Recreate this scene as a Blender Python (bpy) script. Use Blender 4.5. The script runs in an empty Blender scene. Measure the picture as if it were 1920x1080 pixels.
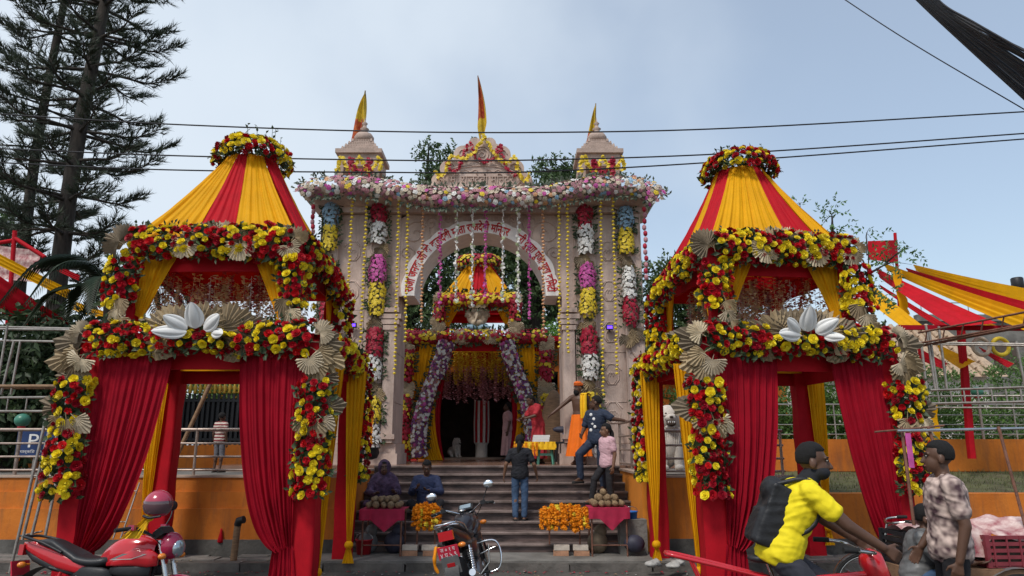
import bpy, math, random
import numpy as np
from mathutils import Vector, Matrix, Quaternion, noise
R = math.radians
V = Vector
random.seed(7)
SC = bpy.context.scene
COL = SC.collection

# ------------------------------------------------------------------ camera
F_PX, PITCH, CAM_H = 1330.0, R(12.6), 1.75
cd = bpy.data.cameras.new('camera'); cam = bpy.data.objects.new('camera', cd); COL.objects.link(cam)
cam.location = (0, 0, CAM_H); cam.rotation_euler = (R(90) + PITCH, 0, 0)
cd.sensor_width = 36; cd.lens = 36 * F_PX / 1920; cd.clip_end = 2000; cd.clip_start = 0.05
SC.camera = cam

# ------------------------------------------------------------------ sky
SUN_EL, SUN_AZ = R(54), R(212)          # sun behind the camera's left shoulder, veiled
w = bpy.data.worlds.new('World'); SC.world = w; w.use_nodes = True
nt = w.node_tree; nt.nodes.clear()
def nd(nt, t, **kw):
    n = nt.nodes.new(t)
    for k, v in kw.items(): setattr(n, k, v)
    return n
out = nd(nt, 'ShaderNodeOutputWorld'); bg = nd(nt, 'ShaderNodeBackground')
sky = nd(nt, 'ShaderNodeTexSky', sky_type='NISHITA', sun_disc=False)
sky.sun_elevation = SUN_EL; sky.sun_rotation = SUN_AZ; sky.dust_density = 1.2; sky.air_density = 1.3; sky.ozone_density = 2.0
tc = nd(nt, 'ShaderNodeTexCoord')
nz = nd(nt, 'ShaderNodeTexNoise'); nz.inputs['Scale'].default_value = 2.6; nz.inputs['Detail'].default_value = 5; nz.inputs['Roughness'].default_value = .45
dot = nd(nt, 'ShaderNodeVectorMath', operation='DOT_PRODUCT'); dot.inputs[1].default_value = (-0.95, 0.0, -0.32)
ma = nd(nt, 'ShaderNodeMath', operation='MULTIPLY_ADD'); ma.inputs[1].default_value = 1.5; ma.inputs[2].default_value = -.48
ad = nd(nt, 'ShaderNodeMath', operation='ADD')
rp = nd(nt, 'ShaderNodeMapRange', interpolation_type='SMOOTHSTEP'); rp.inputs[1].default_value = -.30; rp.inputs[2].default_value = .62; rp.inputs[3].default_value = .33; rp.inputs[4].default_value = .93
mx = nd(nt, 'ShaderNodeMix', data_type='RGBA'); mx.inputs[7].default_value = (5.15, 5.75, 6.4, 1)
lk = nt.links.new
lk(tc.outputs['Generated'], nz.inputs['Vector']); lk(tc.outputs['Generated'], dot.inputs[0])
lk(nz.outputs[0], ma.inputs[0]); lk(ma.outputs[0], ad.inputs[0]); lk(dot.outputs['Value'], ad.inputs[1])
lk(ad.outputs[0], rp.inputs[0]); lk(rp.outputs[0], mx.inputs[0]); lk(sky.outputs[0], mx.inputs[6])
lk(mx.outputs[2], bg.inputs[0]); bg.inputs[1].default_value = 0.085; lk(bg.outputs[0], out.inputs[0])

# ------------------------------------------------------------------ sun
sl = bpy.data.lights.new('sun', 'SUN'); sl.energy = 1.5; sl.angle = R(13); sl.color = (1, .95, .88)
sun = bpy.data.objects.new('sun', sl); COL.objects.link(sun)
sd = V((math.sin(SUN_AZ) * math.cos(SUN_EL), math.cos(SUN_AZ) * math.cos(SUN_EL), math.sin(SUN_EL)))
sun.rotation_euler = sd.to_track_quat('Z', 'Y').to_euler(); sun.location = (0, 0, 30)
vs = SC.view_settings; vs.view_transform = 'Standard'; vs.look = 'None'; vs.exposure = 0.82; vs.gamma = 1; vs.use_curve_mapping = False
SC.cycles.max_bounces = 6; SC.cycles.transparent_max_bounces = 8

# ------------------------------------------------------------------ helpers
def at(px, py, Y):
    dx, dy = (px - 960) / F_PX, (540 - py) / F_PX
    d = V((dx, math.cos(PITCH) - dy * math.sin(PITCH), math.sin(PITCH) + dy * math.cos(PITCH)))
    return V((0, 0, CAM_H)) + d * (Y / d.y)

MATS = {}
def mat(name, col, rough=.65, var=.18, scale=6.0, bump=0.0, bscale=60.0, metal=0.0, spec=.4, trans=0.0, emit=None, es=1.0, col2=None, coat=0.0, stretch=None, detail=4, orand=0.0, streak=0.0):
    m = bpy.data.materials.new(name); m.use_nodes = True; t = m.node_tree; t.nodes.clear(); L = t.links.new
    o = nd(t, 'ShaderNodeOutputMaterial'); p = nd(t, 'ShaderNodeBsdfPrincipled')
    p.inputs['Roughness'].default_value = rough; p.inputs['Metallic'].default_value = metal
    p.inputs['Specular IOR Level'].default_value = spec; p.inputs['Coat Weight'].default_value = coat
    c = nd(t, 'ShaderNodeTexCoord'); n = nd(t, 'ShaderNodeTexNoise'); n.inputs['Scale'].default_value = scale; n.inputs['Detail'].default_value = detail; n.inputs['Roughness'].default_value = .62
    src = c.outputs['Object']
    if stretch:
        mp = nd(t, 'ShaderNodeMapping'); mp.inputs['Scale'].default_value = stretch; L(src, mp.inputs['Vector']); src = mp.outputs[0]
    L(src, n.inputs['Vector'])
    r = nd(t, 'ShaderNodeValToRGB'); e = r.color_ramp.elements; e[0].position = .3; e[1].position = .7
    a = [x * (1 - var) for x in col]; b = list(col2) if col2 else [min(1, x * (1 + var)) for x in col]
    e[0].color = (*a, 1); e[1].color = (*b, 1)
    L(n.outputs[0], r.inputs[0]); cout = r.outputs[0]
    if orand:      # each piece a little lighter, darker or duller than the next
        oi = nd(t, 'ShaderNodeObjectInfo'); hs = nd(t, 'ShaderNodeHueSaturation'); mr = nd(t, 'ShaderNodeMapRange'); mr.inputs[3].default_value = 1 - orand; mr.inputs[4].default_value = 1 + orand * .5
        L(oi.outputs['Random'], mr.inputs[0]); L(mr.outputs[0], hs.inputs['Value']); mh = nd(t, 'ShaderNodeMapRange'); mh.inputs[3].default_value = .497; mh.inputs[4].default_value = .504; L(oi.outputs['Random'], mh.inputs[0]); L(mh.outputs[0], hs.inputs['Hue']); L(cout, hs.inputs['Color']); cout = hs.outputs[0]
    if streak:     # rain streaks and grime with a shape of their own
        mp2 = nd(t, 'ShaderNodeMapping'); mp2.inputs['Scale'].default_value = (2.6, 2.6, .35); n3 = nd(t, 'ShaderNodeTexNoise'); n3.inputs['Scale'].default_value = 2.2; n3.inputs['Detail'].default_value = 7; n3.inputs['Roughness'].default_value = .7
        L(c.outputs['Object'], mp2.inputs['Vector']); L(mp2.outputs[0], n3.inputs['Vector']); r2 = nd(t, 'ShaderNodeMapRange'); r2.inputs[1].default_value = .50; r2.inputs[2].default_value = .74; r2.inputs[4].default_value = streak; L(n3.outputs[0], r2.inputs[0])
        mm = nd(t, 'ShaderNodeMix', data_type='RGBA'); mm.inputs[7].default_value = (.05, .04, .035, 1); L(r2.outputs[0], mm.inputs[0]); L(cout, mm.inputs[6]); cout = mm.outputs[2]
    L(cout, p.inputs['Base Color'])
    if bump:
        n2 = nd(t, 'ShaderNodeTexNoise'); n2.inputs['Scale'].default_value = bscale; n2.inputs['Detail'].default_value = 5
        bp = nd(t, 'ShaderNodeBump'); bp.inputs['Strength'].default_value = bump; bp.inputs['Distance'].default_value = .02
        L(src, n2.inputs['Vector']); L(n2.outputs[0], bp.inputs['Height']); L(bp.outputs[0], p.inputs['Normal'])
    if emit:
        p.inputs['Emission Color'].default_value = (*emit, 1); p.inputs['Emission Strength'].default_value = es
    if trans:
        tr = nd(t, 'ShaderNodeBsdfTranslucent'); L(cout, tr.inputs[0]); ms = nd(t, 'ShaderNodeMixShader'); ms.inputs[0].default_value = trans
        L(p.outputs[0], ms.inputs[1]); L(tr.outputs[0], ms.inputs[2]); L(ms.outputs[0], o.inputs[0])
    else:
        L(p.outputs[0], o.inputs[0])
    MATS[name] = m; return m

# cloth
mat('red_cloth', (.50, .006, .016), .7, .12, 5, .12, 90, spec=.2, trans=.18)
mat('red_cloth_dark', (.31, .003, .015), .75, .14, 4, .12, 90, spec=.15, trans=.12)  # red cloth with the curtains' shade put into the colour; also on dark-red parts
mat('yellow_cloth', (.88, .44, .004), .65, .10, 3, .2, 45, spec=.2, trans=.33)
mat('pink_white_cloth', (.5, .06, .1), .8, .5, 9, .1, col2=(.7, .55, .5))
# masonry
mat('sandstone', (.49, .36, .30), .85, .2, 2.6, .5, 28, col2=(.60, .47, .40), stretch=(1, 1, .45), streak=.36)
mat('sandstone_dark', (.40, .30, .25), .85, .2, 5, .4, 30)
mat('arch_white', (.80, .75, .71), .8, .1, 5, .15, 40)
mat('letter_red', (.50, .02, .02), .6, .2, 12)
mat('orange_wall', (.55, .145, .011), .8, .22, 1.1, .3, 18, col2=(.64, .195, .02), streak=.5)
mat('orange_wall_lit', (.66, .22, .02), .8, .14, 1.6, .2, 18)  # lighter copy of orange_wall: light on the right side wall put into its colour
mat('concrete', (.16, .15, .135), .9, .35, 2.5, .6, 22)
mat('concrete_dark', (.085, .08, .072), .92, .45, 2.0, .7, 16)
mat('concrete_wet', (.10, .09, .08), .7, .45, 3.0, .6, 20)
mat('coping', (.42, .31, .24), .75, .15, 6, .2)
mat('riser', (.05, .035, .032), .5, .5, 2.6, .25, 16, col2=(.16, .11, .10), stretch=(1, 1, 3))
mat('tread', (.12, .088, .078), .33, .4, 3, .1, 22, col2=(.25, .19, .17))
mat('nosing', (.36, .28, .25), .4, .35, 3, .1)
mat('floor_marble', (.21, .12, .085), .22, .25, 3)
mat('asphalt', (.062, .058, .052), .9, .3, 2.5, .7, 60, col2=(.11, .10, .088))
mat('paver', (.165, .15, .135), .9, .3, 4, .6, 30)
mat('soil', (.11, .085, .05), .95, .4, 3, .8, 30, col2=(.12, .13, .05))
mat('rubbish', (.36, .35, .33), .5, .2, 10)
# metal
mat('pipe', (.33, .30, .27), .42, .3, 9, metal=.55)
mat('steel', (.55, .54, .52), .25, .15, 10, metal=1)
mat('rail_steel', (.34, .27, .23), .4, .25, 10, metal=.6)
mat('chrome', (.75, .75, .76), .12, .05, 10, metal=1)
mat('black_iron', (.012, .012, .014), .5, .3, 10)
mat('gold_paint', (.55, .36, .06), .4, .25, 14, metal=.5)
mat('rust', (.16, .07, .045), .75, .4, 12, .3)
mat('bamboo', (.22, .13, .07), .7, .35, 8, .2, stretch=(1, 1, 6))
mat('wood', (.20, .11, .06), .75, .35, 8, .25)
# plants
mat('leaf_dark', (.035, .06, .028), .55, .5, 2.2, trans=.2, col2=(.065, .105, .04))
mat('leaf_mid', (.055, .11, .03), .5, .4, 2.5, trans=.25, col2=(.10, .18, .05))
mat('leaf_neem', (.05, .10, .04), .5, .5, 1.2, trans=.3, col2=(.13, .20, .075))
mat('leaf_bright', (.10, .22, .03), .5, .35, 2, trans=.3)
mat('needle', (.034, .052, .034), .6, .5, 1.5, trans=.12, col2=(.07, .092, .055))
mat('palm_leaf', (.022, .04, .018), .5, .4, 3, trans=.12)
mat('bark', (.045, .036, .030), .95, .45, 4, .9, 14, stretch=(3, 3, .6))
mat('grass', (.07, .11, .025), .8, .5, 3, col2=(.16, .15, .06))
# flowers
mat('rose_red', (.46, .006, .018), .55, .35, 14, spec=.25, trans=.1, orand=.45)
mat('rose_yellow', (.86, .62, .012), .5, .12, 14, spec=.25, trans=.2, col2=(.92, .78, .04), orand=.22)
mat('petal_white', (.78, .76, .72), .55, .08, 10, trans=.15)
mat('petal_blue', (.27, .43, .56), .55, .2, 10, trans=.15)
mat('petal_magenta', (.58, .10, .36), .55, .25, 10, trans=.15)
mat('petal_crimson', (.40, .012, .04), .55, .3, 10, trans=.12)
mat('petal_yellow', (.80, .60, .04), .55, .16, 10, trans=.15)
mat('petal_pink', (.52, .24, .27), .55, .25, 10, trans=.15)
mat('petal_purple', (.19, .055, .17), .55, .45, 10, trans=.12)
mat('petal_dusty', (.36, .17, .19), .55, .3, 10, trans=.12)
mat('petal_cream', (.58, .48, .36), .55, .15, 10, trans=.15)
mat('petal_peach', (.68, .36, .18), .55, .2, 10, trans=.15)
mat('marigold', (.86, .24, .008), .6, .25, 24, spec=.2, trans=.1, col2=(.90, .34, .015))
mat('fan_tan', (.33, .245, .145), .75, .25, 6, trans=.12, orand=.4)
mat('fan_cream', (.55, .455, .32), .7, .22, 6, trans=.15, orand=.3)
mat('fan_dark', (.20, .155, .105), .8, .2, 10, trans=.1)
mat('lotus_white', (.72, .71, .69), .5, .05, 8)
# vehicles and goods
mat('bike_red', (.50, .012, .02), .22, .1, 5, coat=.8)
mat('bike_maroon', (.30, .01, .05), .28, .15, 5, coat=.6)
mat('bike_black', (.016, .015, .02), .28, .2, 5, coat=.4)
mat('plastic_black', (.014, .014, .016), .5, .25, 12, .1)
mat('plastic_grey', (.13, .13, .13), .45, .2, 8)
mat('seat_vinyl', (.018, .018, .02), .42, .25, 10, .1, 120)
mat('rubber', (.013, .013, .013), .85, .3, 12, .2)
mat('engine_alloy', (.22, .22, .23), .4, .3, 10, metal=.8)
mat('lens_red', (.42, .01, .015), .15, .1, 6, coat=.6)
mat('lens_orange', (.7, .20, .02), .2, .1, 6, coat=.5)
mat('plate_red', (.52, .02, .05), .45, .15, 14)
mat('paint_white', (.75, .75, .74), .5, .06, 10)
mat('sticker_grey', (.32, .31, .30), .4, .1, 5)
mat('helmet_red', (.36, .03, .065), .22, .12, 5, coat=.6)
mat('visor', (.10, .05, .06), .08, .1, 4, coat=1)
mat('plastic_maroon', (.20, .03, .04), .5, .2, 8)
mat('plastic_blue', (.02, .12, .42), .35, .12, 6)
mat('plastic_red', (.5, .02, .03), .4, .15, 6)
mat('plastic_green', (.10, .30, .22), .45, .15, 6)
mat('globe_green', (.05, .19, .13), .35, .15, 6)
mat('sign_blue', (.02, .045, .14), .4, .1, 6)
mat('leaf_bush', (.085, .17, .035), .5, .4, 2.5, trans=.28, col2=(.14, .26, .06))
mat('coconut', (.20, .12, .065), .95, .4, 20, .7, 60, col2=(.33, .23, .13))
mat('table_cloth', (.36, .012, .05), .8, .2, 8)
mat('brick', (.38, .20, .12), .9, .25, 10, .3)
mat('brick_pale', (.50, .43, .36), .9, .2, 10, .3)
mat('stone_white', (.60, .55, .49), .8, .12, 6, .3)
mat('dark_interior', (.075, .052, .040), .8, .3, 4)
mat('roof_tile', (.40, .29, .20), .85, .3, 8, .4)
mat('cable', (.010, .010, .014), .6, .2, 10)
mat('violet_led', (.1, .05, .5), .4, .1, 6, emit=(.10, .03, 1.0), es=2.2)
mat('lamp_warm', (.9, .6, .3), .4, .1, 6, emit=(1, .45, .12), es=12)
mat('screen_glass', (.35, .42, .46), .08, .05, 4, metal=.6)
mat('mirror', (.85, .87, .9), .03, .01, 4, metal=1)
mat('black_wrap', (.03, .03, .05), .6, .3, 10)

class MB:
    def __init__(s): s.v = []; s.f = []; s.m = []; s.s = []
    def add(s, vs, fs, mi=0, smooth=True):
        b = len(s.v); s.v.extend([tuple(p) for p in vs])
        for f in fs: s.f.append([i + b for i in f]); s.m.append(mi); s.s.append(smooth)
        return s
    def box(s, c, size, mi=0, rz=0.0, M=None, taper=1.0):
        hx, hy, hz = size[0] / 2, size[1] / 2, size[2] / 2; vs = []
        for z, k in ((-hz, 1), (hz, taper)):
            for x, y in ((-hx, -hy), (hx, -hy), (hx, hy), (-hx, hy)): vs.append(V((x * k, y * k, z)))
        Q = M if M is not None else Matrix.Rotation(rz, 3, 'Z')
        vs = [Q @ p + V(c) for p in vs]
        return s.add(vs, [(3, 2, 1, 0), (4, 5, 6, 7), (0, 1, 5, 4), (1, 2, 6, 5), (2, 3, 7, 6), (3, 0, 4, 7)], mi, False)
    def bar(s, a, b, w, h, mi=0):
        a, b = V(a), V(b); d = (b - a); q = d.to_track_quat('Z', 'Y').to_matrix()
        return s.box((a + b) / 2, (w, h, d.length), mi, M=q)
    def tube(s, pts, r, n=8, mi=0, caps=True, closed=False):
        pts = [V(p) for p in pts]; N = len(pts); rr = r if isinstance(r, (list, tuple)) else [r] * N
        prev = None; vs = []; fs = []
        for i, p in enumerate(pts):
            if closed: t = pts[(i + 1) % N] - pts[i - 1]
            else: t = pts[min(i + 1, N - 1)] - pts[max(i - 1, 0)]
            t = t.normalized() if t.length > 1e-9 else V((0, 0, 1))
            if prev is None:
                u = t.cross(V((0, 0, 1)))
                if u.length < .05: u = t.cross(V((0, 1, 0)))
            else: u = prev - t * prev.dot(t)
            u.normalize(); prev = u; w_ = t.cross(u)
            for k in range(n):
                a = 2 * math.pi * k / n; vs.append(p + (u * math.cos(a) + w_ * math.sin(a)) * rr[i])
        for i in range(N if closed else N - 1):
            j = (i + 1) % N
            for k in range(n): fs.append((i * n + k, i * n + (k + 1) % n, j * n + (k + 1) % n, j * n + k))
        s.add(vs, fs, mi, True)
        if caps and not closed:
            s.add(vs[:n], [tuple(range(n))[::-1]], mi, False); s.add(vs[-n:], [tuple(range(n))], mi, False)
        return s
    def lathe(s, prof, n=16, c=(0, 0, 0), mi=0, M=None, sx=1, sy=1):
        vs = []; fs = []; c = V(c)
        for r, z in prof:
            for k in range(n):
                a = 2 * math.pi * k / n; p = V((r * sx * math.cos(a), r * sy * math.sin(a), z)); vs.append((M @ p if M is not None else p) + c)
        for i in range(len(prof) - 1):
            for k in range(n): fs.append((i * n + k, i * n + (k + 1) % n, (i + 1) * n + (k + 1) % n, (i + 1) * n + k))
        if prof[0][0] > 1e-4: fs.append(tuple(range(n))[::-1])
        if prof[-1][0] > 1e-4: fs.append(tuple(range((len(prof) - 1) * n, len(prof) * n)))
        return s.add(vs, fs, mi, True)
    def ell(s, c, r, nu=12, nv=8, mi=0, M=None):
        vs = []; fs = []; c = V(c)
        for i in range(nv + 1):
            th = math.pi * i / nv
            for k in range(nu):
                a = 2 * math.pi * k / nu
                p = V((r[0] * math.sin(th) * math.cos(a), r[1] * math.sin(th) * math.sin(a), r[2] * math.cos(th))); vs.append((M @ p if M is not None else p) + c)
        for i in range(nv):
            for k in range(nu): fs.append((i * nu + k, (i + 1) * nu + k, (i + 1) * nu + (k + 1) % nu, i * nu + (k + 1) % nu))
        return s.add(vs, fs, mi, True)
    def cap(s, a, b, ra, rb, n=10, mi=0):
        a, b = V(a), V(b); d = b - a; L = d.length
        u = d / L if L > 1e-6 else V((0, 0, 1)); pts = []; rr = []
        for k in (1.0, .7, .35): pts.append(a - u * ra * k * .98); rr.append(ra * math.sqrt(max(1e-4, 1 - k * k)))
        for k in range(5): pts.append(a.lerp(b, k / 4)); rr.append(ra + (rb - ra) * k / 4)
        for k in (.35, .7, 1.0): pts.append(b + u * rb * k * .98); rr.append(rb * math.sqrt(max(1e-4, 1 - k * k)))
        return s.tube(pts, rr, n, mi)
    def grid(s, fn, nu, nv, mi=0, smooth=True, wrap=False):
        vs = [fn(i / nu, j / nv) for j in range(nv + 1) for i in range(nu + 1)]; W = nu + 1
        fs = [(j * W + i, j * W + i + 1, (j + 1) * W + i + 1, (j + 1) * W + i) for j in range(nv) for i in range(nu)]
        return s.add(vs, fs, mi, smooth)
    def loft(s, secs, n=16, mi=0, ex=.7):
        """rounded sections across x: (x, yc, zc, half width, half height)"""
        vs = []; fs = []
        for x, yc, zc, a, b in secs:
            for k in range(n):
                t = 2 * math.pi * k / n; c, q = math.cos(t), math.sin(t); vs.append(V((x, yc + a * math.copysign(abs(c) ** ex, c), zc + b * math.copysign(abs(q) ** ex, q))))
        for i in range(len(secs) - 1):
            for k in range(n): fs.append((i * n + k, i * n + (k + 1) % n, (i + 1) * n + (k + 1) % n, (i + 1) * n + k))
        fs += [tuple(range(n))[::-1], tuple(range((len(secs) - 1) * n, len(secs) * n))]; return s.add(vs, fs, mi, True)
    def prism(s, poly, y0, y1, mi=0, axis='y'):
        """extrude a 2-D outline (x,z) from y0 to y1"""
        n = len(poly); vs = [V((x, y0, z)) for x, z in poly] + [V((x, y1, z)) for x, z in poly]
        fs = [tuple(range(n)), tuple(range(n, 2 * n))[::-1]] + [(i, i + n, (i + 1) % n + n, (i + 1) % n) for i in range(n)]
        return s.add(vs, fs, mi, False)
    def mesh(s, name, mats):
        me = bpy.data.meshes.new(name); me.from_pydata(s.v, [], s.f)
        for m in (mats if isinstance(mats, (list, tuple)) else [mats]): me.materials.append(MATS[m])
        me.polygons.foreach_set('material_index', s.m); me.polygons.foreach_set('use_smooth', s.s); me.update(); return me
    def build(s, name, mats, parent=None, world=False):
        return put(name, s.mesh(name, mats), parent, world)

def put(name, me, parent=None, world=False):
    o = bpy.data.objects.new(name, me); COL.objects.link(o)
    if parent is not None:
        o.parent = parent
        if world: o.location = -parent.location if parent.parent is None else V((0, 0, 0))
    return o
def tag(o, label=None, cat=None, group=None, kind=None):
    for k, v in (('label', label), ('category', cat), ('group', group), ('kind', kind)):
        if v: o[k] = v
    return o
def thing(name, label, cat, loc=(0, 0, 0), rz=0.0, group=None, scale=1.0):
    o = bpy.data.objects.new(name, None); COL.objects.link(o); o.empty_display_size = .2
    o.location = loc; o.rotation_euler = (0, 0, rz); o.scale = (scale,) * 3
    return tag(o, label, cat, group)
def struct(mb, name, mats): return tag(mb.build(name, mats), kind='structure')
def kids(o): return [c for c in COL.objects if c.parent == o]
def copy_tree(o, parent=None):
    c = o.copy(); COL.objects.link(c)
    if parent is not None: c.parent = parent
    for ch in kids(o): copy_tree(ch, c)
    return c
TS = bpy.data.scenes.new('scratch')
def evaluated(o):
    """mesh of an unlinked object with its modifiers applied, worked out in a scratch scene"""
    TS.collection.objects.link(o); vl = TS.view_layers[0]; vl.update(); return bpy.data.meshes.new_from_object(o.evaluated_get(vl.depsgraph))
def rnd(a, b): return random.uniform(a, b)
def rvec(k=1.0): return V((rnd(-k, k), rnd(-k, k), rnd(-k, k)))
def catmull(pts, n):
    pts = [V(p) for p in pts]; P = [pts[0] * 2 - pts[1]] + pts + [pts[-1] * 2 - pts[-2]]; outp = []
    segs = len(pts) - 1
    for k in range(n + 1):
        u = k / n * segs; i = min(int(u), segs - 1); t = u - i; a, b, c, d = P[i:i + 4]
        outp.append(.5 * ((2 * b) + (c - a) * t + (2 * a - 5 * b + 4 * c - d) * t * t + (3 * b - a - 3 * c + d) * t ** 3))
    return outp
# ================================================================== the setting
LAND = 1.39; TERR = 1.30; KERB = .12
mb = MB(); mb.grid(lambda u, v: V((-700 + 1400 * u, -60 + 1400 * v, -.02)), 4, 4, smooth=False); struct(mb, 'ground', 'soil')
mb = MB(); mb.grid(lambda u, v: V((-80 + 160 * u, -12 + 22.88 * v, .0 + .012 * noise.noise(V((u * 60, v * 20, 0))))), 120, 40); struct(mb, 'street', 'asphalt')
# pavement: kerb stones in front, rough slabs behind
pav = MB(); pav.box((0, 11.33, .03), (60, .90, .10)); pav = struct(pav, 'pavement', 'concrete_dark')
ks = []
for i in range(4):
    m = MB(); m.box((0, 0, 0), (1.16, .22, .17)); 
    m.v = [(x + .02 * noise.noise(V((x * 3 + i, y * 9, z * 9))), y + .02 * noise.noise(V((x * 4, i, z))), z + .014 * noise.noise(V((x * 3, y, i + z)))) for x, y, z in m.v]; ks.append(m.mesh('kerb_stone', 'concrete_wet'))
for i in range(36):
    o = put('kerb_stone', ks[i % 4], pav); o.location = (-21 + 1.18 * i, 10.89, .035); o.rotation_euler = (0, 0, rnd(-.012, .012))
sm = [(lambda m: m.mesh('paving_slab', 'paver'))(MB().box((0, 0, 0), (.46, .30, .05))) for _ in range(2)]
for i in range(70):
    for j in range(2):
        if random.random() < .12: continue
        o = put('paving_slab', sm[i % 2], pav); o.location = (-16 + .475 * i + .2 * j, 11.16 + .315 * j, .10 + rnd(-.012, .012)); o.rotation_euler = (rnd(-.03, .03), rnd(-.03, .03), rnd(-.04, .04))

# stairs up to the landing
SX0, SX1, ST, SR = -2.63, 2.06, .285, (LAND - KERB) / 9
stairs = thing('stairs', 'wide flight of dark marble steps with pale nosings up to the gate', 'stairs', (-.3, 11.7, KERB))
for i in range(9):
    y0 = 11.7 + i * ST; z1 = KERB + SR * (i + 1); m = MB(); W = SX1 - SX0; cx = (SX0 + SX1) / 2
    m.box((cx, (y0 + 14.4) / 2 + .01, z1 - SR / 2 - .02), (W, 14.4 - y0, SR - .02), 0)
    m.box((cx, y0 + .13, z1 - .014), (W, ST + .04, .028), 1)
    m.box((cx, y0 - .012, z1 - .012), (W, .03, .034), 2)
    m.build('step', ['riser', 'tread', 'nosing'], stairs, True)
m = MB(); m.box((-.5, 19.0, LAND / 2), (10.6, 10.0 - 1.2 + .8, LAND)); struct(m, 'landing', 'floor_marble')
# slab laid in front of the first step
m = MB(); m.box((-.35, 11.25, .118), (5.4, .86, .05)); m.v = [(x, y, z) for x, y, z in m.v]; struct(m, 'apron', 'concrete')

# terraces and their walls
for nm, x0, x1, z, y0, y1 in (('terrace_left', -30, -2.9, TERR, 11.72, 30), ('terrace_right', 2.3, 4.45, TERR, 11.76, 30)):
    m = MB(); m.box(((x0 + x1) / 2, (y0 + y1) / 2, z / 2 - .01), (x1 - x0, y1 - y0, z - .02)); struct(m, nm, 'concrete')
m = MB(); m.grid(lambda u, v: V((4.45 + 24 * u, 12.0 + 3.1 * v, 1.0 + .24 * v + .05 * noise.noise(V((u * 40, v * 6, 2))))), 60, 12); struct(m, 'planting_bed', 'soil')
m = MB(); m.box((16.5, 22.6, .6), (24.1, 15.0, 1.3)); struct(m, 'terrace_back', 'concrete')

def wall(name, label, bands, x0, x1, coping=None):
    o = thing(name, label, 'wall', ((x0 + x1) / 2, bands[0][2], 0))
    for nm, mt, y, th, z0, z1 in bands:
        MB().box(((x0 + x1) / 2, y + th / 2, (z0 + z1) / 2), (x1 - x0, th, z1 - z0)).build(nm, mt, o, True)
    if coping:
        y, th, z = coping; MB().box(((x0 + x1) / 2, y + th / 2, z), (x1 - x0, th + .03, .032)).build('coping', 'coping', o, True)
    return o
wall('retaining_wall', 'long orange stepped wall under the left railing, beside the stairs', [('band', 'orange_wall', 11.7, .3, 1.05, 1.27), ('band', 'orange_wall', 11.655, .3, .80, 1.05), ('band', 'orange_wall', 11.61, .35, .34, .80), ('base', 'concrete_dark', 11.57, .4, .05, .34)], -30, -2.66, (11.69, .3, 1.285))
wall('retaining_wall', 'smooth orange wall right of the stairs below the lion statue', [('panel', 'orange_wall', 11.7, .3, .34, 1.27), ('base', 'concrete_dark', 11.66, .4, .05, .34)], 2.36, 4.45, (11.69, .3, 1.285))
wall('retaining_wall', 'low orange wall fronting the grass bed, behind the cyclist', [('panel', 'orange_wall', 11.72, .3, .34, 1.02), ('base', 'concrete_dark', 11.68, .4, .05, .34)], 4.45, 30)
wall('parapet_wall', 'bright orange wall along the back of the grass bed', [('panel', 'orange_wall', 15.1, .25, 1.1, 1.9)], 4.7, 30)
wall('parapet_wall', 'orange parapet under the dark iron fence on the left terrace', [('panel', 'orange_wall', 15.6, .25, TERR, 1.78)], -30, -4.3)
for nm, x, mt, lb in ((-1, -2.79, 'orange_wall', 'orange side wall left of the stairs'), (1, 2.205, 'orange_wall_lit', 'brightly lit orange side wall right of the stairs')):
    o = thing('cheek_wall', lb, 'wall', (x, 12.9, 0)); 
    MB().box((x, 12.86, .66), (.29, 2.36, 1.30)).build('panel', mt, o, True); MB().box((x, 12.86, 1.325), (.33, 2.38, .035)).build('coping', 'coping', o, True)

# railings: each post and rail is a part
def railing(label, pts, zb, hts, post_x, r=.022, mt='rail_steel', name='railing', pm=None):
    o = thing(name, label, 'railing', pts[0] if len(pts[0]) == 3 else (*pts[0], zb))
    P = [V((p[0], p[1], zb if len(p) < 3 else p[2])) for p in pts]
    for h in hts: MB().tube([p + V((0, 0, h)) for p in P], r * (1.25 if h == hts[-1] else .8), 8).build('rail', mt, o, True)
    for x, y in post_x: MB().tube([V((x, y, zb)), V((x, y, zb + hts[-1] + .02))], r * 1.1, 8).build('post', pm or mt, o, True)
    return o
railing('steel railing on the left wall behind the red motorcycle', [(-13, 11.85), (-3.0, 11.85)], TERR, [.08, .29, .5, .72], [(-12.5, 11.85), (-10.6, 11.85), (-8.9, 11.85), (-7.0, 11.85), (-5.15, 11.85), (-3.2, 11.85)])
railing('brown steel railing above the right orange wall, in front of the lion', [(2.2, 11.85), (4.42, 11.85)], TERR, [.06, .26, .47, .70], [(2.45, 11.85), (4.38, 11.85)])
railing('brown railing beside the top of the stairs, held by the leaning man', [(2.2, 12.0), (2.2, 14.9)], LAND - .04, [.08, .34, .60, .86], [(2.2, 12.05), (2.2, 13.4), (2.2, 14.8)])
railing('thin grey rails along the back wall before the hedge', [(4.7, 15.2), (24, 15.2)], 1.9, [.1, .3, .5, .72], [(4.9 + 1.9 * k, 15.2) for k in range(8)], .014, 'pipe')

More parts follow.
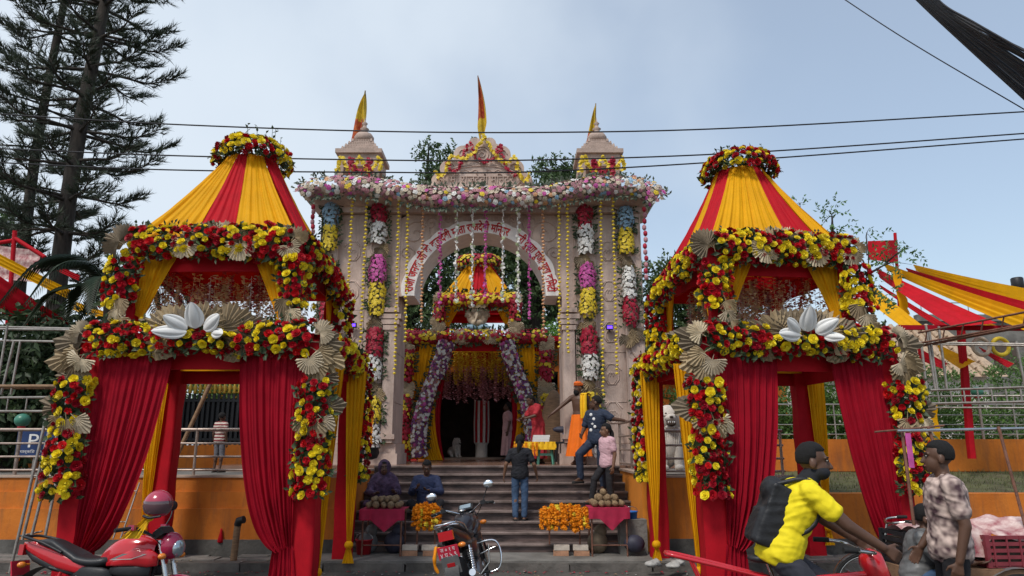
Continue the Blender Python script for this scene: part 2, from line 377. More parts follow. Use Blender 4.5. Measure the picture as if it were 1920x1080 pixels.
# iron fence with gold tips on the left parapet
o = thing('iron_fence', 'dark iron bar fence with gold tips on the left orange parapet', 'fence', (-6.8, 15.7, 1.78))
fb = MB(); fb.box((0, 0, .55), (.055, .03, 1.1)); fb = fb.mesh('bar', 'black_iron')
ft = MB(); ft.lathe([(.02, 1.1), (.05, 1.13), (.03, 1.17), (.055, 1.22), (0, 1.36)], 6); ft = ft.mesh('spear_tip', 'gold_paint')
for i in range(56):
    x = -10.2 + i * .108 
    b = put('bar', fb, o); b.location = (x + 6.8, 0, 0); t = put('spear_tip', ft, b)
for z in (.12, .95): MB().box((-7.2, 15.7, 1.78 + z), (6.2, .05, .05)).build('cross_rail', 'black_iron', o, True)
MB().box((-7.2, 15.76, 2.3), (6.2, .01, .96)).build('back_sheet', 'black_iron', o, True)

# ================================================================== text helper
def text_mesh(body, size, ext=0.0, spacing=1.0, bold=0.0):
    cu = bpy.data.curves.new('lettering', 'FONT'); cu.body = body; cu.size = size; cu.extrude = ext; cu.space_character = spacing; cu.resolution_u = 3; cu.offset = bold
    o = bpy.data.objects.new('lettering', cu); me = evaluated(o)
    vs = [v.co.copy() for v in me.vertices]; fs = [tuple(p.vertices) for p in me.polygons]
    bpy.data.objects.remove(o); bpy.data.curves.remove(cu); bpy.data.meshes.remove(me)
    return vs, fs
def flat_text(body, height_w, M, parent, mt, name='lettering', ext=.002, width=None):
    """text centred on M's origin in its x/y plane; scaled to a given width"""
    vs, fs = text_mesh(body, 1.0, 0)
    x0 = min(v.x for v in vs); x1 = max(v.x for v in vs); y0 = min(v.y for v in vs); y1 = max(v.y for v in vs)
    kx = width / (x1 - x0); ky = height_w / (y1 - y0)
    m = MB(); m.add([M @ V(((v.x - (x0 + x1) / 2) * kx, (v.y - (y0 + y1) / 2) * ky, ext)) for v in vs], fs, 0, False)
    return m.build(name, mt, parent)

# ================================================================== the gate
GX, GY, GZ = -.69, 15.0, LAND
gate = thing('temple_gate', 'pink carved sandstone temple gate with a white lettered arch', 'gate', (GX, GY, GZ))
HW = 3.47; OW = 1.77     # half outer width, half opening
def g(x, y, z): return V((GX + x, GY + y, z))
for s in (-1, 1):
    pil = MB(); pil.box(g(s * 2.62, .62, LAND + .11), (1.9, 1.36, .22)).box(g(s * 2.62, .62, LAND + .32), (1.82, 1.28, .2)); pil = pil.build('pillar_base', 'sandstone', gate, True)
    zs = [LAND + .42, 2.65, 3.70, 4.62]
    for a, b in zip(zs[:-1], zs[1:]):
        MB().box(g(s * 2.62, .62, (a + b) / 2), (1.70, 1.16, b - a - .012)).build('stone_block', 'sandstone', gate, True)
    MB().box(g(s * 2.62, .62, 5.70), (1.70, 1.16, 2.16)).build('stone_block', 'sandstone', gate, True)
    # pilasters standing proud of the face
    for cx, wd in ((3.31, .40), (2.28, .46)):
        MB().box(g(s * cx, .0, 4.30), (wd, .12, 4.96)).build('pilaster', 'sandstone', gate, True)
    # engaged column at the jamb with its mouldings
    col = MB(); col.box(g(s * 1.90, .05, 3.0), (.24, .30, 2.35)); 
    for z, wd in ((1.95, .34), (4.22, .30), (4.34, .38), (4.46, .46), (4.60, .36)): col.box(g(s * 1.90, .05, z), (wd, .30 + wd * .2, .10))
    col.build('jamb_column', 'sandstone', gate, True)
    # carved vine on the pilasters and a scroll panel between them
    cv = MB()
    for cx in (2.28, 3.31):
        pts = [g(s * cx + .11 * math.sin(k * .62), -.065, 2.0 + k * .105) for k in range(46)]; cv.tube(pts, .022, 5)
        for k in range(0, 46, 5):
            c = pts[k]; sg = 1 if math.sin(k * .62) < 0 else -1
            cv.tube([c + V((sg * .10 * (1 - math.cos(t)) * .8, -.003, .10 * math.sin(t) + .02 * t)) for t in [q * .7 for q in range(7)]], [.02 - .0022 * q for q in range(7)], 5)
        for sx in (-.21, .21): cv.tube([g(s * cx + sx * (.40 if cx > 3 else .46) / .46, -.062, 1.95), g(s * cx + sx * (.40 if cx > 3 else .46) / .46, -.062, 6.7)], .014, 4)
    for zc in (2.4, 3.2, 4.1, 5.0, 5.9):
        for sx in (-1, 1):
            cv.tube([g(s * 2.80 + sx * (.03 + .016 * q) * math.cos(.75 * q), .038, zc + (.03 + .024 * q) * math.sin(.75 * q)) for q in range(13)], .016, 5)
    cv.build('vine_carving', 'sandstone', gate, True)
# wall over the arch
AZ, RO, RI = 4.93, 1.68, 1.42
m = MB(); N = 48; top = 6.78
def rect_pt(a):
    c, s_ = math.cos(a), math.sin(a); k = min(OW / abs(c) if abs(c) > 1e-6 else 9e9, (top - AZ) / s_ if s_ > 1e-6 else 9e9); return c * k, s_ * k
for y, flip in ((.06, 0), (1.1, 1)):
    vs = []; fs = []
    for i in range(N + 1):
        a = math.pi * i / N; x, z = rect_pt(a); vs += [g(RO * math.cos(a), y, AZ + RO * math.sin(a)), g(x, y, AZ + z)]
    for i in range(N): f = (2 * i, 2 * i + 1, 2 * i + 3, 2 * i + 2); fs.append(f if flip else f[::-1])
    m.add(vs, fs, 0, False)
m.grid(lambda u, v: g(RO * math.cos(math.pi * u), .06 + 1.04 * v, AZ + RO * math.sin(math.pi * u)), N, 1)
m.build('spandrel_wall', 'sandstone', gate, True)
for s in (-1, 1):
    cv = MB()
    for (cx, cz, k) in ((1.45, 6.35, 1.0), (1.10, 6.58, .5), (1.62, 5.9, .5), (.72, 6.68, .35)):
        cv.tube([g(s * (cx + k * (.02 + .020 * q) * math.cos(.6 * q)), .05, cz + k * (.02 + .020 * q) * math.sin(.6 * q)) for q in range(18)], .018 * (.6 + .4 * k), 5)
    cv.build('scroll_carving', 'sandstone', gate, True)
# white arch band with scalloped outer edge
m = MB(); N = 132
def ring(u): a = math.pi * u; return a, RO + .012 + .035 * abs(math.sin(a * 11))
m.grid(lambda u, v: g((RI + (ring(u)[1] - RI) * v) * math.cos(ring(u)[0]), -.02, AZ + (RI + (ring(u)[1] - RI) * v) * math.sin(ring(u)[0])), N, 1, smooth=False)
m.grid(lambda u, v: g(ring(u)[1] * math.cos(ring(u)[0]), -.02 + .079 * v, AZ + ring(u)[1] * math.sin(ring(u)[0])), N, 1, smooth=False)
m.grid(lambda u, v: g(RI * math.cos(math.pi * u), -.02 + 1.0 * v, AZ + RI * math.sin(math.pi * u)), N, 1)
m.grid(lambda u, v: g((RI + (RO - RI) * v) * math.cos(math.pi * u), 1.0, AZ + (RI + (RO - RI) * v) * math.sin(math.pi * u)), N, 1, smooth=False)
for s in (-1, 1): m.add([g(s * RI, -.02, AZ), g(s * (RO + .012), -.02, AZ), g(s * (RO + .012), 1.0, AZ), g(s * RI, 1.0, AZ)], [(0, 1, 2, 3)], 0, False)
band = m.build('arch_band', 'arch_white', gate, True)
def arc_text(body, a0, a1, r, hgt):
    vs, fs = text_mesh(body, 1.0, bold=.030)
    x0 = min(v.x for v in vs); x1 = max(v.x for v in vs); k = hgt
    m = MB(); pts = []
    for v in vs:
        a = a0 + (a1 - a0) * (v.x - x0) / (x1 - x0); rr = r + v.y * k; pts.append(g(rr * math.cos(a), -.026, AZ + rr * math.sin(a)))
    n = len(pts); m.add(pts, fs, 0, False)
    o = m.build('lettering', 'letter_red', gate, True)
    md = o.modifiers.new('thick', 'SOLIDIFY'); md.thickness = .006
    return o
arc_text('राजा जनक जी के कुलदेवी माता राजदेवी मिन्दर', R(177), R(66), 1.465, .255)
arc_text('श्री दुर्गा पूजा युवा किमटी', R(60), R(3), 1.465, .255)
# architrave mouldings and cornice slab with sloping underside
m = MB(); m.box(g(0, .55, 6.86), (2 * HW + .12, 1.3, .14))
m.build('architrave', 'sandstone', gate, True)
m = MB(); prof = [(6.93, .10), (7.02, .26), (7.12, .44), (7.22, .46), (7.26, .42)]
rings = []
for z, e in prof: rings += [g(-HW - e, -.05 - e, z), g(HW + e, -.05 - e, z), g(HW + e, 1.25 + e, z), g(-HW - e, 1.25 + e, z)]
m.add(rings, [(i * 4 + k, i * 4 + (k + 1) % 4, i * 4 + 4 + (k + 1) % 4, i * 4 + 4 + k) for i in range(4) for k in range(4)] + [(16, 17, 18, 19), (3, 2, 1, 0)], 0, False)
m.build('cornice', 'sandstone', gate, True)
# scalloped pediment with inscription
PX0, PX1, PZ = -1.13, 1.13, 7.30
prof = [(-1.16, 7.28), (-1.16, 7.62)]
for cx, cz, r, a0, a1 in ((-.96, 7.68, .20, 200, 80), (-.74, 7.98, .23, 190, 70), (-.44, 8.33, .22, 195, 85), (-.17, 8.60, .15, 180, 20), (.17, 8.60, .15, 160, 0), (.44, 8.33, .22, 95, -15), (.74, 7.98, .23, 110, -10), (.96, 7.68, .20, 100, -20)):
    for k in range(8): a = R(a0 + (a1 - a0) * k / 7); prof.append((cx + r * math.cos(a), cz + r * math.sin(a)))
prof += [(1.16, 7.62), (1.16, 7.28)]
m = MB(); m.prism([(GX + x, z) for x, z in prof], GY + .30, GY + .62); ped = m.build('pediment', 'sandstone', gate, True)
m = MB()
for k in (1.0, .90): m.tube([g(k * .98 * math.cos(a), .29, 7.72 + k * .36 * math.sin(a)) for a in [2 * math.pi * q / 48 for q in range(48)]], .018, 5, closed=True)
for r in (.20, .14, .06): m.tube([g(r * math.cos(a), .29, 8.32 + r * math.sin(a)) for a in [2 * math.pi * q / 24 for q in range(24)]], .018, 5, closed=True)
for s in (-1, 1):
    for cx, cz, r in ((.44, 8.33, .14), (.74, 7.98, .15), (.96, 7.68, .12)): m.tube([g(s * cx + r * (1 - q / 14) * math.cos(q * .7), .29, cz + r * (1 - q / 14) * math.sin(q * .7)) for q in range(12)], .016, 5)
    m.tube([g(s * .1 + s * .045 * q, .29, 7.92 + .03 * math.sin(q * 1.3)) for q in range(10)], .012, 4); m.tube([g(s * .1 + s * .05 * q, .29, 7.53 + .03 * math.sin(q * 1.1)) for q in range(10)], .012, 4)
m.build('scroll_carving', 'sandstone', gate, True)
vs, fs = text_mesh('माँ राजदेवी मिन्दर', 1.0, .06); x0 = min(v.x for v in vs); x1 = max(v.x for v in vs)
m = MB(); m.add([g((v.x - (x0 + x1) / 2) * 1.46 / (x1 - x0), .285 - v.z * .3, 7.62 + v.y * .27) for v in vs], fs, 0, False); m.build('lettering', 'sandstone_dark', gate, True)
# two stepped turrets
for s in (-1, 1):
    c = g(s * 2.64 + (-.17 if s < 0 else .06), .62, 0); m = MB()
    for sx in (-1, 1):
        for sy in (-1, 1): m.box(c + V((sx * .40, sy * .40, 7.70)), (.13, .13, .90))
    m.box(c + V((0, 0, 8.14)), (.92, .92, .30)); m.box(c + V((0, 0, 8.34)), (1.06, 1.06, .10)); m.box(c + V((0, .1, 7.6)), (.5, .5, .7))
    tz = 8.39
    for k, wd in enumerate((.86, .73, .60, .47)):
        m.box(c + V((0, 0, tz + .022)), (wd, wd, .042)); m.box(c + V((0, 0, tz + .066)), (wd * .86, wd * .86, .046))
        for q in range(11):
            for ang in range(4):
                M = Matrix.Rotation(ang * math.pi / 2, 3, 'Z'); m.box(c + M @ V(((q - 5) * wd / 12, -wd * .46, 0)) + V((0, 0, tz + .066)), (wd / 20, .02, .046) if ang % 2 == 0 else (.02, wd / 20, .046))
        for sx in (-1, 1):
            for sy in (-1, 1): m.box(c + V((sx * wd * .46, sy * wd * .46, tz + .075)), (.06, .06, .07), taper=.5)
        tz += .089
    m.lathe([(.15, tz), (.21, tz + .05), (.235, tz + .13), (.18, tz + .22), (.08, tz + .27), (.065, tz + .32), (.105, tz + .36), (.05, tz + .40), (.04, tz + .46), (.07, tz + .50), (.02, tz + .55), (0, tz + .68)], 14, c)
    m.build('turret', 'sandstone_dark', gate, True)

# small violet LED lamps on the pillars
for px, py, lb in ((662, 610, 'violet LED lamp on the left gate pillar'), (1143, 614, 'violet LED lamp on the right gate pillar')):
    p = at(px, py, 14.93); t = thing('led_lamp', lb, 'lamp', p, group='violet lamps on the gate')
    MB().box((0, 0, 0), (.15, .07, .10)).build('housing', 'plastic_black', t); MB().box((0, -.037, .0), (.11, .006, .06)).build('lens', 'violet_led', t); MB().box((0, .02, -.07), (.03, .03, .06)).build('bracket', 'plastic_black', t)

# ================================================================== temple hall behind
hall = thing('temple_hall', 'orange temple hall with a dark doorway behind the flowered pavilion', 'building', (-.6, 20.8, LAND))
for (x0, x1, z0, z1, nm) in ((-9, -2.5, LAND, 4.75, 'wall'), (1.35, 8, LAND, 4.75, 'wall'), (-2.5, 1.35, 3.9, 4.75, 'wall')):
    MB().box(((x0 + x1) / 2, 21.0, (z0 + z1) / 2), (x1 - x0, .3, z1 - z0)).build(nm, 'orange_wall', hall, True)
MB().box((-.5, 20.8, 4.80), (17.2, .9, .14)).build('cornice', 'red_cloth_dark', hall, True)
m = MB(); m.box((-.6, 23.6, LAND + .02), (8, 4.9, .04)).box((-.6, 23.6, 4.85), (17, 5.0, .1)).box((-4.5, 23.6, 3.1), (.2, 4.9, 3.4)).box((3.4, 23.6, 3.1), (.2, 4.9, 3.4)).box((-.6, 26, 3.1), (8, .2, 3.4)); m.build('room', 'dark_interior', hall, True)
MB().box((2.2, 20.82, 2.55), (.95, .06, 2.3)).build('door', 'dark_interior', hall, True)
o = thing('striped_pillar', 'column wrapped in white cloth with red stripes inside the hall', 'pillar', (-.95, 22.6, LAND)); o.scale = (.62, .62, .8)
MB().lathe([(.33, 0), (.30, .1), (.30, .5), (.34, .55), (.38, .6)], 16).build('plinth', 'stone_white', o)
for k in range(16):
    a = 2 * math.pi * k / 16; MB().tube([(.33 * math.cos(a), .33 * math.sin(a), .6), (.36 * math.cos(a), .36 * math.sin(a), 1.3), (.33 * math.cos(a), .33 * math.sin(a), 2.2)], .07, 6).build('cloth_fold', 'petal_white' if k % 2 else 'rose_red', o)
# ================================================================== flowers, leaves, fans
def rose_mesh(mt, rings=None):
    m = MB()
    for n, r, zt, zb, ph, wd in rings or ((5, 1.0, .46, .02, 0, .70), (5, .76, .74, .10, .63, .66), (4, .46, .88, .25, .2, .8)):
        for k in range(n):
            a = 2 * math.pi * k / n + ph
            def P(rr, da, z): return V((rr * math.cos(a + da), rr * math.sin(a + da), z))
            m.add([P(.08, 0, zb), P(r * .90, -wd, zt * .86), P(r * .98, 0, zt * 1.02), P(r * .90, wd, zt * .86), P(r * .62, 0, zt * .55 + zb * .4)], [(0, 1, 4), (1, 2, 4), (4, 2, 3), (0, 4, 3)], 0, True)
    m.ell((0, 0, .55), (.24, .24, .26), 5, 3)
    return m.mesh('rose', mt)
OPEN = ((6, 1.08, .30, .0, .3, .58), (5, .82, .52, .06, .9, .64), (4, .50, .70, .2, .1, .8)); BUD = ((4, .72, .80, .0, .1, .95), (4, .52, 1.05, .2, .8, .9), (3, .3, 1.15, .4, .3, 1.0)); LIMP = ((5, 1.05, .18, -.15, .2, .5), (4, .78, .62, .05, .5, .75), (4, .44, .78, .25, .9, .8))
ROSE = {k: [rose_mesh(m_, g_) for g_ in (None, None, OPEN, BUD, LIMP)] for k, m_ in (('r', 'rose_red'), ('y', 'rose_yellow'))}

def fan_mesh(kind, mt, seed=0):
    m = MB(); n = 34 if kind == 'round' else 22; A = R(112) if kind == 'round' else R(78); vs = [V((0, 0, 0))]; 
    for i in range(n + 1):
        t = -1 + 2 * i / n; a = A * t; z = .045 if i % 2 else -.045
        if kind == 'round': r = (1.0 if i % 2 else .90) * (1 - .10 * abs(t) ** 3)
        else: r = (1.06 - .50 * abs(t) ** .8)
        r *= 1 + .10 * noise.noise(V((i * .7, seed * 3.1, 0))) - (.22 if noise.noise(V((i * .33, seed * 7.7, 4))) > .38 else 0); d = V((math.sin(a), math.cos(a), 0)); z += .10 * math.sin(t * 2 + seed) * r; vs += [d * r * .5 + V((0, 0, z * .7 + .05)), d * r + V((0, 0, z * 1.2 - .06 * abs(t)))]
    fs = []
    for i in range(n): b = 1 + 2 * i; fs += [(0, b + 2, b), (b, b + 2, b + 3, b + 1)]
    m.add(vs, fs, 0, False); m.tube([(0, -.35, -.03), (0, .02, 0)], .022, 5)
    return m.mesh('fan_leaf', mt)
FAN = {(k, t): [fan_mesh(k, 'fan_' + t, q) for q in range(4)] for k in ('round', 'spade') for t in ('tan', 'cream', 'dark')}

def basis(nrm, up):
    n = nrm.normalized(); x = up.cross(n)
    if x.length < 1e-3: x = V((1, 0, 0)).cross(n)
    x.normalize(); y = n.cross(x); return Matrix((x, y, n)).transposed()
def add_fan(parent, loc, kind, tone, size, roll, nrm, tilt=.0):
    """roll: direction the fan opens, degrees clockwise from up, seen from outside"""
    B = basis(nrm, V((0, 0, 1))) @ Matrix.Rotation(R(-roll), 3, 'Z') @ Matrix.Rotation(R(tilt), 3, 'X')
    o = put('fan_leaf', random.choice(FAN[(kind, tone)]), parent); o.location = V(loc) - (parent.location if parent.parent is None else V((0, 0, 0)))
    o.rotation_euler = (B @ Matrix.Rotation(rnd(-.2, .2), 3, 'Z')).to_euler(); o.scale = (size * rnd(.78, 1.0), size * rnd(.82, 1.05), size); return o

def leaf(m, p, d, n, L, W, mi=0):
    d = d.normalized(); s = d.cross(n)
    if s.length < 1e-3: s = d.cross(V((.3, .5, .8)))
    s.normalize(); nn = s.cross(d)
    m.add([p, p + d * L * .45 + s * W + nn * W * .3, p + d * L - nn * L * .12, p + d * L * .45 - s * W + nn * W * .3], [(0, 1, 2), (0, 2, 3)], mi, True)

def bloom(m, p, n, r, mi):
    B = basis(n + rvec(.25), V((.2, .1, 1))); ph = rnd(0, 6); vs = [p + n * r * .18]
    for k in range(10):
        a = ph + math.pi * k / 5; rr = r * (1.0 if k % 2 else .58) * rnd(.85, 1.1); vs.append(p + B @ V((rr * math.cos(a), rr * math.sin(a), r * (.42 if k % 2 else .30))))
    vs.append(p + B @ V((0, 0, r * .75)))
    for k in range(5):
        a = ph + .5 + 2 * math.pi * k / 5; vs.append(p + B @ V((r * .36 * math.cos(a), r * .36 * math.sin(a), r * .72)))
    fs = [(0, 1 + k, 1 + (k + 1) % 10) for k in range(10)] + [(11, 12 + k, 12 + (k + 1) % 5) for k in range(5)]
    fs += [(12 + k, 1 + (2 * k + 1) % 10, 1 + (2 * k + 3) % 10) for k in range(5)]
    m.add(vs, fs, mi, True)

def path_sample(pts):
    P = [V(p) for p in pts]; L = [0]
    for a, b in zip(P[:-1], P[1:]): L.append(L[-1] + (b - a).length)
    def f(s):
        for i in range(len(P) - 1):
            if s <= L[i + 1] or i == len(P) - 2:
                k = (s - L[i]) / max(1e-6, L[i + 1] - L[i]); return P[i].lerp(P[i + 1], k), (P[i + 1] - P[i]).normalized()
    return f, L[-1]

def scatter_on(pts, width, depth, nfun, spacing, tries, gaps=(), ragged=0.0):
    f, L = path_sample(pts); outp = []; grid = {}; side_seed = V(pts[0]) * 3.3
    for _ in range(tries):
        s = rnd(0, L)
        if any(a < s / L < b for a, b in gaps): continue
        p, t = f(s); n = nfun(p).normalized(); side = t.cross(n).normalized(); th = math.acos(rnd(-1, 1)); wob = 1 + .22 * noise.noise(p * 3.1); wob *= 1 - ragged * (abs(2 * s / L - 1) ** 3 * .6 + .5 * noise.noise(p * 9 + side_seed))
        q = p + side * math.cos(th) * width / 2 * wob + n * math.sin(th) * depth * wob * rnd(.8, 1.05); nn = side * math.cos(th) * depth / width * 2 + n * math.sin(th) + V((0, 0, .1))
        key = (int(q.x / spacing // 1), int(q.y / spacing // 1), int(q.z / spacing // 1)); ok = True
        for i in (-1, 0, 1):
            for j in (-1, 0, 1):
                for k in (-1, 0, 1):
                    for o in grid.get((key[0] + i, key[1] + j, key[2] + k), ()):
                        if (o - q).length < spacing: ok = False; break
                    if not ok: break
                if not ok: break
            if not ok: break
        if ok: grid.setdefault(key, []).append(q); outp.append((q, nn.normalized(), t))
    return outp

def garland(label, pts, width, depth, nfun, group, r=.060, spacing=.079, gaps=(), fans=(), name='rose_garland', seed=0, sprigs=True):
    """roses in red and yellow on a bed of leaves; each rose is a part"""
    c = sum((V(p) for p in pts), V()) / len(pts); root = thing(name, label, 'garland', c, group=group)
    S = scatter_on(pts, width, depth, nfun, spacing, int(path_sample(pts)[1] * 1500) + 200, gaps)
    random.shuffle(S); S = S[:290]
    fo = MB()
    for q, n, t in S:
        red = noise.noise(q * 7.5 + V((seed, 3, 0))) + rnd(-.34, .34) > .0
        o = put('rose', random.choice(ROSE['r' if red else 'y']), root); o.location = q - c; k = r * rnd(.70, 1.18) * (1.0 if red else 1.04); o.scale = (k, k * rnd(.85, 1), k)
        o.rotation_euler = (basis(n + rvec(.38), V((0, .2, 1))) @ Matrix.Rotation(rnd(0, 6.2), 3, 'Z')).to_euler()
        for _ in range(2): leaf(fo, q - c - n * r * .6, rvec() + n * .4, n, rnd(.06, .10), rnd(.016, .026), 0 if random.random() < .75 else 1)
    f, L = path_sample(pts)
    for k in range(int(L * 15)):
        p, t = f(rnd(0, L)); n = nfun(p).normalized(); side = t.cross(n).normalized() * random.choice((-1, 1)); p = p + side * width * .40 + n * rnd(0, depth * .5); d = side + t * rnd(-.7, .7) + n * .3 + V((0, 0, rnd(-.2, .3)))
        for q in range(3): leaf(fo, p - c + d * .035 * q, d + rvec(.8), n, rnd(.05, .09), rnd(.014, .024), 0)
    # dense bed so the frame does not show through
    for k in range(int(L * width * 260)):
        p, t = f(rnd(0, L)); n = nfun(p).normalized(); side = t.cross(n).normalized(); leaf(fo, p - c + side * rnd(-.5, .5) * width * .9 + n * rnd(0, depth * .55), rvec() + n * .3, n, rnd(.09, .15), rnd(.03, .045), 0)
    tag(fo.build('foliage', ['leaf_dark', 'leaf_mid'], root), kind='stuff')
    for a in fans: add_fan(root, *a)
    return root

def small_garland(label, pts, width, depth, nfun, mats, weights, group, r=.045, spacing=.06, cat='garland', name='flower_garland', leaves=True, cluster=4.0, dens=2600, fans=(), gaps=(), leafmat='leaf_dark', ragged=0.0):
    c = sum((V(p) for p in pts), V()) / len(pts); root = thing(name, label, cat, c, group=group)
    S = scatter_on(pts, width, depth, nfun, spacing, int(path_sample(pts)[1] * dens) + 150, gaps, ragged); m = MB(); fo = MB(); tot = sum(weights)
    for q, n, t in S:
        x = (noise.noise(q * cluster) * .9 + .5 + rnd(-.3, .3)) % 1.0 * tot; k = 0
        while k < len(weights) - 1 and x > weights[k]: x -= weights[k]; k += 1
        bloom(m, q - c, n, r * rnd(.8, 1.2), k)
        if leaves:
            for _ in range(2): leaf(fo, q - c - n * r * .5, rvec() + n * .6, n, r * rnd(1.3, 2.2), r * .45)
    f, L = path_sample(pts)
    if leaves:
        for k in range(int(L * 34)):
            p, t = f(rnd(0, L)); n = nfun(p).normalized(); side = t.cross(n).normalized() * random.choice((-1, 1)); p = p + side * width * .5; d = side + t * rnd(-.8, .8) + n * .4
            for q in range(3): leaf(fo, p - c + d * r * .7 * q, d + rvec(.9), n, r * rnd(1.2, 2.0), r * .4)
        tag(fo.build('foliage', leafmat, root), kind='stuff')
    tag(m.build('blossoms', mats, root), kind='stuff')
    for a in fans: add_fan(root, *a)
    return root

def cloth(m, top, bot, nfold, amp, nrm, nu=48, nv=14, mi=0, mid=None, ph=0.0, ampv=None):
    """pleated cloth hung between two edges (functions of u); mid(u) bends the fall"""
    def fn(u, v):
        a, b = top(u), bot(u)
        p = a.lerp(b, v) if mid is None else a * (1 - v) ** 2 + mid(u) * 2 * v * (1 - v) + b * v * v
        n = nrm(u) if callable(nrm) else nrm
        k = amp * (ampv(v) if ampv else 1) * (1 + .6 * noise.noise(V((u * 4 + ph, v * 1.5, nfold))))
        w1 = 1.9 * noise.noise(V((u * 3.1, v * 1.3, ph + 5)))
        return p + n * k * (math.sin(2 * math.pi * nfold * u + ph + .5 * math.sin(3 * v) + w1) * .7 + .45 * math.sin(2 * math.pi * nfold * 2.37 * u + 1.3 + ph * 2 + 1.7 * w1) + .5 * noise.noise(V((u * 9, v * 7, ph))))
    m.grid(fn, nu, nv, mi); return m

def post_cloth(m, a, b, w, mi=0, seed=0):
    """square post wrapped in wrinkled cloth, standing from a to b"""
    a, b = V(a), V(b); n = 24; H = b - a; nv = 16
    def fn(u, v):
        s = u * 4; k = int(s) % 4; t = (s - int(s)) * 2 - 1; h = w / 2
        x, y = ((t * h, -h), (h, t * h), (-t * h, h), (-h, -t * h))[k]
        kk = 1 + .06 * noise.noise(V((x * 9 + seed, y * 9, v * 5))) + .05 * math.sin(v * 19 + x * 30)
        return a + H * v + V((x * kk, y * kk, 0))
    m.grid(fn, n, nv, mi); return m

STRAND = []; mat('petal_straw', (.74, .58, .34), .55, .2, 10, trans=.3)
def strand_mesh(mt, L, seed):
    random.seed(seed); m = MB(); n = int(L / .026)
    for k in range(n):
        z = -L * k / n; x = .02 * math.sin(z * 6 + seed); a = rnd(0, 6.28)
        p = V((x, .012 * math.cos(z * 5), z)); d = V((math.cos(a), math.sin(a), rnd(-.7, .1))); leaf(m, p, d, V((0, 0, 1)), rnd(.05, .09), .026)
    m.tube([(0, 0, 0), (.01, 0, -L * .5), (0, 0, -L)], .003, 3)
    return m.mesh('flower_strand', mt)
for i, mt in enumerate(('petal_straw', 'petal_white', 'petal_pink', 'petal_straw', 'petal_straw')): STRAND.append(strand_mesh(mt, .95, i))
STRAND_RED = [strand_mesh('petal_crimson', .45, 11), strand_mesh('rose_red', .55, 12)]
STRAND_GOLD = [strand_mesh('petal_yellow', .8, 21), strand_mesh('petal_yellow', .95, 22)]
random.seed(99)

def lotus_petal(parent, base, tip, width, nrm, puff=.045):
    base, tip = V(base), V(tip); ax = tip - base; s = ax.cross(nrm).normalized(); n = s.cross(ax).normalized(); m = MB()
    def sh(t): return math.sin(math.pi * min(1, t ** .8)) ** .62
    for sg in (1, -1):
        def fn(u, v):
            k = u * 2 - 1; wv = width / 2 * sh(v); rim = (1 - k * k)
            return base + ax * v + s * wv * k + n * sg * (puff if sg > 0 else puff * .25) * rim * math.sin(math.pi * v) * (1 - .75 * math.exp(-(abs(k) - .55) ** 2 / .012) * (sg > 0)) + n * .10 * v * v
        m.grid(fn, 14, 14)
    return m.build('lotus_petal', 'lotus_white', parent, True)

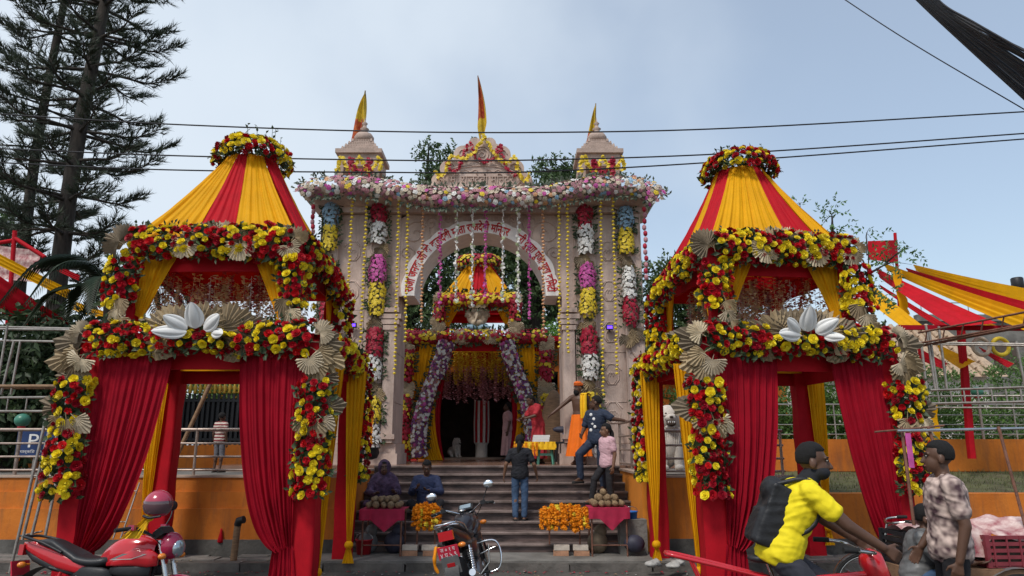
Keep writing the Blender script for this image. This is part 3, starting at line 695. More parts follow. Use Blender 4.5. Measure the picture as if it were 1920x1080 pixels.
# ================================================================== pavilions
def pavilion(which, origin, rz, WL, DL, WU, DU, zL, zU, zR, rr, roof, S, stuff=False, sc=1.0, zb=0.0, z0f=0.0, uoff=0.0, far=False):
    """S = +1 when the right flank is seen, -1 when the left flank is. Local frame: x right, y away, z up."""
    O = V(origin); Mz = Matrix.Rotation(rz, 3, 'Z')
    def T(x, y, z): return O + Mz @ V((x, y, z))
    D = lambda x, y, z: Mz @ V((x, y, z))
    root = thing('pavilion', which + ' flower-covered pavilion draped in red and yellow cloth', 'pavilion', O)
    hw, hu = WL / 2, WU / 2; yu = (DL - DU) / 2
    back0 = zb
    pw = .30 * sc
    # posts
    for i, (sx, y) in enumerate(((-1, 0), (1, 0), (-1, DL), (1, DL))):
        m = MB(); post_cloth(m, T(sx * hw, y, z0f if y == 0 else back0), T(sx * hw, y, zL), pw * (1 if y == 0 else .85), seed=i * 7); m.build('lower_post', 'red_cloth', root, True)
        m = MB(); post_cloth(m, T(uoff + sx * hu, yu + (DU if y else 0), zL), T(uoff + sx * hu, yu + (DU if y else 0), zU), pw * .55, seed=i * 5 + 3); m.build('upper_post', 'red_cloth', root, True)
    # beams and valances
    def beam(a, b, h, th, mt, nm):
        a, b = V(a), V(b); d = (b - a); L = d.length; m = MB(); xx = d.normalized(); n = V((xx.y, -xx.x, 0))
        for sg in (1, -1):
            m.grid(lambda u, v: a + d * u + n * sg * (th / 2 + .012 * noise.noise(V((u * L * 5, v * 2, sg)))) + V((0, 0, (v - .5) * h)), 24, 3)
        for sg in (1, -1): m.grid(lambda u, v: a + d * u + n * (v - .5) * th + V((0, 0, sg * h / 2)), 24, 1)
        return m.build(nm, mt, root, True)
    e = .02
    for (x0, y0, x1, y1) in ((-hw, -e, hw, -e), (-hw, DL + e, hw, DL + e), (-hw - e, 0, -hw - e, DL), (hw + e, 0, hw + e, DL)):
        beam(T(x0, y0, zL - .02), T(x1, y1, zL - .02), .22 * sc, .2 * sc, 'red_cloth', 'lower_beam')
        beam(T(x0, y0, zL - .24 * sc), T(x1, y1, zL - .24 * sc), .24 * sc, .03, 'red_cloth', 'valance')
    beam(T(-hw, DL - .1, zL - .06 * sc), T(hw, DL - .1, zL - .06 * sc), .22 * sc, .04, 'yellow_cloth', 'valance')
    for (x0, y0, x1, y1) in ((-hu, -e, hu, -e), (-hu, DU + e, hu, DU + e), (-hu - e, 0, -hu - e, DU), (hu + e, 0, hu + e, DU)):
        beam(T(uoff + x0, yu + y0, zU), T(uoff + x1, yu + y1, zU), .2 * sc, .14 * sc, 'red_cloth', 'upper_beam')
        beam(T(uoff + x0 * .97, yu + y0 + .05, zU - .22 * sc), T(uoff + x1 * .97, yu + y1 + .05, zU - .22 * sc), .26 * sc, .03, 'red_cloth', 'valance')
    # pleated roof panels
    cx, cy = uoff, yu + DU / 2; he = .10 * sc
    cor = [(-hu - he, -DU / 2 - he), (hu + he, -DU / 2 - he), (hu + he, DU / 2 + he), (-hu - he, DU / 2 + he)]
    angs = [225, 315, 405, 495]
    for s_i in range(4):
        a, b = cor[s_i], cor[(s_i + 1) % 4]; A0 = R(angs[s_i])
        for (u0, u1, c) in roof[s_i]:
            def bot(u): t = u0 + (u1 - u0) * u; return T(cx + a[0] + (b[0] - a[0]) * t, cy + a[1] + (b[1] - a[1]) * t, zU + .02)
            def topf(u): t = u0 + (u1 - u0) * u; an = A0 + R(90) * t; return T(cx + rr * math.cos(an), cy + rr * math.sin(an), zR)
            def midf(u): q = topf(u).lerp(bot(u), .5); ctr = T(cx, cy, q.z); return q + (ctr - q) * .07 + V((0, 0, -.03))
            an = A0 + R(45); nr = D(math.cos(an), math.sin(an), .5).normalized(); m = MB()
            cloth(m, topf, bot, max(2, (u1 - u0) * WU / sc * 5.5), .020 * sc, nr, max(10, int((u1 - u0) * 110)), 16, 0, midf, ph=s_i + u0 * 3, ampv=lambda v: .45 + .75 * v)
            m.build('roof_panel', 'yellow_cloth' if c == 'y' else 'red_cloth', root, True)
    # tied-back yellow drapes in the upper opening (front and seen flank)
    for sx in (-1, 1):
        m = MB(); x0 = uoff + sx * hu * .94
        cloth(m, lambda u: T(x0 - sx * .52 * sc * u, yu - .03, zU - .10 * sc), lambda u: T(x0 - sx * (.02 + .10 * u) * sc, yu - .03, zL + (.36 - .06 * u) * sc), 6, .022 * sc, D(0, -1, 0), 40, 12, 0,
              lambda u: T(x0 - sx * (.30 * u + .01) * sc, yu - .03, (zU + zL) / 2 + .12)); m.build('tied_drape', 'yellow_cloth', root, True)
    x0 = uoff + S * (hu + .02)
    for y_, dr in ((yu + .08, 1), (yu + DU - .08, -1)):
        m = MB(); cloth(m, lambda u: T(x0, y_ + dr * .42 * sc * u, zU - .1), lambda u: T(x0, y_ + dr * .08 * u, zL + .3 * sc), 5, .02 * sc, D(S, 0, 0), 30, 10)
        m.build('tied_drape', 'yellow_cloth', root, True)
    # big red curtains of the lower opening, gathered at the posts
    if not far:
        for sx in (-1, 1):
            m = MB(); x0 = sx * (hw - pw * .35); wd = .92 if sx < 0 else .80
            wd *= WL / 2.75
            cloth(m, lambda u: T(x0 - sx * wd * u, -.14, zL - .12), lambda u: T(x0 - sx * (-.02 + .20 * u), -.16, z0f + .62 - .10 * u), 8, .035, D(0, -1, 0), 90, 30, 0,
                  lambda u: T(x0 - sx * (wd * .80 * u), -.20 - .05 * u, z0f + 1.45 - .75 * u * u), ampv=lambda v: .5 + .8 * v)
            cloth(m, lambda u: T(x0 - sx * (-.03 + .24 * u), -.17, z0f + .60), lambda u: T(x0 - sx * (-.10 + .36 * u), -.15, z0f + .03), 5, .025, D(0, -1, 0), 40, 8)
            m.build('curtain', 'red_cloth_dark', root, True)
        # narrow yellow drapes: on the seen flank with a knot, and one behind the front-left curtain
        def knot_drape(x, y, ztop, zk, w0, lean=0.0, nr=(0, -1, 0)):
            m = MB(); nx = D(*nr); sd = V((-nx.y, nx.x, 0))
            cloth(m, lambda u: T(x, y, ztop) + sd * (u - .5) * w0, lambda u: T(x + lean, y, zk) + sd * (u - .5) * .06, 5, .018, nx, 36, 12, 0, lambda u: T(x + lean * .5, y, (ztop + zk) / 2) + sd * (u - .5) * w0 * .75)
            m.ell(T(x + lean, y, zk - .03), (.065, .06, .06), 10, 6)
            cloth(m, lambda u: T(x + lean, y, zk - .05) + sd * (u - .5) * .05, lambda u: T(x + lean, y, zk - .28) + sd * (u - .5) * .17, 4, .014, nx, 20, 5)
            m.build('knotted_drape', 'yellow_cloth', root, True)
        knot_drape(S * (hw + .16), DL - .35, zL - .2, zb + .28, .30)
        knot_drape(S * (hw + .20), .22, zL - .25, zb + .16, .26, -S * .08)
        knot_drape(-S * (hw + .16) , DL - .16, zL - .2, zb + .45, .30)
    return root, T, D

def roses_for(pav, T, D, WL, DL, WU, DU, zL, zU, zR, rr, S, who, uoff=0.0, sd=0):
    hw, hu = WL / 2, WU / 2; yu = (DL - DU) / 2; G = 'rose garlands on the ' + who + ' pavilion'
    fr = lambda p: D(0, -1, .12); W = who + ' pavilion'; nF = D(0, -1, .15)
    cx, cy = uoff, yu + DU / 2
    ringp = [T(cx + (rr + .03) * math.cos(a), cy + (rr + .03) * math.sin(a), zR + .10) for a in [2 * math.pi * k / 20 for k in range(21)]]
    c0 = T(cx, cy, zR)
    o = garland('red and yellow rose crown on the roof tip of the ' + W, ringp, .40, .13, lambda p: V((p.x - c0.x, p.y - c0.y, .35)), G, spacing=.078, name='rose_wreath', seed=sd)
    m = MB()
    for k in range(26):
        a = rnd(0, 6.28); r_ = rnd(.1, .42); p = T(cx + r_ * math.cos(a), cy + r_ * math.sin(a), zR + .26) - o.location; h = rnd(.06, .22)
        m.tube([p, p + V((0, 0, h))], .004, 3)
        for q in range(4): leaf(m, p + V((0, 0, h * (q + 1) / 4)), rvec() + V((0, 0, .4)), V((0, 0, 1)), .07, .02)
    tag(m.build('sprig', 'leaf_dark', o), kind='stuff')
    # upper beam: three runs of roses between fans
    z = zU - .02; y = yu - .15
    fans = []
    for k in range(6):
        t = -.95 + k * .38; fans.append((T(uoff + .05 + t * .34, y - .06, z + .14 - .06 * abs(t)), 'round', 'tan' if k % 3 else 'cream', .22, t * 70, nF, -14))
    for sx in (-1, 1): fans.append((T(uoff + sx * .36 + .05, y - .14, z - .04), 'round', 'cream', .24, sx * 168, nF, -12))
    fans += [(T(uoff - hu - .14, y - .06, z + .02), 'round', 'dark', .30, -60, nF, -8), (T(uoff - hu - .05, y - .03, z + .02), 'round', 'tan', .26, -20, nF, -4), (T(uoff + hu + .04, y - .14, z + .06), 'round', 'tan', .22, 30, nF, -14), (T(uoff + hu - .14, y - .12, z + .04), 'round', 'dark', .22, -40, nF, -14), (T(uoff + hu - .02, y - .16, z - .06), 'round', 'cream', .20, 150, nF, -14)]
    garland('long rose and fan-leaf garland along the front eave of the ' + W, [T(uoff - hu - .02, y, z), T(uoff, y, z + .02), T(uoff + hu + .02, y, z)], .43, .16, fr, G, fans=fans, seed=sd + 1)
    for sx, nm in ((-1, 'left'), (1, 'right')):
        x = uoff + sx * (hu + .04)
        fans = [(T(x - sx * .05, y - .17, zL + .52), 'spade', 'tan', .24, 175 + 12 * sx, nF, -10), (T(x + .03, y - .19, zL + .38), 'spade', 'cream', .24, 165, nF, -14), (T(x + .10, y - .20, zL + .26), 'spade', 'tan', .22, 150, nF, -16)]
        garland('upright rose garland on the upper front-%s post of the %s' % (nm, W), [T(x, y, z - .24), T(x + sx * .05, y, zL + .42)], .40, .16, fr, G, fans=fans, seed=sd + 2 + sx)
    xs = uoff + S * (hu + .12); fs = lambda p: D(S, -.35, .1)
    garland('rose garland along the flank eave and rear post of the ' + W, [T(xs - S * .04, yu + .02, z), T(xs, yu + DU * .5, z - .08), T(xs, yu + DU, z - .28), T(xs + S * .02, yu + DU + .02, zL + .95), T(xs + S * .02, yu + DU + .02, zL + .25)], .38, .15, fs, G, seed=sd + 6)
    # lower beam
    z = zL + .0; y = -.19
    for sx, nm in ((-1, 'left'), (1, 'right')):
        fans = [(T(sx * (hw + .12), y - .08, z + .08), 'round', 'cream', .20, sx * 60, nF, -12), (T(sx * (hw + .10), y - .04, z - .04), 'spade', 'dark', .36, sx * 80, nF, -6), (T(sx * (hw + .10), y - .12, z - .16), 'spade', 'tan', .28, sx * 120, nF, -14), (T(sx * (hw + .02), y - .15, z - .26), 'round', 'cream', .20, sx * 150, nF, -16), (T(sx * (hw + .16), y - .05, z - .22), 'spade', 'tan', .34, sx * 112, nF, -8),
                (T(sx * (hw + .10), y - .11, z - .30), 'spade', 'tan', .30, sx * 185, nF, -16), (T(sx * .52, y - .06, z + .02), 'spade', 'tan', .36, -sx * 60, nF, -10), (T(sx * .56, y - .10, z - .06), 'spade', 'tan', .32, -sx * 120, nF, -14)]
        garland('%s rose garland on the front beam of the %s' % (nm, W), [T(sx * (hw + .0), y, z), T(sx * .50, y, z + .01)], .44, .17, fr, G, fans=fans, seed=sd + 8 + sx)
        x = sx * (hw + .10)
        fans = [(T(x + .06 * sx, -.24, zL - .48), 'round', 'dark', .25, 180, nF, -14), (T(x - .08, -.36, zL - .96), 'spade', 'tan', .25, 195, nF, -14), (T(x + .03, -.39, zL - .99), 'spade', 'tan', .27, 165, nF, -16), (T(x + .13, -.38, zL - .98), 'spade', 'cream', .23, 140, nF, -16), (T(x + sx * .14, -.30, zL - .86), 'spade', 'dark', .30, sx * 80, nF, -8)]
        garland('tall rose garland on the lower front-%s post of the %s' % (nm, W), [T(x, -.22, zL - .52), T(x + sx * .02, -.24, zL - 1.2), T(x - sx * .01, -.24, 1.16)], .41, .17, fr, G, fans=fans, gaps=((.40, .44),), seed=sd + 12 + sx)
    # centre piece: roses, white lotus petals, fans
    fans = [(T(k * .16, y - .10, z + .10), 'spade' if abs(k) > 2 else 'round', 'dark' if k % 2 else 'tan', .37, k * 24, nF, -4) for k in (-3, -2, -1, 0, 1, 2, 3)]
    o = garland('rose centrepiece with white lotus petals on the front beam of the ' + W, [T(-.46, y - .02, z - .06), T(0, y - .05, z - .02), T(.46, y - .02, z - .06)], .24, .15, fr, G, fans=fans, name='rose_centrepiece', seed=sd + 16)
    n = D(0, -1, .1)
    for b, t_, wd in (((0, .10), (-.02, .42), .24), ((-.10, .06), (-.48, .04), .18), ((.10, .09), (.36, .25), .19), ((.20, .06), (.42, .0), .14), ((-.1, .09), (-.36, .24), .19)):
        if sd == 0 and t_ == (-.44, .30): continue
        p = lotus_petal(o, T(b[0], y - .22, z + b[1]), T(t_[0], y - .27, z + t_[1]), wd, n)
    xs = S * (hw + .14)
    fans = [(T(xs, .5, zL), 'spade', 'dark', .34, S * 40, D(S, -.5, .1), -8), (T(xs, 1.0, zL - .1), 'spade', 'tan', .34, S * 100, D(S, -.5, .1), -8)]
    garland('rose garland along the flank beam and down the rear post of the ' + W, [T(xs - S * .04, .05, zL - .02), T(xs, DL * .5, zL - .06), T(xs, DL, zL - .12), T(xs, DL + .02, zL - .9), T(xs, DL + .02, 1.25)], .36, .15, lambda p: D(S, -.45, .1), G, fans=fans, seed=sd + 18)
    # strings of petals hung inside the upper storey
    fc = thing('flower_curtain', 'strings of pale and red petals hanging inside the upper storey of the ' + W, 'garland', T(uoff, yu + DU * .6, zU - .2), group='petal curtains in the pavilions')
    for k in range(120):
        row = k % 3; x = uoff - hu * .86 + WU * .86 * rnd(0, 1); yy = yu + DU * (.12 + .28 * row)
        me = random.choice(STRAND) if random.random() < .76 else random.choice(STRAND_RED); o = put('flower_strand', me, fc); o.location = T(x, yy, zU - .22 - rnd(0, .08) - (.10 if me in STRAND else 0)) - fc.location; o.rotation_euler = (0, 0, rnd(0, 6)); o.scale = (1, 1, rnd(.75, 1.02))

LP = dict(WL=2.75, DL=2.1, WU=2.12, DU=1.9, zL=3.06, zU=4.36, zR=5.93, rr=.36)
roofL = [[(0, .36, 'y'), (.36, .60, 'r'), (.60, .985, 'y')], [(0, .06, 'r'), (.06, .5, 'r'), (.5, 1, 'y')], [(0, .4, 'y'), (.4, .6, 'r'), (.6, 1, 'y')], [(0, .5, 'y'), (.5, .9, 'r'), (.9, 1, 'y')]]
pl, TL, DLf = pavilion('left', (-3.88, 9.0, 0), 0, roof=roofL, S=1, zb=KERB, uoff=-.04, **LP)
roses_for(pl, TL, DLf, S=1, who='left', uoff=-.04, sd=0, **LP)
RP = dict(WL=2.46, DL=2.1, WU=1.84, DU=1.9, zL=3.06, zU=4.35, zR=5.84, rr=.36)
roofR = [[(0, .60, 'y'), (.60, .86, 'r'), (.86, 1, 'y')], [(0, .5, 'y'), (.5, 1, 'r')], [(0, .5, 'y'), (.5, 1, 'r')], [(0, .4, 'r'), (.4, .62, 'y'), (.62, 1, 'r')]]
rz = R(7); off = Matrix.Rotation(rz, 3, 'Z') @ V((2.46 / 2, 0, 0))
pr, TR, DR = pavilion('right', (2.46 + off.x, 9.1 + off.y, 0), rz, roof=roofR, S=-1, zb=KERB, uoff=-.06, **RP)
roses_for(pr, TR, DR, S=-1, who='right', uoff=-.06, sd=40, **RP)

# the pavilion at the temple door, seen through the arch: small blossoms
CP = dict(WL=3.62, DL=1.6, WU=1.9, DU=1.5, zL=4.52 - LAND, zU=5.55 - LAND, zR=6.72 - LAND, rr=.36)
roofC = [[(0, .38, 'y'), (.38, .66, 'r'), (.66, 1, 'y')], [(0, .5, 'r'), (.5, 1, 'y')], [(0, .5, 'y'), (.5, 1, 'r')], [(0, .5, 'r'), (.5, 1, 'y')]]
pc, TC, DC = pavilion('inner', (-.92, 18.6, LAND), 0, roof=roofC, S=1, far=True, sc=.9, **CP)
def inner_flowers():
    T, D = TC, DC; hw, hu = CP['WL'] / 2, CP['WU'] / 2; zL, zU, zR = CP['zL'], CP['zU'], CP['zR']; G = 'garlands on the inner pavilion'
    ry = ['petal_crimson', 'petal_yellow']; fr = lambda p: V((0, -1, .1)); nF = V((0, -1, .15)); c0 = T(0, .8, zR)
    ringp = [T(.5 * math.cos(a), .8 + .5 * math.sin(a), zR + .06) for a in [2 * math.pi * k / 18 for k in range(19)]]
    small_garland('small rose crown on the roof tip of the inner pavilion', ringp, .34, .14, lambda p: V((p.x - c0.x, p.y - c0.y, .3)), ry, [.5, .5], G, r=.058, spacing=.07)
    y = -.12
    fans = [(T(sx * (hu + .05), y - .08, zU + d), 'round', 'cream', .22, sx * a, nF, -10) for sx in (-1, 1) for d, a in ((.05, 60), (-.05, 120))] + [(T(k * .16, y - .1, zU - .12), 'round', 'cream', .13, 180 + k * 20, nF, -10) for k in (-1, 0, 1)]
    small_garland('small rose garland on the eave of the inner pavilion', [T(-hu - .05, y, zU), T(hu + .05, y, zU)], .36, .14, fr, ry, [.55, .45], G, r=.058, spacing=.07, fans=fans)
    for sx, nm in ((-1, 'left'), (1, 'right')):
        fans = [(T(sx * (hu + .08), y - .12, zL + .42 - .13 * k), 'round', 'cream', .24, 180 + (-1) ** k * 40, nF, -16) for k in range(3)]
        small_garland('small rose garland on the upper %s post of the inner pavilion' % nm, [T(sx * (hu + .06), y, zU - .1), T(sx * (hu + .06), y, zL + .45)], .30, .14, fr, ry, [.6, .4], G, r=.055, spacing=.07, fans=fans)
        fans = [(T(sx * (hw + .02), y - .1, zL - d), 'round', 'cream', .27, 180 + a, nF, -16) for d, a in ((.05, -40), (.15, 30), (.28, -10))] + [(T(sx * (hw - .0), y - .14, zL - d), 'round', 'cream', .27, 180 + a, nF, -16) for d, a in ((1.16, 30), (1.29, -25), (1.42, 15), (1.55, -5))]
        small_garland('tall small-rose garland on the lower %s post of the inner pavilion' % nm, [T(sx * hw, y - .06, zL - .35), T(sx * hw, y - .06, .28)], .34, .13, fr, ry, [.6, .4], G, r=.055, spacing=.07, fans=fans, gaps=((.30, .46),))
        small_garland('small rose garland on the %s part of the inner pavilion beam' % nm, [T(sx * hw, y, zL + .05), T(sx * .38, y, zL + .05)], .34, .14, fr, ry, [.6, .4], G, r=.058, spacing=.07)
        pts = [T(sx * .78, -.25, zL - .12), T(sx * .94, -.27, zL - .7), T(sx * 1.20, -.28, zL - 1.35), T(sx * 1.38, -.28, zL - 2.0), T(sx * 1.44, -.26, zL - 2.5), T(sx * 1.40, -.24, .1)]
        small_garland('purple and white orchid garland curving down the %s side of the door' % nm, catmull(pts, 20), .36, .14, fr, ['petal_purple', 'petal_white', 'petal_dusty', 'petal_white', 'petal_magenta'], [.34, .26, .14, .14, .12], 'orchid garlands at the door', r=.05, spacing=.054, cluster=13)
        m = MB(); t = thing('door_drape', 'yellow and red drape tied back on the %s side of the door' % nm, 'drape', T(sx * 1.1, -.1, 0), group='drapes at the temple door')
        for mi, off_ in ((0, 0), (1, .14)):
            m = MB(); cloth(m, lambda u: T(sx * (1.5 - .75 * u - off_), -.12 + off_ * .8, zL - .15), lambda u: T(sx * (1.25 - .42 * u - off_ * .2), -.12 + off_ * .8, .02), 7, .03, nF, 50, 20, 0, lambda u: T(sx * (1.66 - .34 * u - off_ * 1.3), -.1 + off_ * .8, zL * .38))
            m.build('cloth', ('yellow_cloth', 'red_cloth_dark')[mi], t, True)
        m = MB(); cloth(m, lambda u: T(sx * (hw - .1 - .45 * u), -.02, zL - .1), lambda u: T(sx * (hw - .1 - .45 * u), -.02, .05), 7, .02, nF, 50, 10); o = m.build('yellow_side_curtain', 'yellow_cloth'); tag(o, 'straight yellow curtain beside the %s post of the inner pavilion' % nm, 'curtain', 'drapes at the temple door')
    fans = [(T(k * .12, y - .14, zL + .05), 'round', 'cream', .26, sg * a, nF, -14) for sg in (-1, 1) for k, a in ((sg * 2.5, 60), (sg * 3.4, 130), (sg * 2.6, 150))]
    small_garland('small rose centrepiece with cream fans over the temple door', [T(-.3, y - .05, zL + .05), T(.3, y - .05, zL + .05)], .3, .14, fr, ry, [.55, .45], G, r=.055, spacing=.07, fans=fans)
    fc = thing('flower_curtain', 'yellow and pink petal fringe hanging over the temple doorway', 'garland', T(0, .25, zL - .2), group='petal curtains in the pavilions')
    for k in range(210):
        x = rnd(-1.7, 1.7); low = k % 2 and abs(x) < 1.05; me = STRAND[2] if low else random.choice(STRAND_GOLD)
        if abs(x) > 1.0 and low: continue
        o = put('flower_strand', me, fc); o.location = (x, rnd(-.1, .5), (-.42 if low else -.0) - rnd(0, .12)); o.rotation_euler = (0, 0, rnd(0, 6)); o.scale = (1.1, 1.1, rnd(.75, 1.0))
inner_flowers()
# idol roundel in the upper storey of the inner pavilion: pale relief on blue
t = thing('idol_roundel', 'pale garlanded figure relief on a blue base in the inner pavilion', 'idol', TC(0, .0, CP['zL'] + .22)); t.scale = (.8, .8, .72)
m = MB(); m.ell((0, 0, .52), (.36, .12, .34), 16, 10); m.ell((0, -.09, .60), (.15, .10, .18), 12, 8); m.ell((-.26, -.06, .60), (.13, .06, .14), 10, 6); m.ell((.26, -.06, .60), (.13, .06, .14), 10, 6); m.cap((0, -.17, .55), (-.08, -.2, .28), .045, .03, 8); m.ell((0, -.06, .30), (.22, .12, .14), 12, 6)
for k in range(14): a = math.pi * k / 13; m.ell((.38 * math.cos(a), -.03, .55 + .34 * math.sin(a)), (.05, .04, .05), 6, 4)
m.build('figure', 'petal_cream', t); m = MB(); m.ell((-.22, -.08, .10), (.22, .12, .13), 12, 6).ell((.22, -.08, .10), (.22, .12, .13), 12, 6).box((0, 0, -.02), (.7, .3, .06)); m.build('base', 'petal_blue', t)

# ================================================================== flowers on the gate
GF = lambda p: V((0, -1, .12))
def bunch(px, y0, y1, mt, label, wpx=34, Y=14.90, dry=0):
    a, b = at(px[0], y0 - 5, Y), at(px[1], y1 + 6, Y); fans = []
    if dry:
        for k in range(5): fans.append((b + V((rnd(-.1, .1), -.02, -.02 - .06 * k)), 'spade', 'dark' if k % 2 else 'tan', .26, 180 + rnd(-60, 60), V((0, -1, .1)), -6))
    small_garland(label, [a, b], wpx / 86, .13, GF, [mt], [1], 'blossom bunches on the gate pillars', r=.052, spacing=.062, name='flower_bunch', cat='flowers', fans=fans, dens=3600, ragged=.55)
cols = {'left inner': [(712, 712, 384, 412, 'petal_crimson', 'red', 0), (711, 710, 420, 452, 'petal_white', 'white', 1), (709, 708, 488, 526, 'petal_magenta', 'magenta', 0), (708, 706, 534, 584, 'petal_yellow', 'yellow', 1), (704, 702, 622, 664, 'petal_crimson', 'red', 0), (701, 700, 674, 708, 'petal_white', 'white', 1), (700, 699, 752, 790, 'petal_yellow', 'yellow', 0), (698, 697, 800, 838, 'petal_white', 'white', 0)],
        'right inner': [(1096, 1097, 394, 424, 'petal_crimson', 'red', 0), (1098, 1099, 432, 470, 'petal_white', 'white', 1), (1101, 1102, 502, 540, 'petal_magenta', 'magenta', 0), (1102, 1103, 548, 590, 'petal_yellow', 'yellow', 1), (1104, 1105, 620, 660, 'petal_crimson', 'red', 0), (1106, 1107, 670, 706, 'petal_white', 'white', 1), (1109, 1111, 744, 786, 'petal_yellow', 'yellow', 0), (1112, 1113, 796, 850, 'petal_white', 'white', 0)],
        'left outer': [(622, 621, 380, 422, 'petal_blue', 'blue', 0), (620, 619, 430, 464, 'petal_yellow', 'yellow', 1), (616, 615, 500, 556, 'petal_white', 'white', 0), (614, 613, 562, 606, 'petal_crimson', 'red', 1)],
        'right outer': [(1172, 1173, 396, 428, 'petal_blue', 'blue', 0), (1173, 1174, 436, 470, 'petal_yellow', 'yellow', 1), (1178, 1180, 508, 554, 'petal_white', 'white', 0), (1181, 1183, 562, 606, 'petal_crimson', 'red', 1)]}
for nm, L in cols.items():
    cnt = {}; seen = {}
    for c in L: cnt[c[5]] = cnt.get(c[5], 0) + 1
    for (xa, xb, y0, y1, mt, cn, dry) in L:
        seen[cn] = seen.get(cn, 0) + 1; which = '' if cnt[cn] == 1 else ('upper ', 'middle ', 'lower ')[seen[cn] - 1] if cnt[cn] == 3 else ('upper ', 'lower ')[seen[cn] - 1]
        bunch((xa, xb), y0, y1, mt, '%s%s blossom bunch on the %s pilaster of the gate' % (which, cn, nm), dry=dry, wpx=24 if 'outer' in nm else 27)
mat('leaf_grey', (.10, .125, .085), .6, .35, 3, trans=.15)
# mixed flower border along the cornice
mixed = ['petal_white', 'petal_blue', 'petal_cream', 'petal_dusty', 'petal_pink', 'petal_cream', 'petal_magenta', 'petal_peach', 'petal_yellow']; wt = [.12, .07, .14, .16, .16, .14, .10, .06, .05]
cn = [(566, 368), (585, 352), (640, 348), (700, 352), (760, 362), (815, 371)]; cm = [(815, 371), (870, 370), (930, 370), (1000, 371)]; cr = [(1000, 371), (1060, 360), (1120, 350), (1190, 350), (1222, 362), (1236, 378)]
for seg, nm in ((cn, 'left'), (cm, 'middle'), (cr, 'right')):
    small_garland('mixed pastel flower border on the %s part of the gate cornice' % nm, [at(x, y, 14.42) for x, y in seg], .40, .16, GF, mixed, wt, 'flower border of the cornice', r=.058, spacing=.076, cluster=6.5, dens=3600, leafmat='leaf_grey')
for sx, (x, y0, y1) in ((-1, (587, 385, 440)), (1, (1208, 392, 512))): 
    pass
mat('petal_green', (.50, .58, .34), .55, .15, 10, trans=.15)
# hanging strings
def string_garland(label, x0, y0, x1, y1, Y, style):
    a, b = at(x0, y0, Y), at(x1, y1, Y); t = thing('hanging_garland', label, 'garland', a, group='flower strings hung on the gate'); L = (b - a).length; m = MB(); n = max(6, int(L / {'y': .085, 'o': .075, 'm': .07, 'w': .05, 'x': .13}[style]))
    for k in range(n + 1):
        p = (b - a) * (k / n) + V((.012 * math.sin(k * 1.7), .012 * math.cos(k * 2.1), 0))
        if style in 'yo': m.lathe([(.010, -.026), (.031, -.012), (.035, .004), (.020, .020), (.0, .026)], 7, p, 0)
        elif style == 'm':
            for _ in range(3): bloom(m, p + rvec(.02), rvec() + V((0, -.8, 0)), .03, 0)
        elif style == 'w':
            if noise.noise(V((x0, k * .35, 0))) > -.02 or k > n - 3:
                for _ in range(2): bloom(m, p + rvec(.028), rvec() + V((0, -.8, 0)), .042, 0 if k % 3 else 1)
            else: m.lathe([(.014, -.03), (.016, .03)], 6, p, 0)
        else: m.lathe([(.02, -.06), (.045, -.03), (.045, .03), (.02, .06)], 8, p, k % 2)
    tag(m.build('blossoms', {'y': ['petal_yellow'], 'o': ['petal_peach'], 'm': ['petal_magenta'], 'w': ['petal_white', 'petal_green'], 'x': ['petal_crimson', 'petal_pink']}[style], t), kind='stuff')
    MB().tube([(0, 0, .1), b - a], .004, 4).build('thread', 'petal_cream', t)
strings = [(661, 372, 648, 640, 'y', 'leftmost yellow flower string on the left gate pillar'), (688, 374, 676, 640, 'y', 'second yellow flower string on the left gate pillar, before the red bunch'), (748, 370, 740, 700, 'y', 'long yellow flower string at the inner edge of the left pillar'), (765, 376, 760, 640, 'y', 'yellow flower string along the left end of the arch band'), (793, 376, 790, 602, 'o', 'orange flower string in the left side of the arch'), (826, 384, 824, 576, 'm', 'leftmost magenta flower string in the arch'), (857, 384, 854, 565, 'w', 'leftmost white flower string in the arch'), (887, 384, 885, 572, 'w', 'white flower string just left of the arch middle'), (911, 386, 909, 556, 'm', 'magenta flower string at the middle of the arch'), (943, 384, 943, 564, 'w', 'white flower string just right of the arch middle'), (971, 384, 971, 572, 'w', 'rightmost white flower string in the arch'), (992, 386, 993, 598, 'm', 'rightmost magenta flower string in the arch'), (1018, 384, 1019, 630, 'o', 'orange flower string in the right side of the arch'), (1048, 384, 1049, 650, 'y', 'yellow flower string along the right end of the arch band'), (1064, 378, 1065, 660, 'y', 'long yellow flower string at the inner edge of the right pillar'), (1126, 374, 1131, 740, 'y', 'yellow flower string right of the red bunch on the right pillar'), (1149, 372, 1157, 700, 'y', 'rightmost yellow flower string on the right gate pillar'), (587, 388, 586, 444, 'x', 'short crimson and pink string at the left end of the cornice'), (1208, 392, 1212, 520, 'x', 'long crimson and pink string at the right end of the cornice')]
for x0, y0, x1, y1, st, lb in strings: string_garland(lb, x0, y0, x1, y1, 14.62, st)
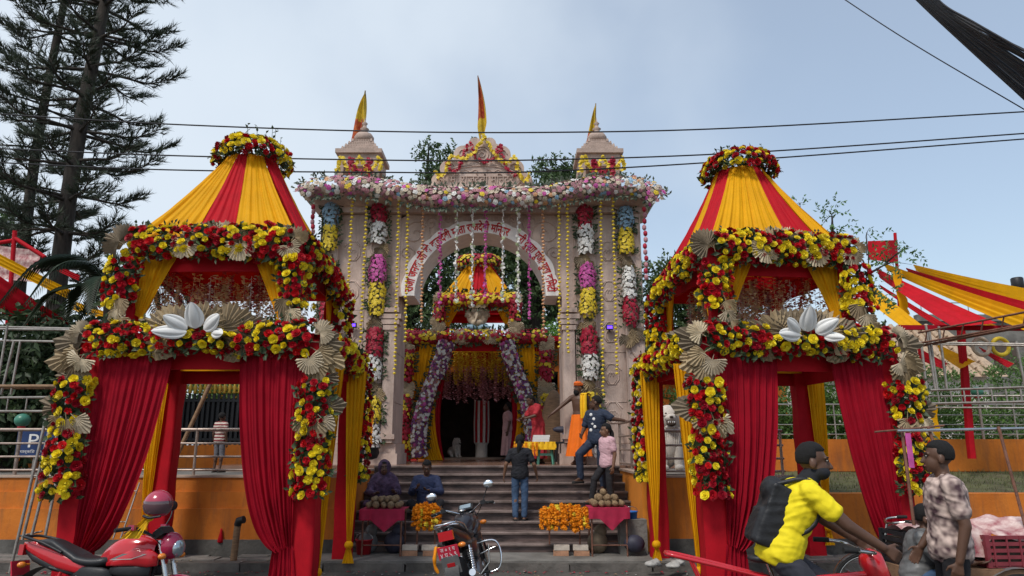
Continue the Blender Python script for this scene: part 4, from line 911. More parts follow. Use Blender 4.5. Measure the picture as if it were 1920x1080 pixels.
# swags on pediment and turrets
def swag(label, pix, Y, mt, r=.046):
    pts = catmull([at(x, y, Y) for x, y in pix], 44); c = pts[0]; t = thing('flower_swag', label, 'garland', c, group='swags over the gate'); m = MB()
    f, L = path_sample(pts); n = int(L / .075)
    for k in range(n + 1):
        p, tt = f(L * k / n)
        for _ in range(3): bloom(m, p - c + rvec(.03), rvec(.8) + V((0, -1, .2)), r, 0)
    tag(m.build('blossoms', mt, t), kind='stuff')
swag('yellow flower swag over the left half of the pediment', [(817, 322), (824, 333), (836, 318), (846, 292), (866, 298), (885, 290), (908, 256)], 15.2, 'petal_yellow')
swag('yellow flower swag over the right half of the pediment', [(908, 256), (922, 280), (936, 300), (950, 305), (966, 296), (972, 322), (984, 340), (993, 326)], 15.2, 'petal_yellow')
swag('pink flower swag on the left of the pediment', [(838, 306), (850, 322), (862, 312), (872, 282), (884, 270), (890, 292), (908, 304)], 15.22, 'petal_crimson', .04)
swag('pink flower swag on the right of the pediment', [(908, 304), (926, 296), (938, 272), (942, 290), (950, 318), (966, 328)], 15.22, 'petal_crimson', .04)
for nm, x, dx in (('left', 675, 0), ('right', 1130, 4)):
    swag('yellow flower swag round the %s turret' % nm, [(x - 42, 320), (x - 36, 294), (x - 26, 312), (x - 14, 320), (x, 296), (x + 14, 320), (x + 26, 314), (x + 36, 296), (x + 39, 318)], 14.92, 'petal_yellow', .05)
    swag('pink flower swag round the %s turret' % nm, [(x - 18, 330), (x - 17, 298), (x - 8, 318), (x + 8, 322), (x + 18, 298), (x + 19, 332)], 14.9, 'petal_crimson', .05)
# ================================================================== trees and plants
def tree(name, label, base, trunk_pts, r0, clumps, nleaf, LL, mt, group=None, limbs=True, droop=.2, cat='tree', bark='bark', spray=9, hollow=.45):
    b = V(base); root = thing(name, label, cat, b, group=group)
    if trunk_pts:
        P = catmull([V(p) - b for p in trunk_pts], 16); m = MB(); m.tube(P, [r0 * (1 - .72 * k / 16) * (1 + .08 * math.sin(k * 2.3)) for k in range(17)], 10)
        if limbs:
            for (c, rd) in clumps:
                st = P[random.randint(6, 15)]; e = V(c) - b; md = st.lerp(e, .5) + V((0, 0, -.12 * (e - st).length)) + rvec(.2)
                m.tube(catmull([st, md, e], 10), [r0 * .42 * (1 - .08 * k) for k in range(11)], 6)
                for _ in range(4):
                    e2 = e + V((rnd(-1, 1) * rd[0], rnd(-1, 1) * rd[1], rnd(-.6, 1) * rd[2])) * .8; m.tube(catmull([md.lerp(e, .5), e, e2], 6), [r0 * .16 * (1 - .12 * k) for k in range(7)], 5)
        m.build('trunk', bark, root)
    m = MB(); tot = sum(rd[0] * rd[1] * rd[2] for _, rd in clumps) ; n0 = 0
    for (c, rd) in clumps:
        c = V(c) - b; k = int(nleaf * (rd[0] * rd[1] * rd[2]) ** .62 / sum((q[0] * q[1] * q[2]) ** .62 for _, q in clumps) / spray)
        for _ in range(k):
            d = rvec(); 
            while d.length > 1 or d.length < hollow * rnd(.2, 1): d = rvec()
            d *= 1 + .35 * noise.noise(d * 2.2 + c)
            p = c + V((d.x * rd[0], d.y * rd[1], d.z * rd[2])); ax = (V((d.x, d.y, d.z * .6)) + rvec(.7)).normalized(); ax.z -= droop; ax.normalize()
            for q in range(spray):
                t = q / spray; s = ax.cross(rvec()).normalized(); leaf(m, p + ax * LL * 2.2 * t, ax * .6 + s + V((0, 0, -droop)), rvec(), LL * rnd(.7, 1.2), LL * .22)
    tag(m.build('crown', mt, root), kind='stuff')
    return root
# big shade trees behind the hall, filling the arch
tree('neem_tree', 'large dark leafy tree behind the temple, its thick trunk right of the arch middle', (1.05, 28.6, 1.3), [(1.15, 28.6, 1.3), (1.0, 28.6, 5), (.75, 28.5, 8.0), (.4, 28.5, 12)], .62,
     [((-.4, 28.5, 10.2), (2.6, 2, 1.9)), ((1.8, 28.2, 11.3), (1.8, 1.6, 1.4)), ((2.8, 29, 8.5), (1.9, 1.6, 1.7)), ((-2.0, 28.5, 11.4), (1.5, 1.5, 1.2)), ((.8, 28, 8.2), (2.0, 1.5, 1.6)), ((1.6, 28.4, 13.2), (.55, .5, .5)), ((2.4, 28.4, 13.0), (.5, .5, .6)), ((3.1, 28.4, 12.7), (.45, .4, .45))], 34000, .19, 'leaf_neem', 'shade trees behind the gate')
tree('neem_tree', 'leafy tree behind the left half of the arch with tufts above the cornice', (-4.4, 27.4, 1.3), [(-4.4, 27.4, 1.3), (-4.2, 27.4, 5), (-3.6, 27.4, 8.6), (-3.0, 27.4, 11.8)], .3,
     [((-3.2, 27.3, 9.0), (1.7, 1.5, 1.7)), ((-3.9, 27.3, 6.9), (1.2, 1.2, .9)), ((-2.0, 27.2, 7.2), (1.1, 1, 1.1)), ((-4.6, 27.2, 8.2), (1.0, 1, 1.2)), ((-2.9, 27, 12.6), (.55, .5, .55)), ((-3.4, 27, 13.5), (.33, .3, .3)), ((-2.45, 27, 13.35), (.38, .3, .3)), ((-3.3, 27, 12.2), (.4, .4, .4)), ((-1.35, 27, 13.5), (.32, .3, .25)), ((-2.6, 27, 11.6), (.7, .6, .5))], 17000, .19, 'leaf_neem', 'shade trees behind the gate')
tree('shrub', 'bright green shrub behind the right side of the arch', (2.0, 26.8, 1.3), [(2.0, 26.8, 1.3), (2.0, 26.8, 5.2)], .08, [((2.1, 26.8, 5.6), (1.1, .8, .8)), ((1.6, 26.8, 5.2), (.7, .6, .5))], 5200, .15, 'leaf_bright', cat='shrub')
tree('leafy_tree', 'dark tree between the gate and the right pavilion', (6.0, 20.0, 1.3), [(6.0, 20, 1.3), (5.9, 20, 4.5), (5.6, 20, 7)], .2, [((4.55, 20, 6.3), (.7, .6, .9)), ((4.8, 20, 5.2), (1.0, .8, 1.2)), ((5.8, 20, 5.4), (1.2, 1, 1.4))], 9000, .16, 'leaf_neem')
mat('leaf_sap', (.10, .20, .06), .45, .3, 2, trans=.35)
# sapling whose sprays rise behind the right pavilion
c1, c2, c3, c4 = at(1560, 405, 12.6), at(1500, 385, 12.6), at(1625, 440, 12.6), at(1672, 492, 12.4)
tree('sapling', 'sapling with round bright leaves rising behind the right pavilion', (6.2, 12.7, 1.0), [(6.2, 12.7, 1.0), (6.1, 12.7, 3), (5.9, 12.6, 4.4), c1], .06, [(c1, (.35, .25, .25)), (c2, (.12, .12, .1)), (c3, (.25, .2, .14)), (c4, (.5, .3, .22)), (at(1690, 470, 12.4), (.3, .2, .12)), (at(1640, 560, 12.4), (.35, .3, .4))], 620, .085, 'leaf_sap', spray=6)
# hedges and clipped bushes on the right terrace
for x0, y0, rx, rz_, lb in ((9.1, 17.2, 1.9, 1.0, 'round clipped green bush at the far right behind the rails'), (6.4, 17.0, 1.6, .9, 'green bush behind the rails right of the right pavilion'), (13.0, 17.4, 2.2, 1.1, 'clipped bush partly out of view at the right edge')):
    tree('bush', lb, (x0, y0, 1.25), None, 0, [((x0, y0, 2.75), (rx, 1.0, rz_ * 1.1)), ((x0 - rx * .5, y0, 2.0), (rx * .7, .9, .8)), ((x0 + rx * .5, y0, 2.1), (rx * .7, .9, .8))], 16000, .095, 'leaf_bush', 'bushes on the right terrace', cat='bush', spray=6, hollow=.7, droop=0)
tree('hedge', 'green hedge seen between the curtains of the right pavilion', (4.3, 16.4, 1.3), None, 0, [((3.9, 16.4, 2.2), (1.1, .6, .75)), ((5.2, 16.4, 2.2), (1.1, .6, .75))], 9000, .09, 'leaf_bush', cat='hedge', spray=6, hollow=.7, droop=0)
tree('hedge', 'green hedge behind the iron fence seen through the left pavilion', (-6.4, 17.2, 1.3), None, 0, [((-6.2, 17.2, 2.9), (1.2, .6, .6)), ((-7.6, 17.2, 2.7), (1.0, .6, .6))], 8000, .09, 'leaf_bush', cat='hedge', spray=6, hollow=.7, droop=0)
# drooping dark-leaved trees at the far left
for px, py, Y, rx, rz_, lb in ((40, 700, 14.2, 1.4, 1.35, 'dark tree with drooping leaves behind the left scaffold'), (130, 690, 14.6, 1.0, 1.2, 'dark narrow-leaved tree beside the left pavilion')):
    c = at(px, py, Y); tree('drooping_tree', lb, (c.x, Y, TERR), [(c.x, Y, TERR), (c.x + .1, Y, 2.2), (c.x, Y, c.z)], .13, [((c.x, Y, c.z), (rx, .9, rz_)), ((c.x - .3, Y - .2, c.z - .6), (rx * .8, .8, rz_ * .7))], 6500, .22, 'leaf_dark', 'dark trees at the left', droop=.75, cat='tree', spray=7, hollow=.3)
c = at(-4, 425, 30); tree('leafy_tree', 'distant green tree at the left edge behind the tent', (c.x, 30, 1.3), [(c.x - .5, 30, 1.3), (c.x - .4, 30, 6), (c.x, 30, 9)], .2, [(c, (.9, .8, .9)), (c + V((-.7, 0, -1.5)), (1.5, 1, 1.2))], 3500, .2, 'leaf_mid')

# pines
def pine(label, base, H, r0, z0, Lmax, seed, nb=120):
    random.seed(seed); b = V(base); root = thing('pine_tree', label, 'tree', b, group='pines at the left'); m = MB(); fo = MB()
    P = [V((.15 * math.sin(k * .5 + seed), .1 * math.cos(k * .7), H * k / 14)) for k in range(15)]; m.tube(P, [r0 * (1 - .9 * k / 14) + .02 for k in range(15)], 12)
    f, L = path_sample(P)
    for i in range(nb):
        wh = i // 7; z = z0 + (H - z0) * (wh / (nb / 7)) ** 1.02 + rnd(-.16, .2); p, _ = f(min(L, z)); a = i * 2.39996 + rnd(-.3, .3); k = (z - z0) / (H - z0)
        ln = Lmax * (1 - k * .62) * rnd(.72, 1.1) * (.75 if k < .05 else 1); d = V((math.cos(a), math.sin(a), 0))
        pts = [p, p + d * ln * .35 + V((0, 0, -.02 * ln)), p + d * ln * .7 + V((0, 0, -.05 * ln)), p + d * ln + V((0, 0, .10 * ln))]; C = catmull(pts, 10); m.tube(C, [.055 * (1 - .085 * q) * r0 / .25 for q in range(11)], 5)
        ff, LB = path_sample(C)
        for q in range(24):
            s = LB * (.24 + .76 * (q / 23) ** .75); pp, tt = ff(s); sd = tt.cross(V((0, 0, 1))).normalized() * (1 if q % 2 else -1)
            tw = (sd * rnd(.3, 1.0) + tt * rnd(.4, 1.0) + V((0, 0, rnd(-.15, .55)))).normalized(); tl = rnd(.35, .75) * (1.15 - .5 * s / LB)
            fo.tube([pp, pp + tw * tl], .010, 3, 1, caps=False)
            for u in range(24):
                t = rnd(.15, 1.0); o = pp + tw * tl * t; nd_ = (tw * rnd(.5, 1.0) + rvec(.55) + V((0, 0, .22))).normalized(); ln2 = rnd(.20, .38); s2 = nd_.cross(rvec()).normalized() * .013
                fo.add([o - s2, o + s2, o + nd_ * ln2], [(0, 1, 2)], 0, True)
    m.build('trunk', 'bark', root); tag(fo.build('crown', ['needle', 'bark'], root), kind='stuff')
pine('tall dark pine with layered needles at the left, nearer trunk', (-14.3, 22, 1.2), 30, .30, 6.2, 2.95, 3, 140)
pine('second pine at the left edge, thinner trunk', (-17.4, 24.5, 1.2), 30, .22, 7.0, 2.8, 8, 105)
random.seed(5)
# feather palm behind the left pavilion
def palm(label, base, top, n, L, mt='palm_leaf'):
    b = V(base); root = thing('palm_tree', label, 'palm', b); t = V(top) - b; m = MB(); m.tube(catmull([V((0, 0, 0)), t * .5 + V((.1, 0, 0)), t], 10), [.13 - .004 * k for k in range(11)], 10); m.build('trunk', 'bark', root)
    for i in range(n):
        a = 2 * math.pi * i / n + rnd(-.25, .25); el = rnd(.15, 1.0); d = V((math.cos(a), math.sin(a), 0)); ll = L * rnd(.8, 1.1)
        C = catmull([t, t + d * ll * .3 + V((0, 0, ll * .32 * el)), t + d * ll * .68 + V((0, 0, ll * (.34 * el - .12))), t + d * ll + V((0, 0, ll * (.2 * el - .55)))], 26); m = MB(); m.tube(C, [.022 - .0007 * k for k in range(27)], 5)
        for k in range(3, 27):
            for j in range(2):
                tt = (C[min(26, k + 1)] - C[k - 1]).normalized(); pp = C[k] if j == 0 else (C[k] + C[k - 1]) / 2
                for sg in (-1, 1):
                    sd = tt.cross(V((0, 0, 1))).normalized() * sg; q = (sd + tt * .75 + V((0, 0, -.25))).normalized(); ln = ll * .30 * math.sin(math.pi * (.12 + .82 * k / 27)); sd2 = q.cross(V((0, 0, 1))).normalized() * .010
                    m.add([pp, pp + q * ln * .5 + sd2 + V((0, 0, .02)), pp + q * ln + V((0, 0, -.22 * ln)), pp + q * ln * .5 - sd2], [(0, 1, 2), (0, 2, 3)], 0, True)
        m.build('frond', mt, root)
p = at(205, 540, 13.6); palm('dark feather palm arching left beside the left pavilion', (p.x + .1, 13.6, TERR), (p.x, 13.6, p.z), 10, 1.75)
# a small weed and grass on the bed
m = MB()
for k in range(2600):
    x = 4.6 + 9 * random.random(); v = random.random(); p = V((x, 12.05 + 3.0 * v, 1.0 + .24 * v)); d = V((rnd(-.5, .5), rnd(-.5, .5), 1)); h = rnd(.03, .09); s = V((.008, 0, 0)); m.add([p - s, p + s, p + d * h], [(0, 1, 2)], 0, True)
tag(m.build('grass', 'grass'), 'short sparse grass on the planting bed', 'grass', kind='stuff')
tree('young_plant', 'thin young plant standing before the bright orange wall', (8.3, 14.8, 1.2), [(8.3, 14.8, 1.2), (8.3, 14.8, 1.7), (8.25, 14.8, 2.0)], .015, [((8.3, 14.8, 1.75), (.25, .2, .35))], 260, .08, 'leaf_neem', cat='plant', spray=6)

# ================================================================== flags, wires
def flag(label, px_top, py_top, px_base, py_base, Y, bulge, red_low):
    a = at(px_base, py_base, Y); b = at(px_top, py_top, Y); t = thing('temple_flag', label, 'flag', a, group='pennants over the gate'); L = (b - a); MB().tube([V((0, 0, -.3)), L], .014, 6).build('pole', 'bamboo', t)
    m = MB()
    def fn(u, v):
        wd = bulge * (1 - v) ** .7 * (.35 + .65 * min(1, v * 5)); off = -.10 * (1 - v) if red_low else .05 * math.sin(3 * v)
        return L * (.0 + .99 * v) + V(((u - .5) * wd * 2 + off, .06 * math.sin(u * 9 + v * 7), -.35 * abs(u - .75) * (1 - v) ** 2 * bulge * 4))
    m.grid(fn, 10, 24)
    for i, f in enumerate(m.f):
        v = (i // 10) / 24; u = (i % 10) / 10; k = noise.noise(V((u * 2.2, v * 5, px_top)))
        m.m[i] = (0 if (v < .46 + .2 * k and u < .72) else 1) if red_low else (0 if (v > .26 and u < .8) else 1)
    m.build('pennant', ['flag_red', 'flag_yellow'], t)
mat('flag_red', (.52, .025, .03), .7, .4, 9, trans=.25, col2=(.62, .16, .03)); mat('flag_yellow', (.62, .42, .03), .7, .3, 7, trans=.25)
flag('yellow and red pennant over the left turret', 685, 170, 676, 272, 15.9, .21, True)
flag('red pennant on the pole over the pediment', 896, 142, 903, 252, 15.4, .13, False)
flag('yellow and red pennant over the right turret', 1117, 194, 1112, 292, 15.9, .15, True)
for k, (pts, lb) in enumerate((([(-60, 210), (300, 232), (700, 246), (1050, 248), (1400, 239), (1980, 206)], 'topmost of the three overhead wires crossing the sky'), ([(-60, 276), (300, 291), (700, 300), (1000, 300), (1400, 286), (1980, 246)], 'middle of the three overhead wires'), ([(-60, 302), (300, 318), (700, 323), (1000, 322), (1400, 300), (1980, 256)], 'lowest of the three overhead wires'))):
    P = catmull([at(x, y, 12.3 + .12 * k) for x, y in pts], 60); P = [P[0] + V((-20, .4, 1.6))] + P + [P[-1] + V((20, -.4, 3.0))]; m = MB(); m.tube(P, .0135, 6); tag(m.build('overhead_wire', 'cable'), lb, 'wire', 'wires across the street')
m = MB(); m.tube(catmull([at(1540, -30, 7), at(1700, 75, 6.6), at(1925, 208, 6.2)], 20), .006, 5); tag(m.build('overhead_wire', 'cable'), 'thin slanting wire at the top right under the cable bundle', 'wire')
cb = thing('cable_bundle', 'thick bundle of black cables sagging at the top right corner', 'cables', at(1800, 60, 6))
for k in range(34):
    t = k / 33; j = rnd(-6, 6); y1 = 66 + 130 * t; x0 = 1708 + 40 * (1 - t); P = catmull([at(1662 + 50 * (1 - t), -60, 6.4 + .02 * k), at(1728 + 36 * (1 - t), 4 + 4 * t, 6.3 + .02 * k), at(1822 + j * .4, 40 + 56 * t + rnd(-3, 3), 6.1 + .02 * k), at(1935, 100 + 100 * t + rnd(-6, 6), 5.8 + .02 * k), at(1990, 132 + 122 * t + rnd(-6, 6), 5.7 + .02 * k)], 26)
    MB().tube(P, rnd(.008, .017), 6).build('cable', 'cable', cb, True)

# ================================================================== tents, sashes
def sash(label, A, B, C, D_, mt, name='sash', group=None, fold=3, amp=.05, sagk=.25):
    """cloth strip: upper edge A-B, lower edge C-D given as (px, py, depth)"""
    a, b, c, d = (at(*q) for q in (A, B, C, D_)); m = MB(); cen = (a + b + c + d) / 4; L = ((b - a).length + (d - c).length) / 2
    def fn(u, v):
        p = a.lerp(b, u).lerp(c.lerp(d, u), v); wv = math.sin(2 * math.pi * fold * v + 1) * .6 + .4 * math.sin(2 * math.pi * fold * 2.3 * v)
        return p + V((0, -amp * wv * (.4 + .6 * u), -sagk * .1 * L * 4 * u * (1 - u) * .25)) - cen
    m.grid(fn, 24, 14); o = m.build(name, mt); o.location = cen; return tag(o, label, 'cloth', group)
GR = 'sashes of the right tent'; yc, rc = 'yellow_cloth', 'red_cloth'
sash('uppermost yellow sash of the right tent', (1712, 496, 16), (1960, 548, 12), (1718, 508, 16), (1960, 580, 12), yc, group=GR)
sash('upper red sash of the right tent between two yellow ones', (1698, 502, 16), (1960, 576, 12), (1706, 516, 16), (1960, 606, 12), rc, group=GR)
sash('broad yellow sash of the right tent', (1656, 493, 16), (1960, 594, 12), (1664, 508, 16), (1960, 636, 12), yc, group=GR)
sash('broad red sash of the right tent falling to the eave', (1641, 502, 16), (1868, 606, 13), (1650, 522, 16), (1786, 613, 13), rc, group=GR)
sash('yellow triangular sash beside the right pavilion', (1628, 528, 15.5), (1730, 612, 14), (1622, 560, 15.5), (1690, 613, 14), yc, group=GR)
sash('thin dark-red sash behind the yellow triangle', (1648, 533, 16.5), (1775, 610, 15), (1652, 541, 16.5), (1757, 613, 15), rc, group=GR)
sash('thin yellow edge sash below the broad red one', (1755, 570, 15), (1872, 612, 13.2), (1760, 575, 15), (1858, 614, 13.2), yc, group=GR)
sash('lower yellow sash hanging under the tent eave', (1757, 645, 15), (1828, 678, 14), (1765, 668, 15), (1800, 692, 14), yc, group=GR)
sash('lower red sash hanging under the tent eave', (1718, 650, 15), (1776, 682, 14), (1725, 675, 15), (1768, 692, 14), rc, group=GR)
sash('short red sash before the clipped bush', (1834, 650, 15), (1900, 682, 14), (1848, 664, 15), (1890, 690, 14), rc, group=GR)
sash('upright yellow drape of the right tent post', (1672, 508, 15.2), (1690, 508, 15.2), (1690, 590, 15.2), (1706, 590, 15.2), yc, group=GR)
sash('yellow drape standing behind the printed-shirt man', (1722, 760, 13.4), (1756, 760, 13.4), (1738, 890, 13.4), (1772, 890, 13.4), yc, group=GR, sagk=0)
tnt = thing('tent_frame', 'red-wrapped poles and eave of the right tent', 'tent', at(1808, 800, 14.2))
m = MB(); post_cloth(m, at(1822, 860, 14.2), at(1801, 615, 14.2), .11); m.build('pole', 'red_cloth', tnt, True)
MB().bar(at(1684, 614, 14), at(1990, 616, 12.6), .09, .09).build('eave', 'red_cloth_dark', tnt, True); MB().tube([at(1690, 640, 15.4), at(1678, 437, 15.4)], .035, 8).build('pole', 'red_cloth', tnt, True)
m = MB(); m.grid(lambda u, v: at(1627 + 56 * u, 452 - 2 * u + (34 + 10 * u) * v, 15.4 - .3 * math.sin(3 * u)), 10, 5); m.build('canopy', 'red_cloth', tnt, True)
GL = 'sashes of the left tent'
sash('long yellow sash of the left tent behind the palm', (-40, 455, 15), (150, 552, 16), (-40, 478, 15), (140, 566, 16), yc, group=GL)
sash('yellow sash end beside the left pavilion post', (132, 562, 16), (222, 592, 16), (128, 578, 16), (214, 604, 16), yc, group=GL)
sash('large red sash of the left tent', (-40, 490, 13.5), (142, 612, 14.5), (-40, 556, 13.5), (42, 612, 14.5), rc, group=GL)
sash('short red and white sash behind the palm fronds', (110, 498, 17), (150, 516, 17), (108, 508, 17), (148, 526, 17), rc, group=GL)
sash('patterned lining cloth of the left tent', (-20, 458, 17.5), (74, 470, 17.5), (-20, 520, 17.5), (74, 530, 17.5), 'pink_white_cloth', group=GL)
tl = thing('tent_frame', 'red-wrapped poles of the left tent', 'tent', at(20, 700, 16.5))
for a, b in (((28, 433), (10, 660)), ((28, 447), (84, 482)), ((28, 450), (-40, 462))): MB().tube([at(*a, 16.5), at(*b, 16.5)], .05, 8).build('pole', 'red_cloth', tl, True)
# house with tiled roof and a grey concrete block far right
h = thing('tiled_house', 'low house with a pale tiled roof behind the right tent', 'house', (14.5, 27, 1.2))
MB().box((14.5, 28.5, 2.8), (7, 3, 3.2)).build('wall', 'stone_white', h, True)
rf = MB(); rf.add([V(p) for p in ((10.4, 26.6, 4.3), (18.6, 26.6, 4.3), (17.8, 29, 6.6), (11.2, 29, 6.6))], [(0, 1, 2, 3)], 0, False); rf = rf.build('roof', 'roof_tile', h, True)
tm = MB(); tm.tube([(0, 0, 0), (0, .30, .288)], .10, 6); tm = tm.mesh('roof_tile', 'roof_tile')
for r_ in range(8):
    for k in range(36):
        x = 10.55 + .1 * r_ + k * (8.0 - .2 * r_) / 36
        if k % 2: continue
        o = put('roof_tile', tm, rf); o.location = V((x, 26.6 + .30 * r_, 4.33 + .288 * r_)) 
b2 = thing('concrete_block', 'grey unfinished concrete building at the far right behind the tent', 'building', (22, 32, 1.2))
MB().box((22.5, 33, 4.0), (9, 4, 6.4)).build('wall', 'concrete', b2, True); MB().box((22.5, 31.0, 7.3), (9.2, .3, .3)).build('parapet', 'concrete', b2, True)
for k in range(12): MB().tube([(18.2 + .7 * k, 31.0, 7.4), (18.2 + .7 * k, 31.0, 8.0)], .02, 5).build('rail_post', 'pipe', b2, True)
MB().tube([(18.0, 31, 8.0), (27, 31, 8.0)], .025, 5).build('rail', 'pipe', b2, True)
for x in (19.5, 21.6): MB().box((x, 30.98, 5.6), (1.0, .08, 1.3)).build('window', 'dark_interior', b2, True)
d = thing('water_tank', 'dark round tank on the roof at the right edge', 'tank', at(1908, 533, 31)); d.scale = (.6, .6, .6); MB().lathe([(.05, .55), (.35, .5), (.42, .42), (.42, -.3), (.38, -.36)], 14).build('tank', 'plastic_black', d); MB().box((0, 0, -.45), (.9, .9, .18)).build('stand', 'concrete', d)
for px, c_ in ((1876, 'yellow'), (1840, 'pale')):
    c = at(px, 650, 13.6); t = MB(); t.tube([V((.16 * math.cos(a), 0, .16 * math.sin(a))) for a in [2 * math.pi * q / 20 for q in range(20)]], .04, 6, closed=True); o = t.build('flower_hoop', 'petal_yellow' if c_ == 'yellow' else 'petal_cream'); o.location = c; tag(o, c_ + ' flower hoop hanging under the right tent eave', 'hoop', 'hoops under the tent')

# ================================================================== scaffolds
def truss(root, a, b, up, n, r=.022, mt='pipe', rung=True):
    a, b, up = V(a), V(b), V(up)
    for o in (V((0, 0, 0)), up): MB().tube([a + o, b + o], r, 7).build('pipe', mt, root, True)
    if rung:
        for k in range(n): p = a.lerp(b, (k + .5) / n); MB().tube([p, p + up], r * .7, 6).build('rung', mt, root, True)
sc = thing('scaffold', 'pipe scaffold with ladder trusses at the left, behind the left pavilion', 'scaffold', at(60, 1040, 10.6))
truss(sc, at(-40, 771, 10.8), at(140, 771, 10.2), (0, 0, .20), 5, .018); truss(sc, at(-40, 724, 10.7), at(140, 724, 10.3), (0, .25, 0), 4, .026, 'bamboo')
truss(sc, at(-40, 638, 10.9), at(140, 641, 10.5), (0, 0, .18), 0, .018); truss(sc, at(-40, 612, 11.2), at(140, 616, 10.9), (0, .2, 0), 3, .016)
for x0, y0, x1, y1 in ((14, 610, -8, 740), (26, 640, 2, 740), (38, 640, 20, 740)): MB().tube([at(x0, y0, 10.7), at(x1, y1, 10.7)], .018, 6).build('pipe', 'pipe', sc, True)
lad = thing('leaning_truss', 'leaning pipe truss ladder by the red motorcycle', 'ladder', at(30, 1060, 9.9))
P = [(92, 760, 18, 1075), (118, 770, 58, 1010), (100, 775, 42, 1012), (128, 790, 85, 1005)]
for x0, y0, x1, y1 in P: MB().tube([at(x0, y0, 10.0), at(x1, y1, 9.9)], .020, 7).build('pipe', 'pipe', lad, True)
for t in (.1, .42, .78): MB().tube([at(92 - 74 * t, 760 + 315 * t, 9.96), at(118 - 50 * t, 770 + 290 * t, 9.96)], .014, 6).build('rung', 'pipe', lad, True)
l2 = thing('leaning_truss', 'pipe truss leaning on the wall behind the left curtain', 'ladder', at(225, 1010, 10.9))
for x0, x1 in ((262, 226), (250, 212), (243, 205)): MB().tube([at(x0, 905, 11.2), at(x1, 1010, 10.9)], .013, 6).build('pipe', 'pipe', l2, True)
for t in (.15, .7): MB().tube([at(262 - 36 * t, 905 + 105 * t, 11.1), at(243 - 38 * t, 905 + 105 * t, 11.1)], .009, 5).build('rung', 'pipe', l2, True)
s2 = thing('scaffold', 'grey pipe scaffold with trusses at the right, before the bushes', 'scaffold', at(1760, 900, 11.6))
truss(s2, at(1726, 757, 12.2), at(1990, 752, 10.6), (0, 0, .22), 10, .020); truss(s2, at(1730, 764, 12.9), at(1990, 765, 11.6), (0, 0, .20), 8, .016)
truss(s2, at(1722, 624, 12.4), at(1990, 572, 10.2), (0, .1, -.18), 7, .018, 'rust'); truss(s2, at(1735, 646, 12.4), at(1990, 598, 10.2), (0, .5, 0), 5, .016, 'rust'); truss(s2, at(1722, 642, 12.9), at(1990, 646, 11.5), (0, 0, -.03), 0, .018)
for x0, y0, x1, y1 in ((1736, 610, 1754, 733), (1742, 618, 1758, 733), (1760, 612, 1776, 733), (1728, 648, 1738, 733), (1905, 640, 1921, 720)): MB().tube([at(x0, y0, 12.4), at(x1, y1, 12.4)], .022, 7).build('pipe', 'pipe', s2, True)
# diagonal bamboo prop in the left pavilion
m = MB(); m.tube([at(398, 712, 12.3), at(320, 880, 12.1)], .035, 8); tag(m.build('bamboo_prop', 'bamboo'), 'slanting bamboo prop seen through the left pavilion', 'pole')
# parking sign, green globe lamp
p = at(66, 832, 12.3); t = thing('parking_sign', 'dark blue parking sign with a white P behind the railing', 'sign', (p.x, 12.3, TERR)); z = p.z - TERR
MB().box((0, 0, z), (.62, .03, .42)).build('panel', 'sign_blue', t); MB().tube([(0, .04, 0), (0, .04, z)], .025, 8).build('post', 'pipe', t)
flat_text('P', .22, Matrix.Translation((-.02, -.019, z + .05)) @ Matrix.Rotation(R(90), 4, 'X'), t, 'paint_white', width=.17); flat_text('पार्किङ स्थल', .07, Matrix.Translation((0, -.019, z - .13)) @ Matrix.Rotation(R(90), 4, 'X'), t, 'paint_white', width=.45)
for px, py, Y, lb in ((42, 788, 11.95, 'green globe lamp on a post at the left railing'), (1832, 735, 15.2, 'green globe lamp behind the right scaffold')):
    p = at(px, py, Y); t = thing('globe_lamp', lb, 'lamp', (p.x, Y, 1.3)); MB().ell((0, 0, p.z - 1.3), (.12, .12, .11), 16, 12).build('globe', 'globe_green', t); MB().tube([(0, 0, 0), (0, 0, p.z - 1.4)], .03, 8).build('post', 'rail_steel', t); MB().lathe([(.06, p.z - 1.43), (.06, p.z - 1.40)], 12).build('collar', 'plastic_red', t)
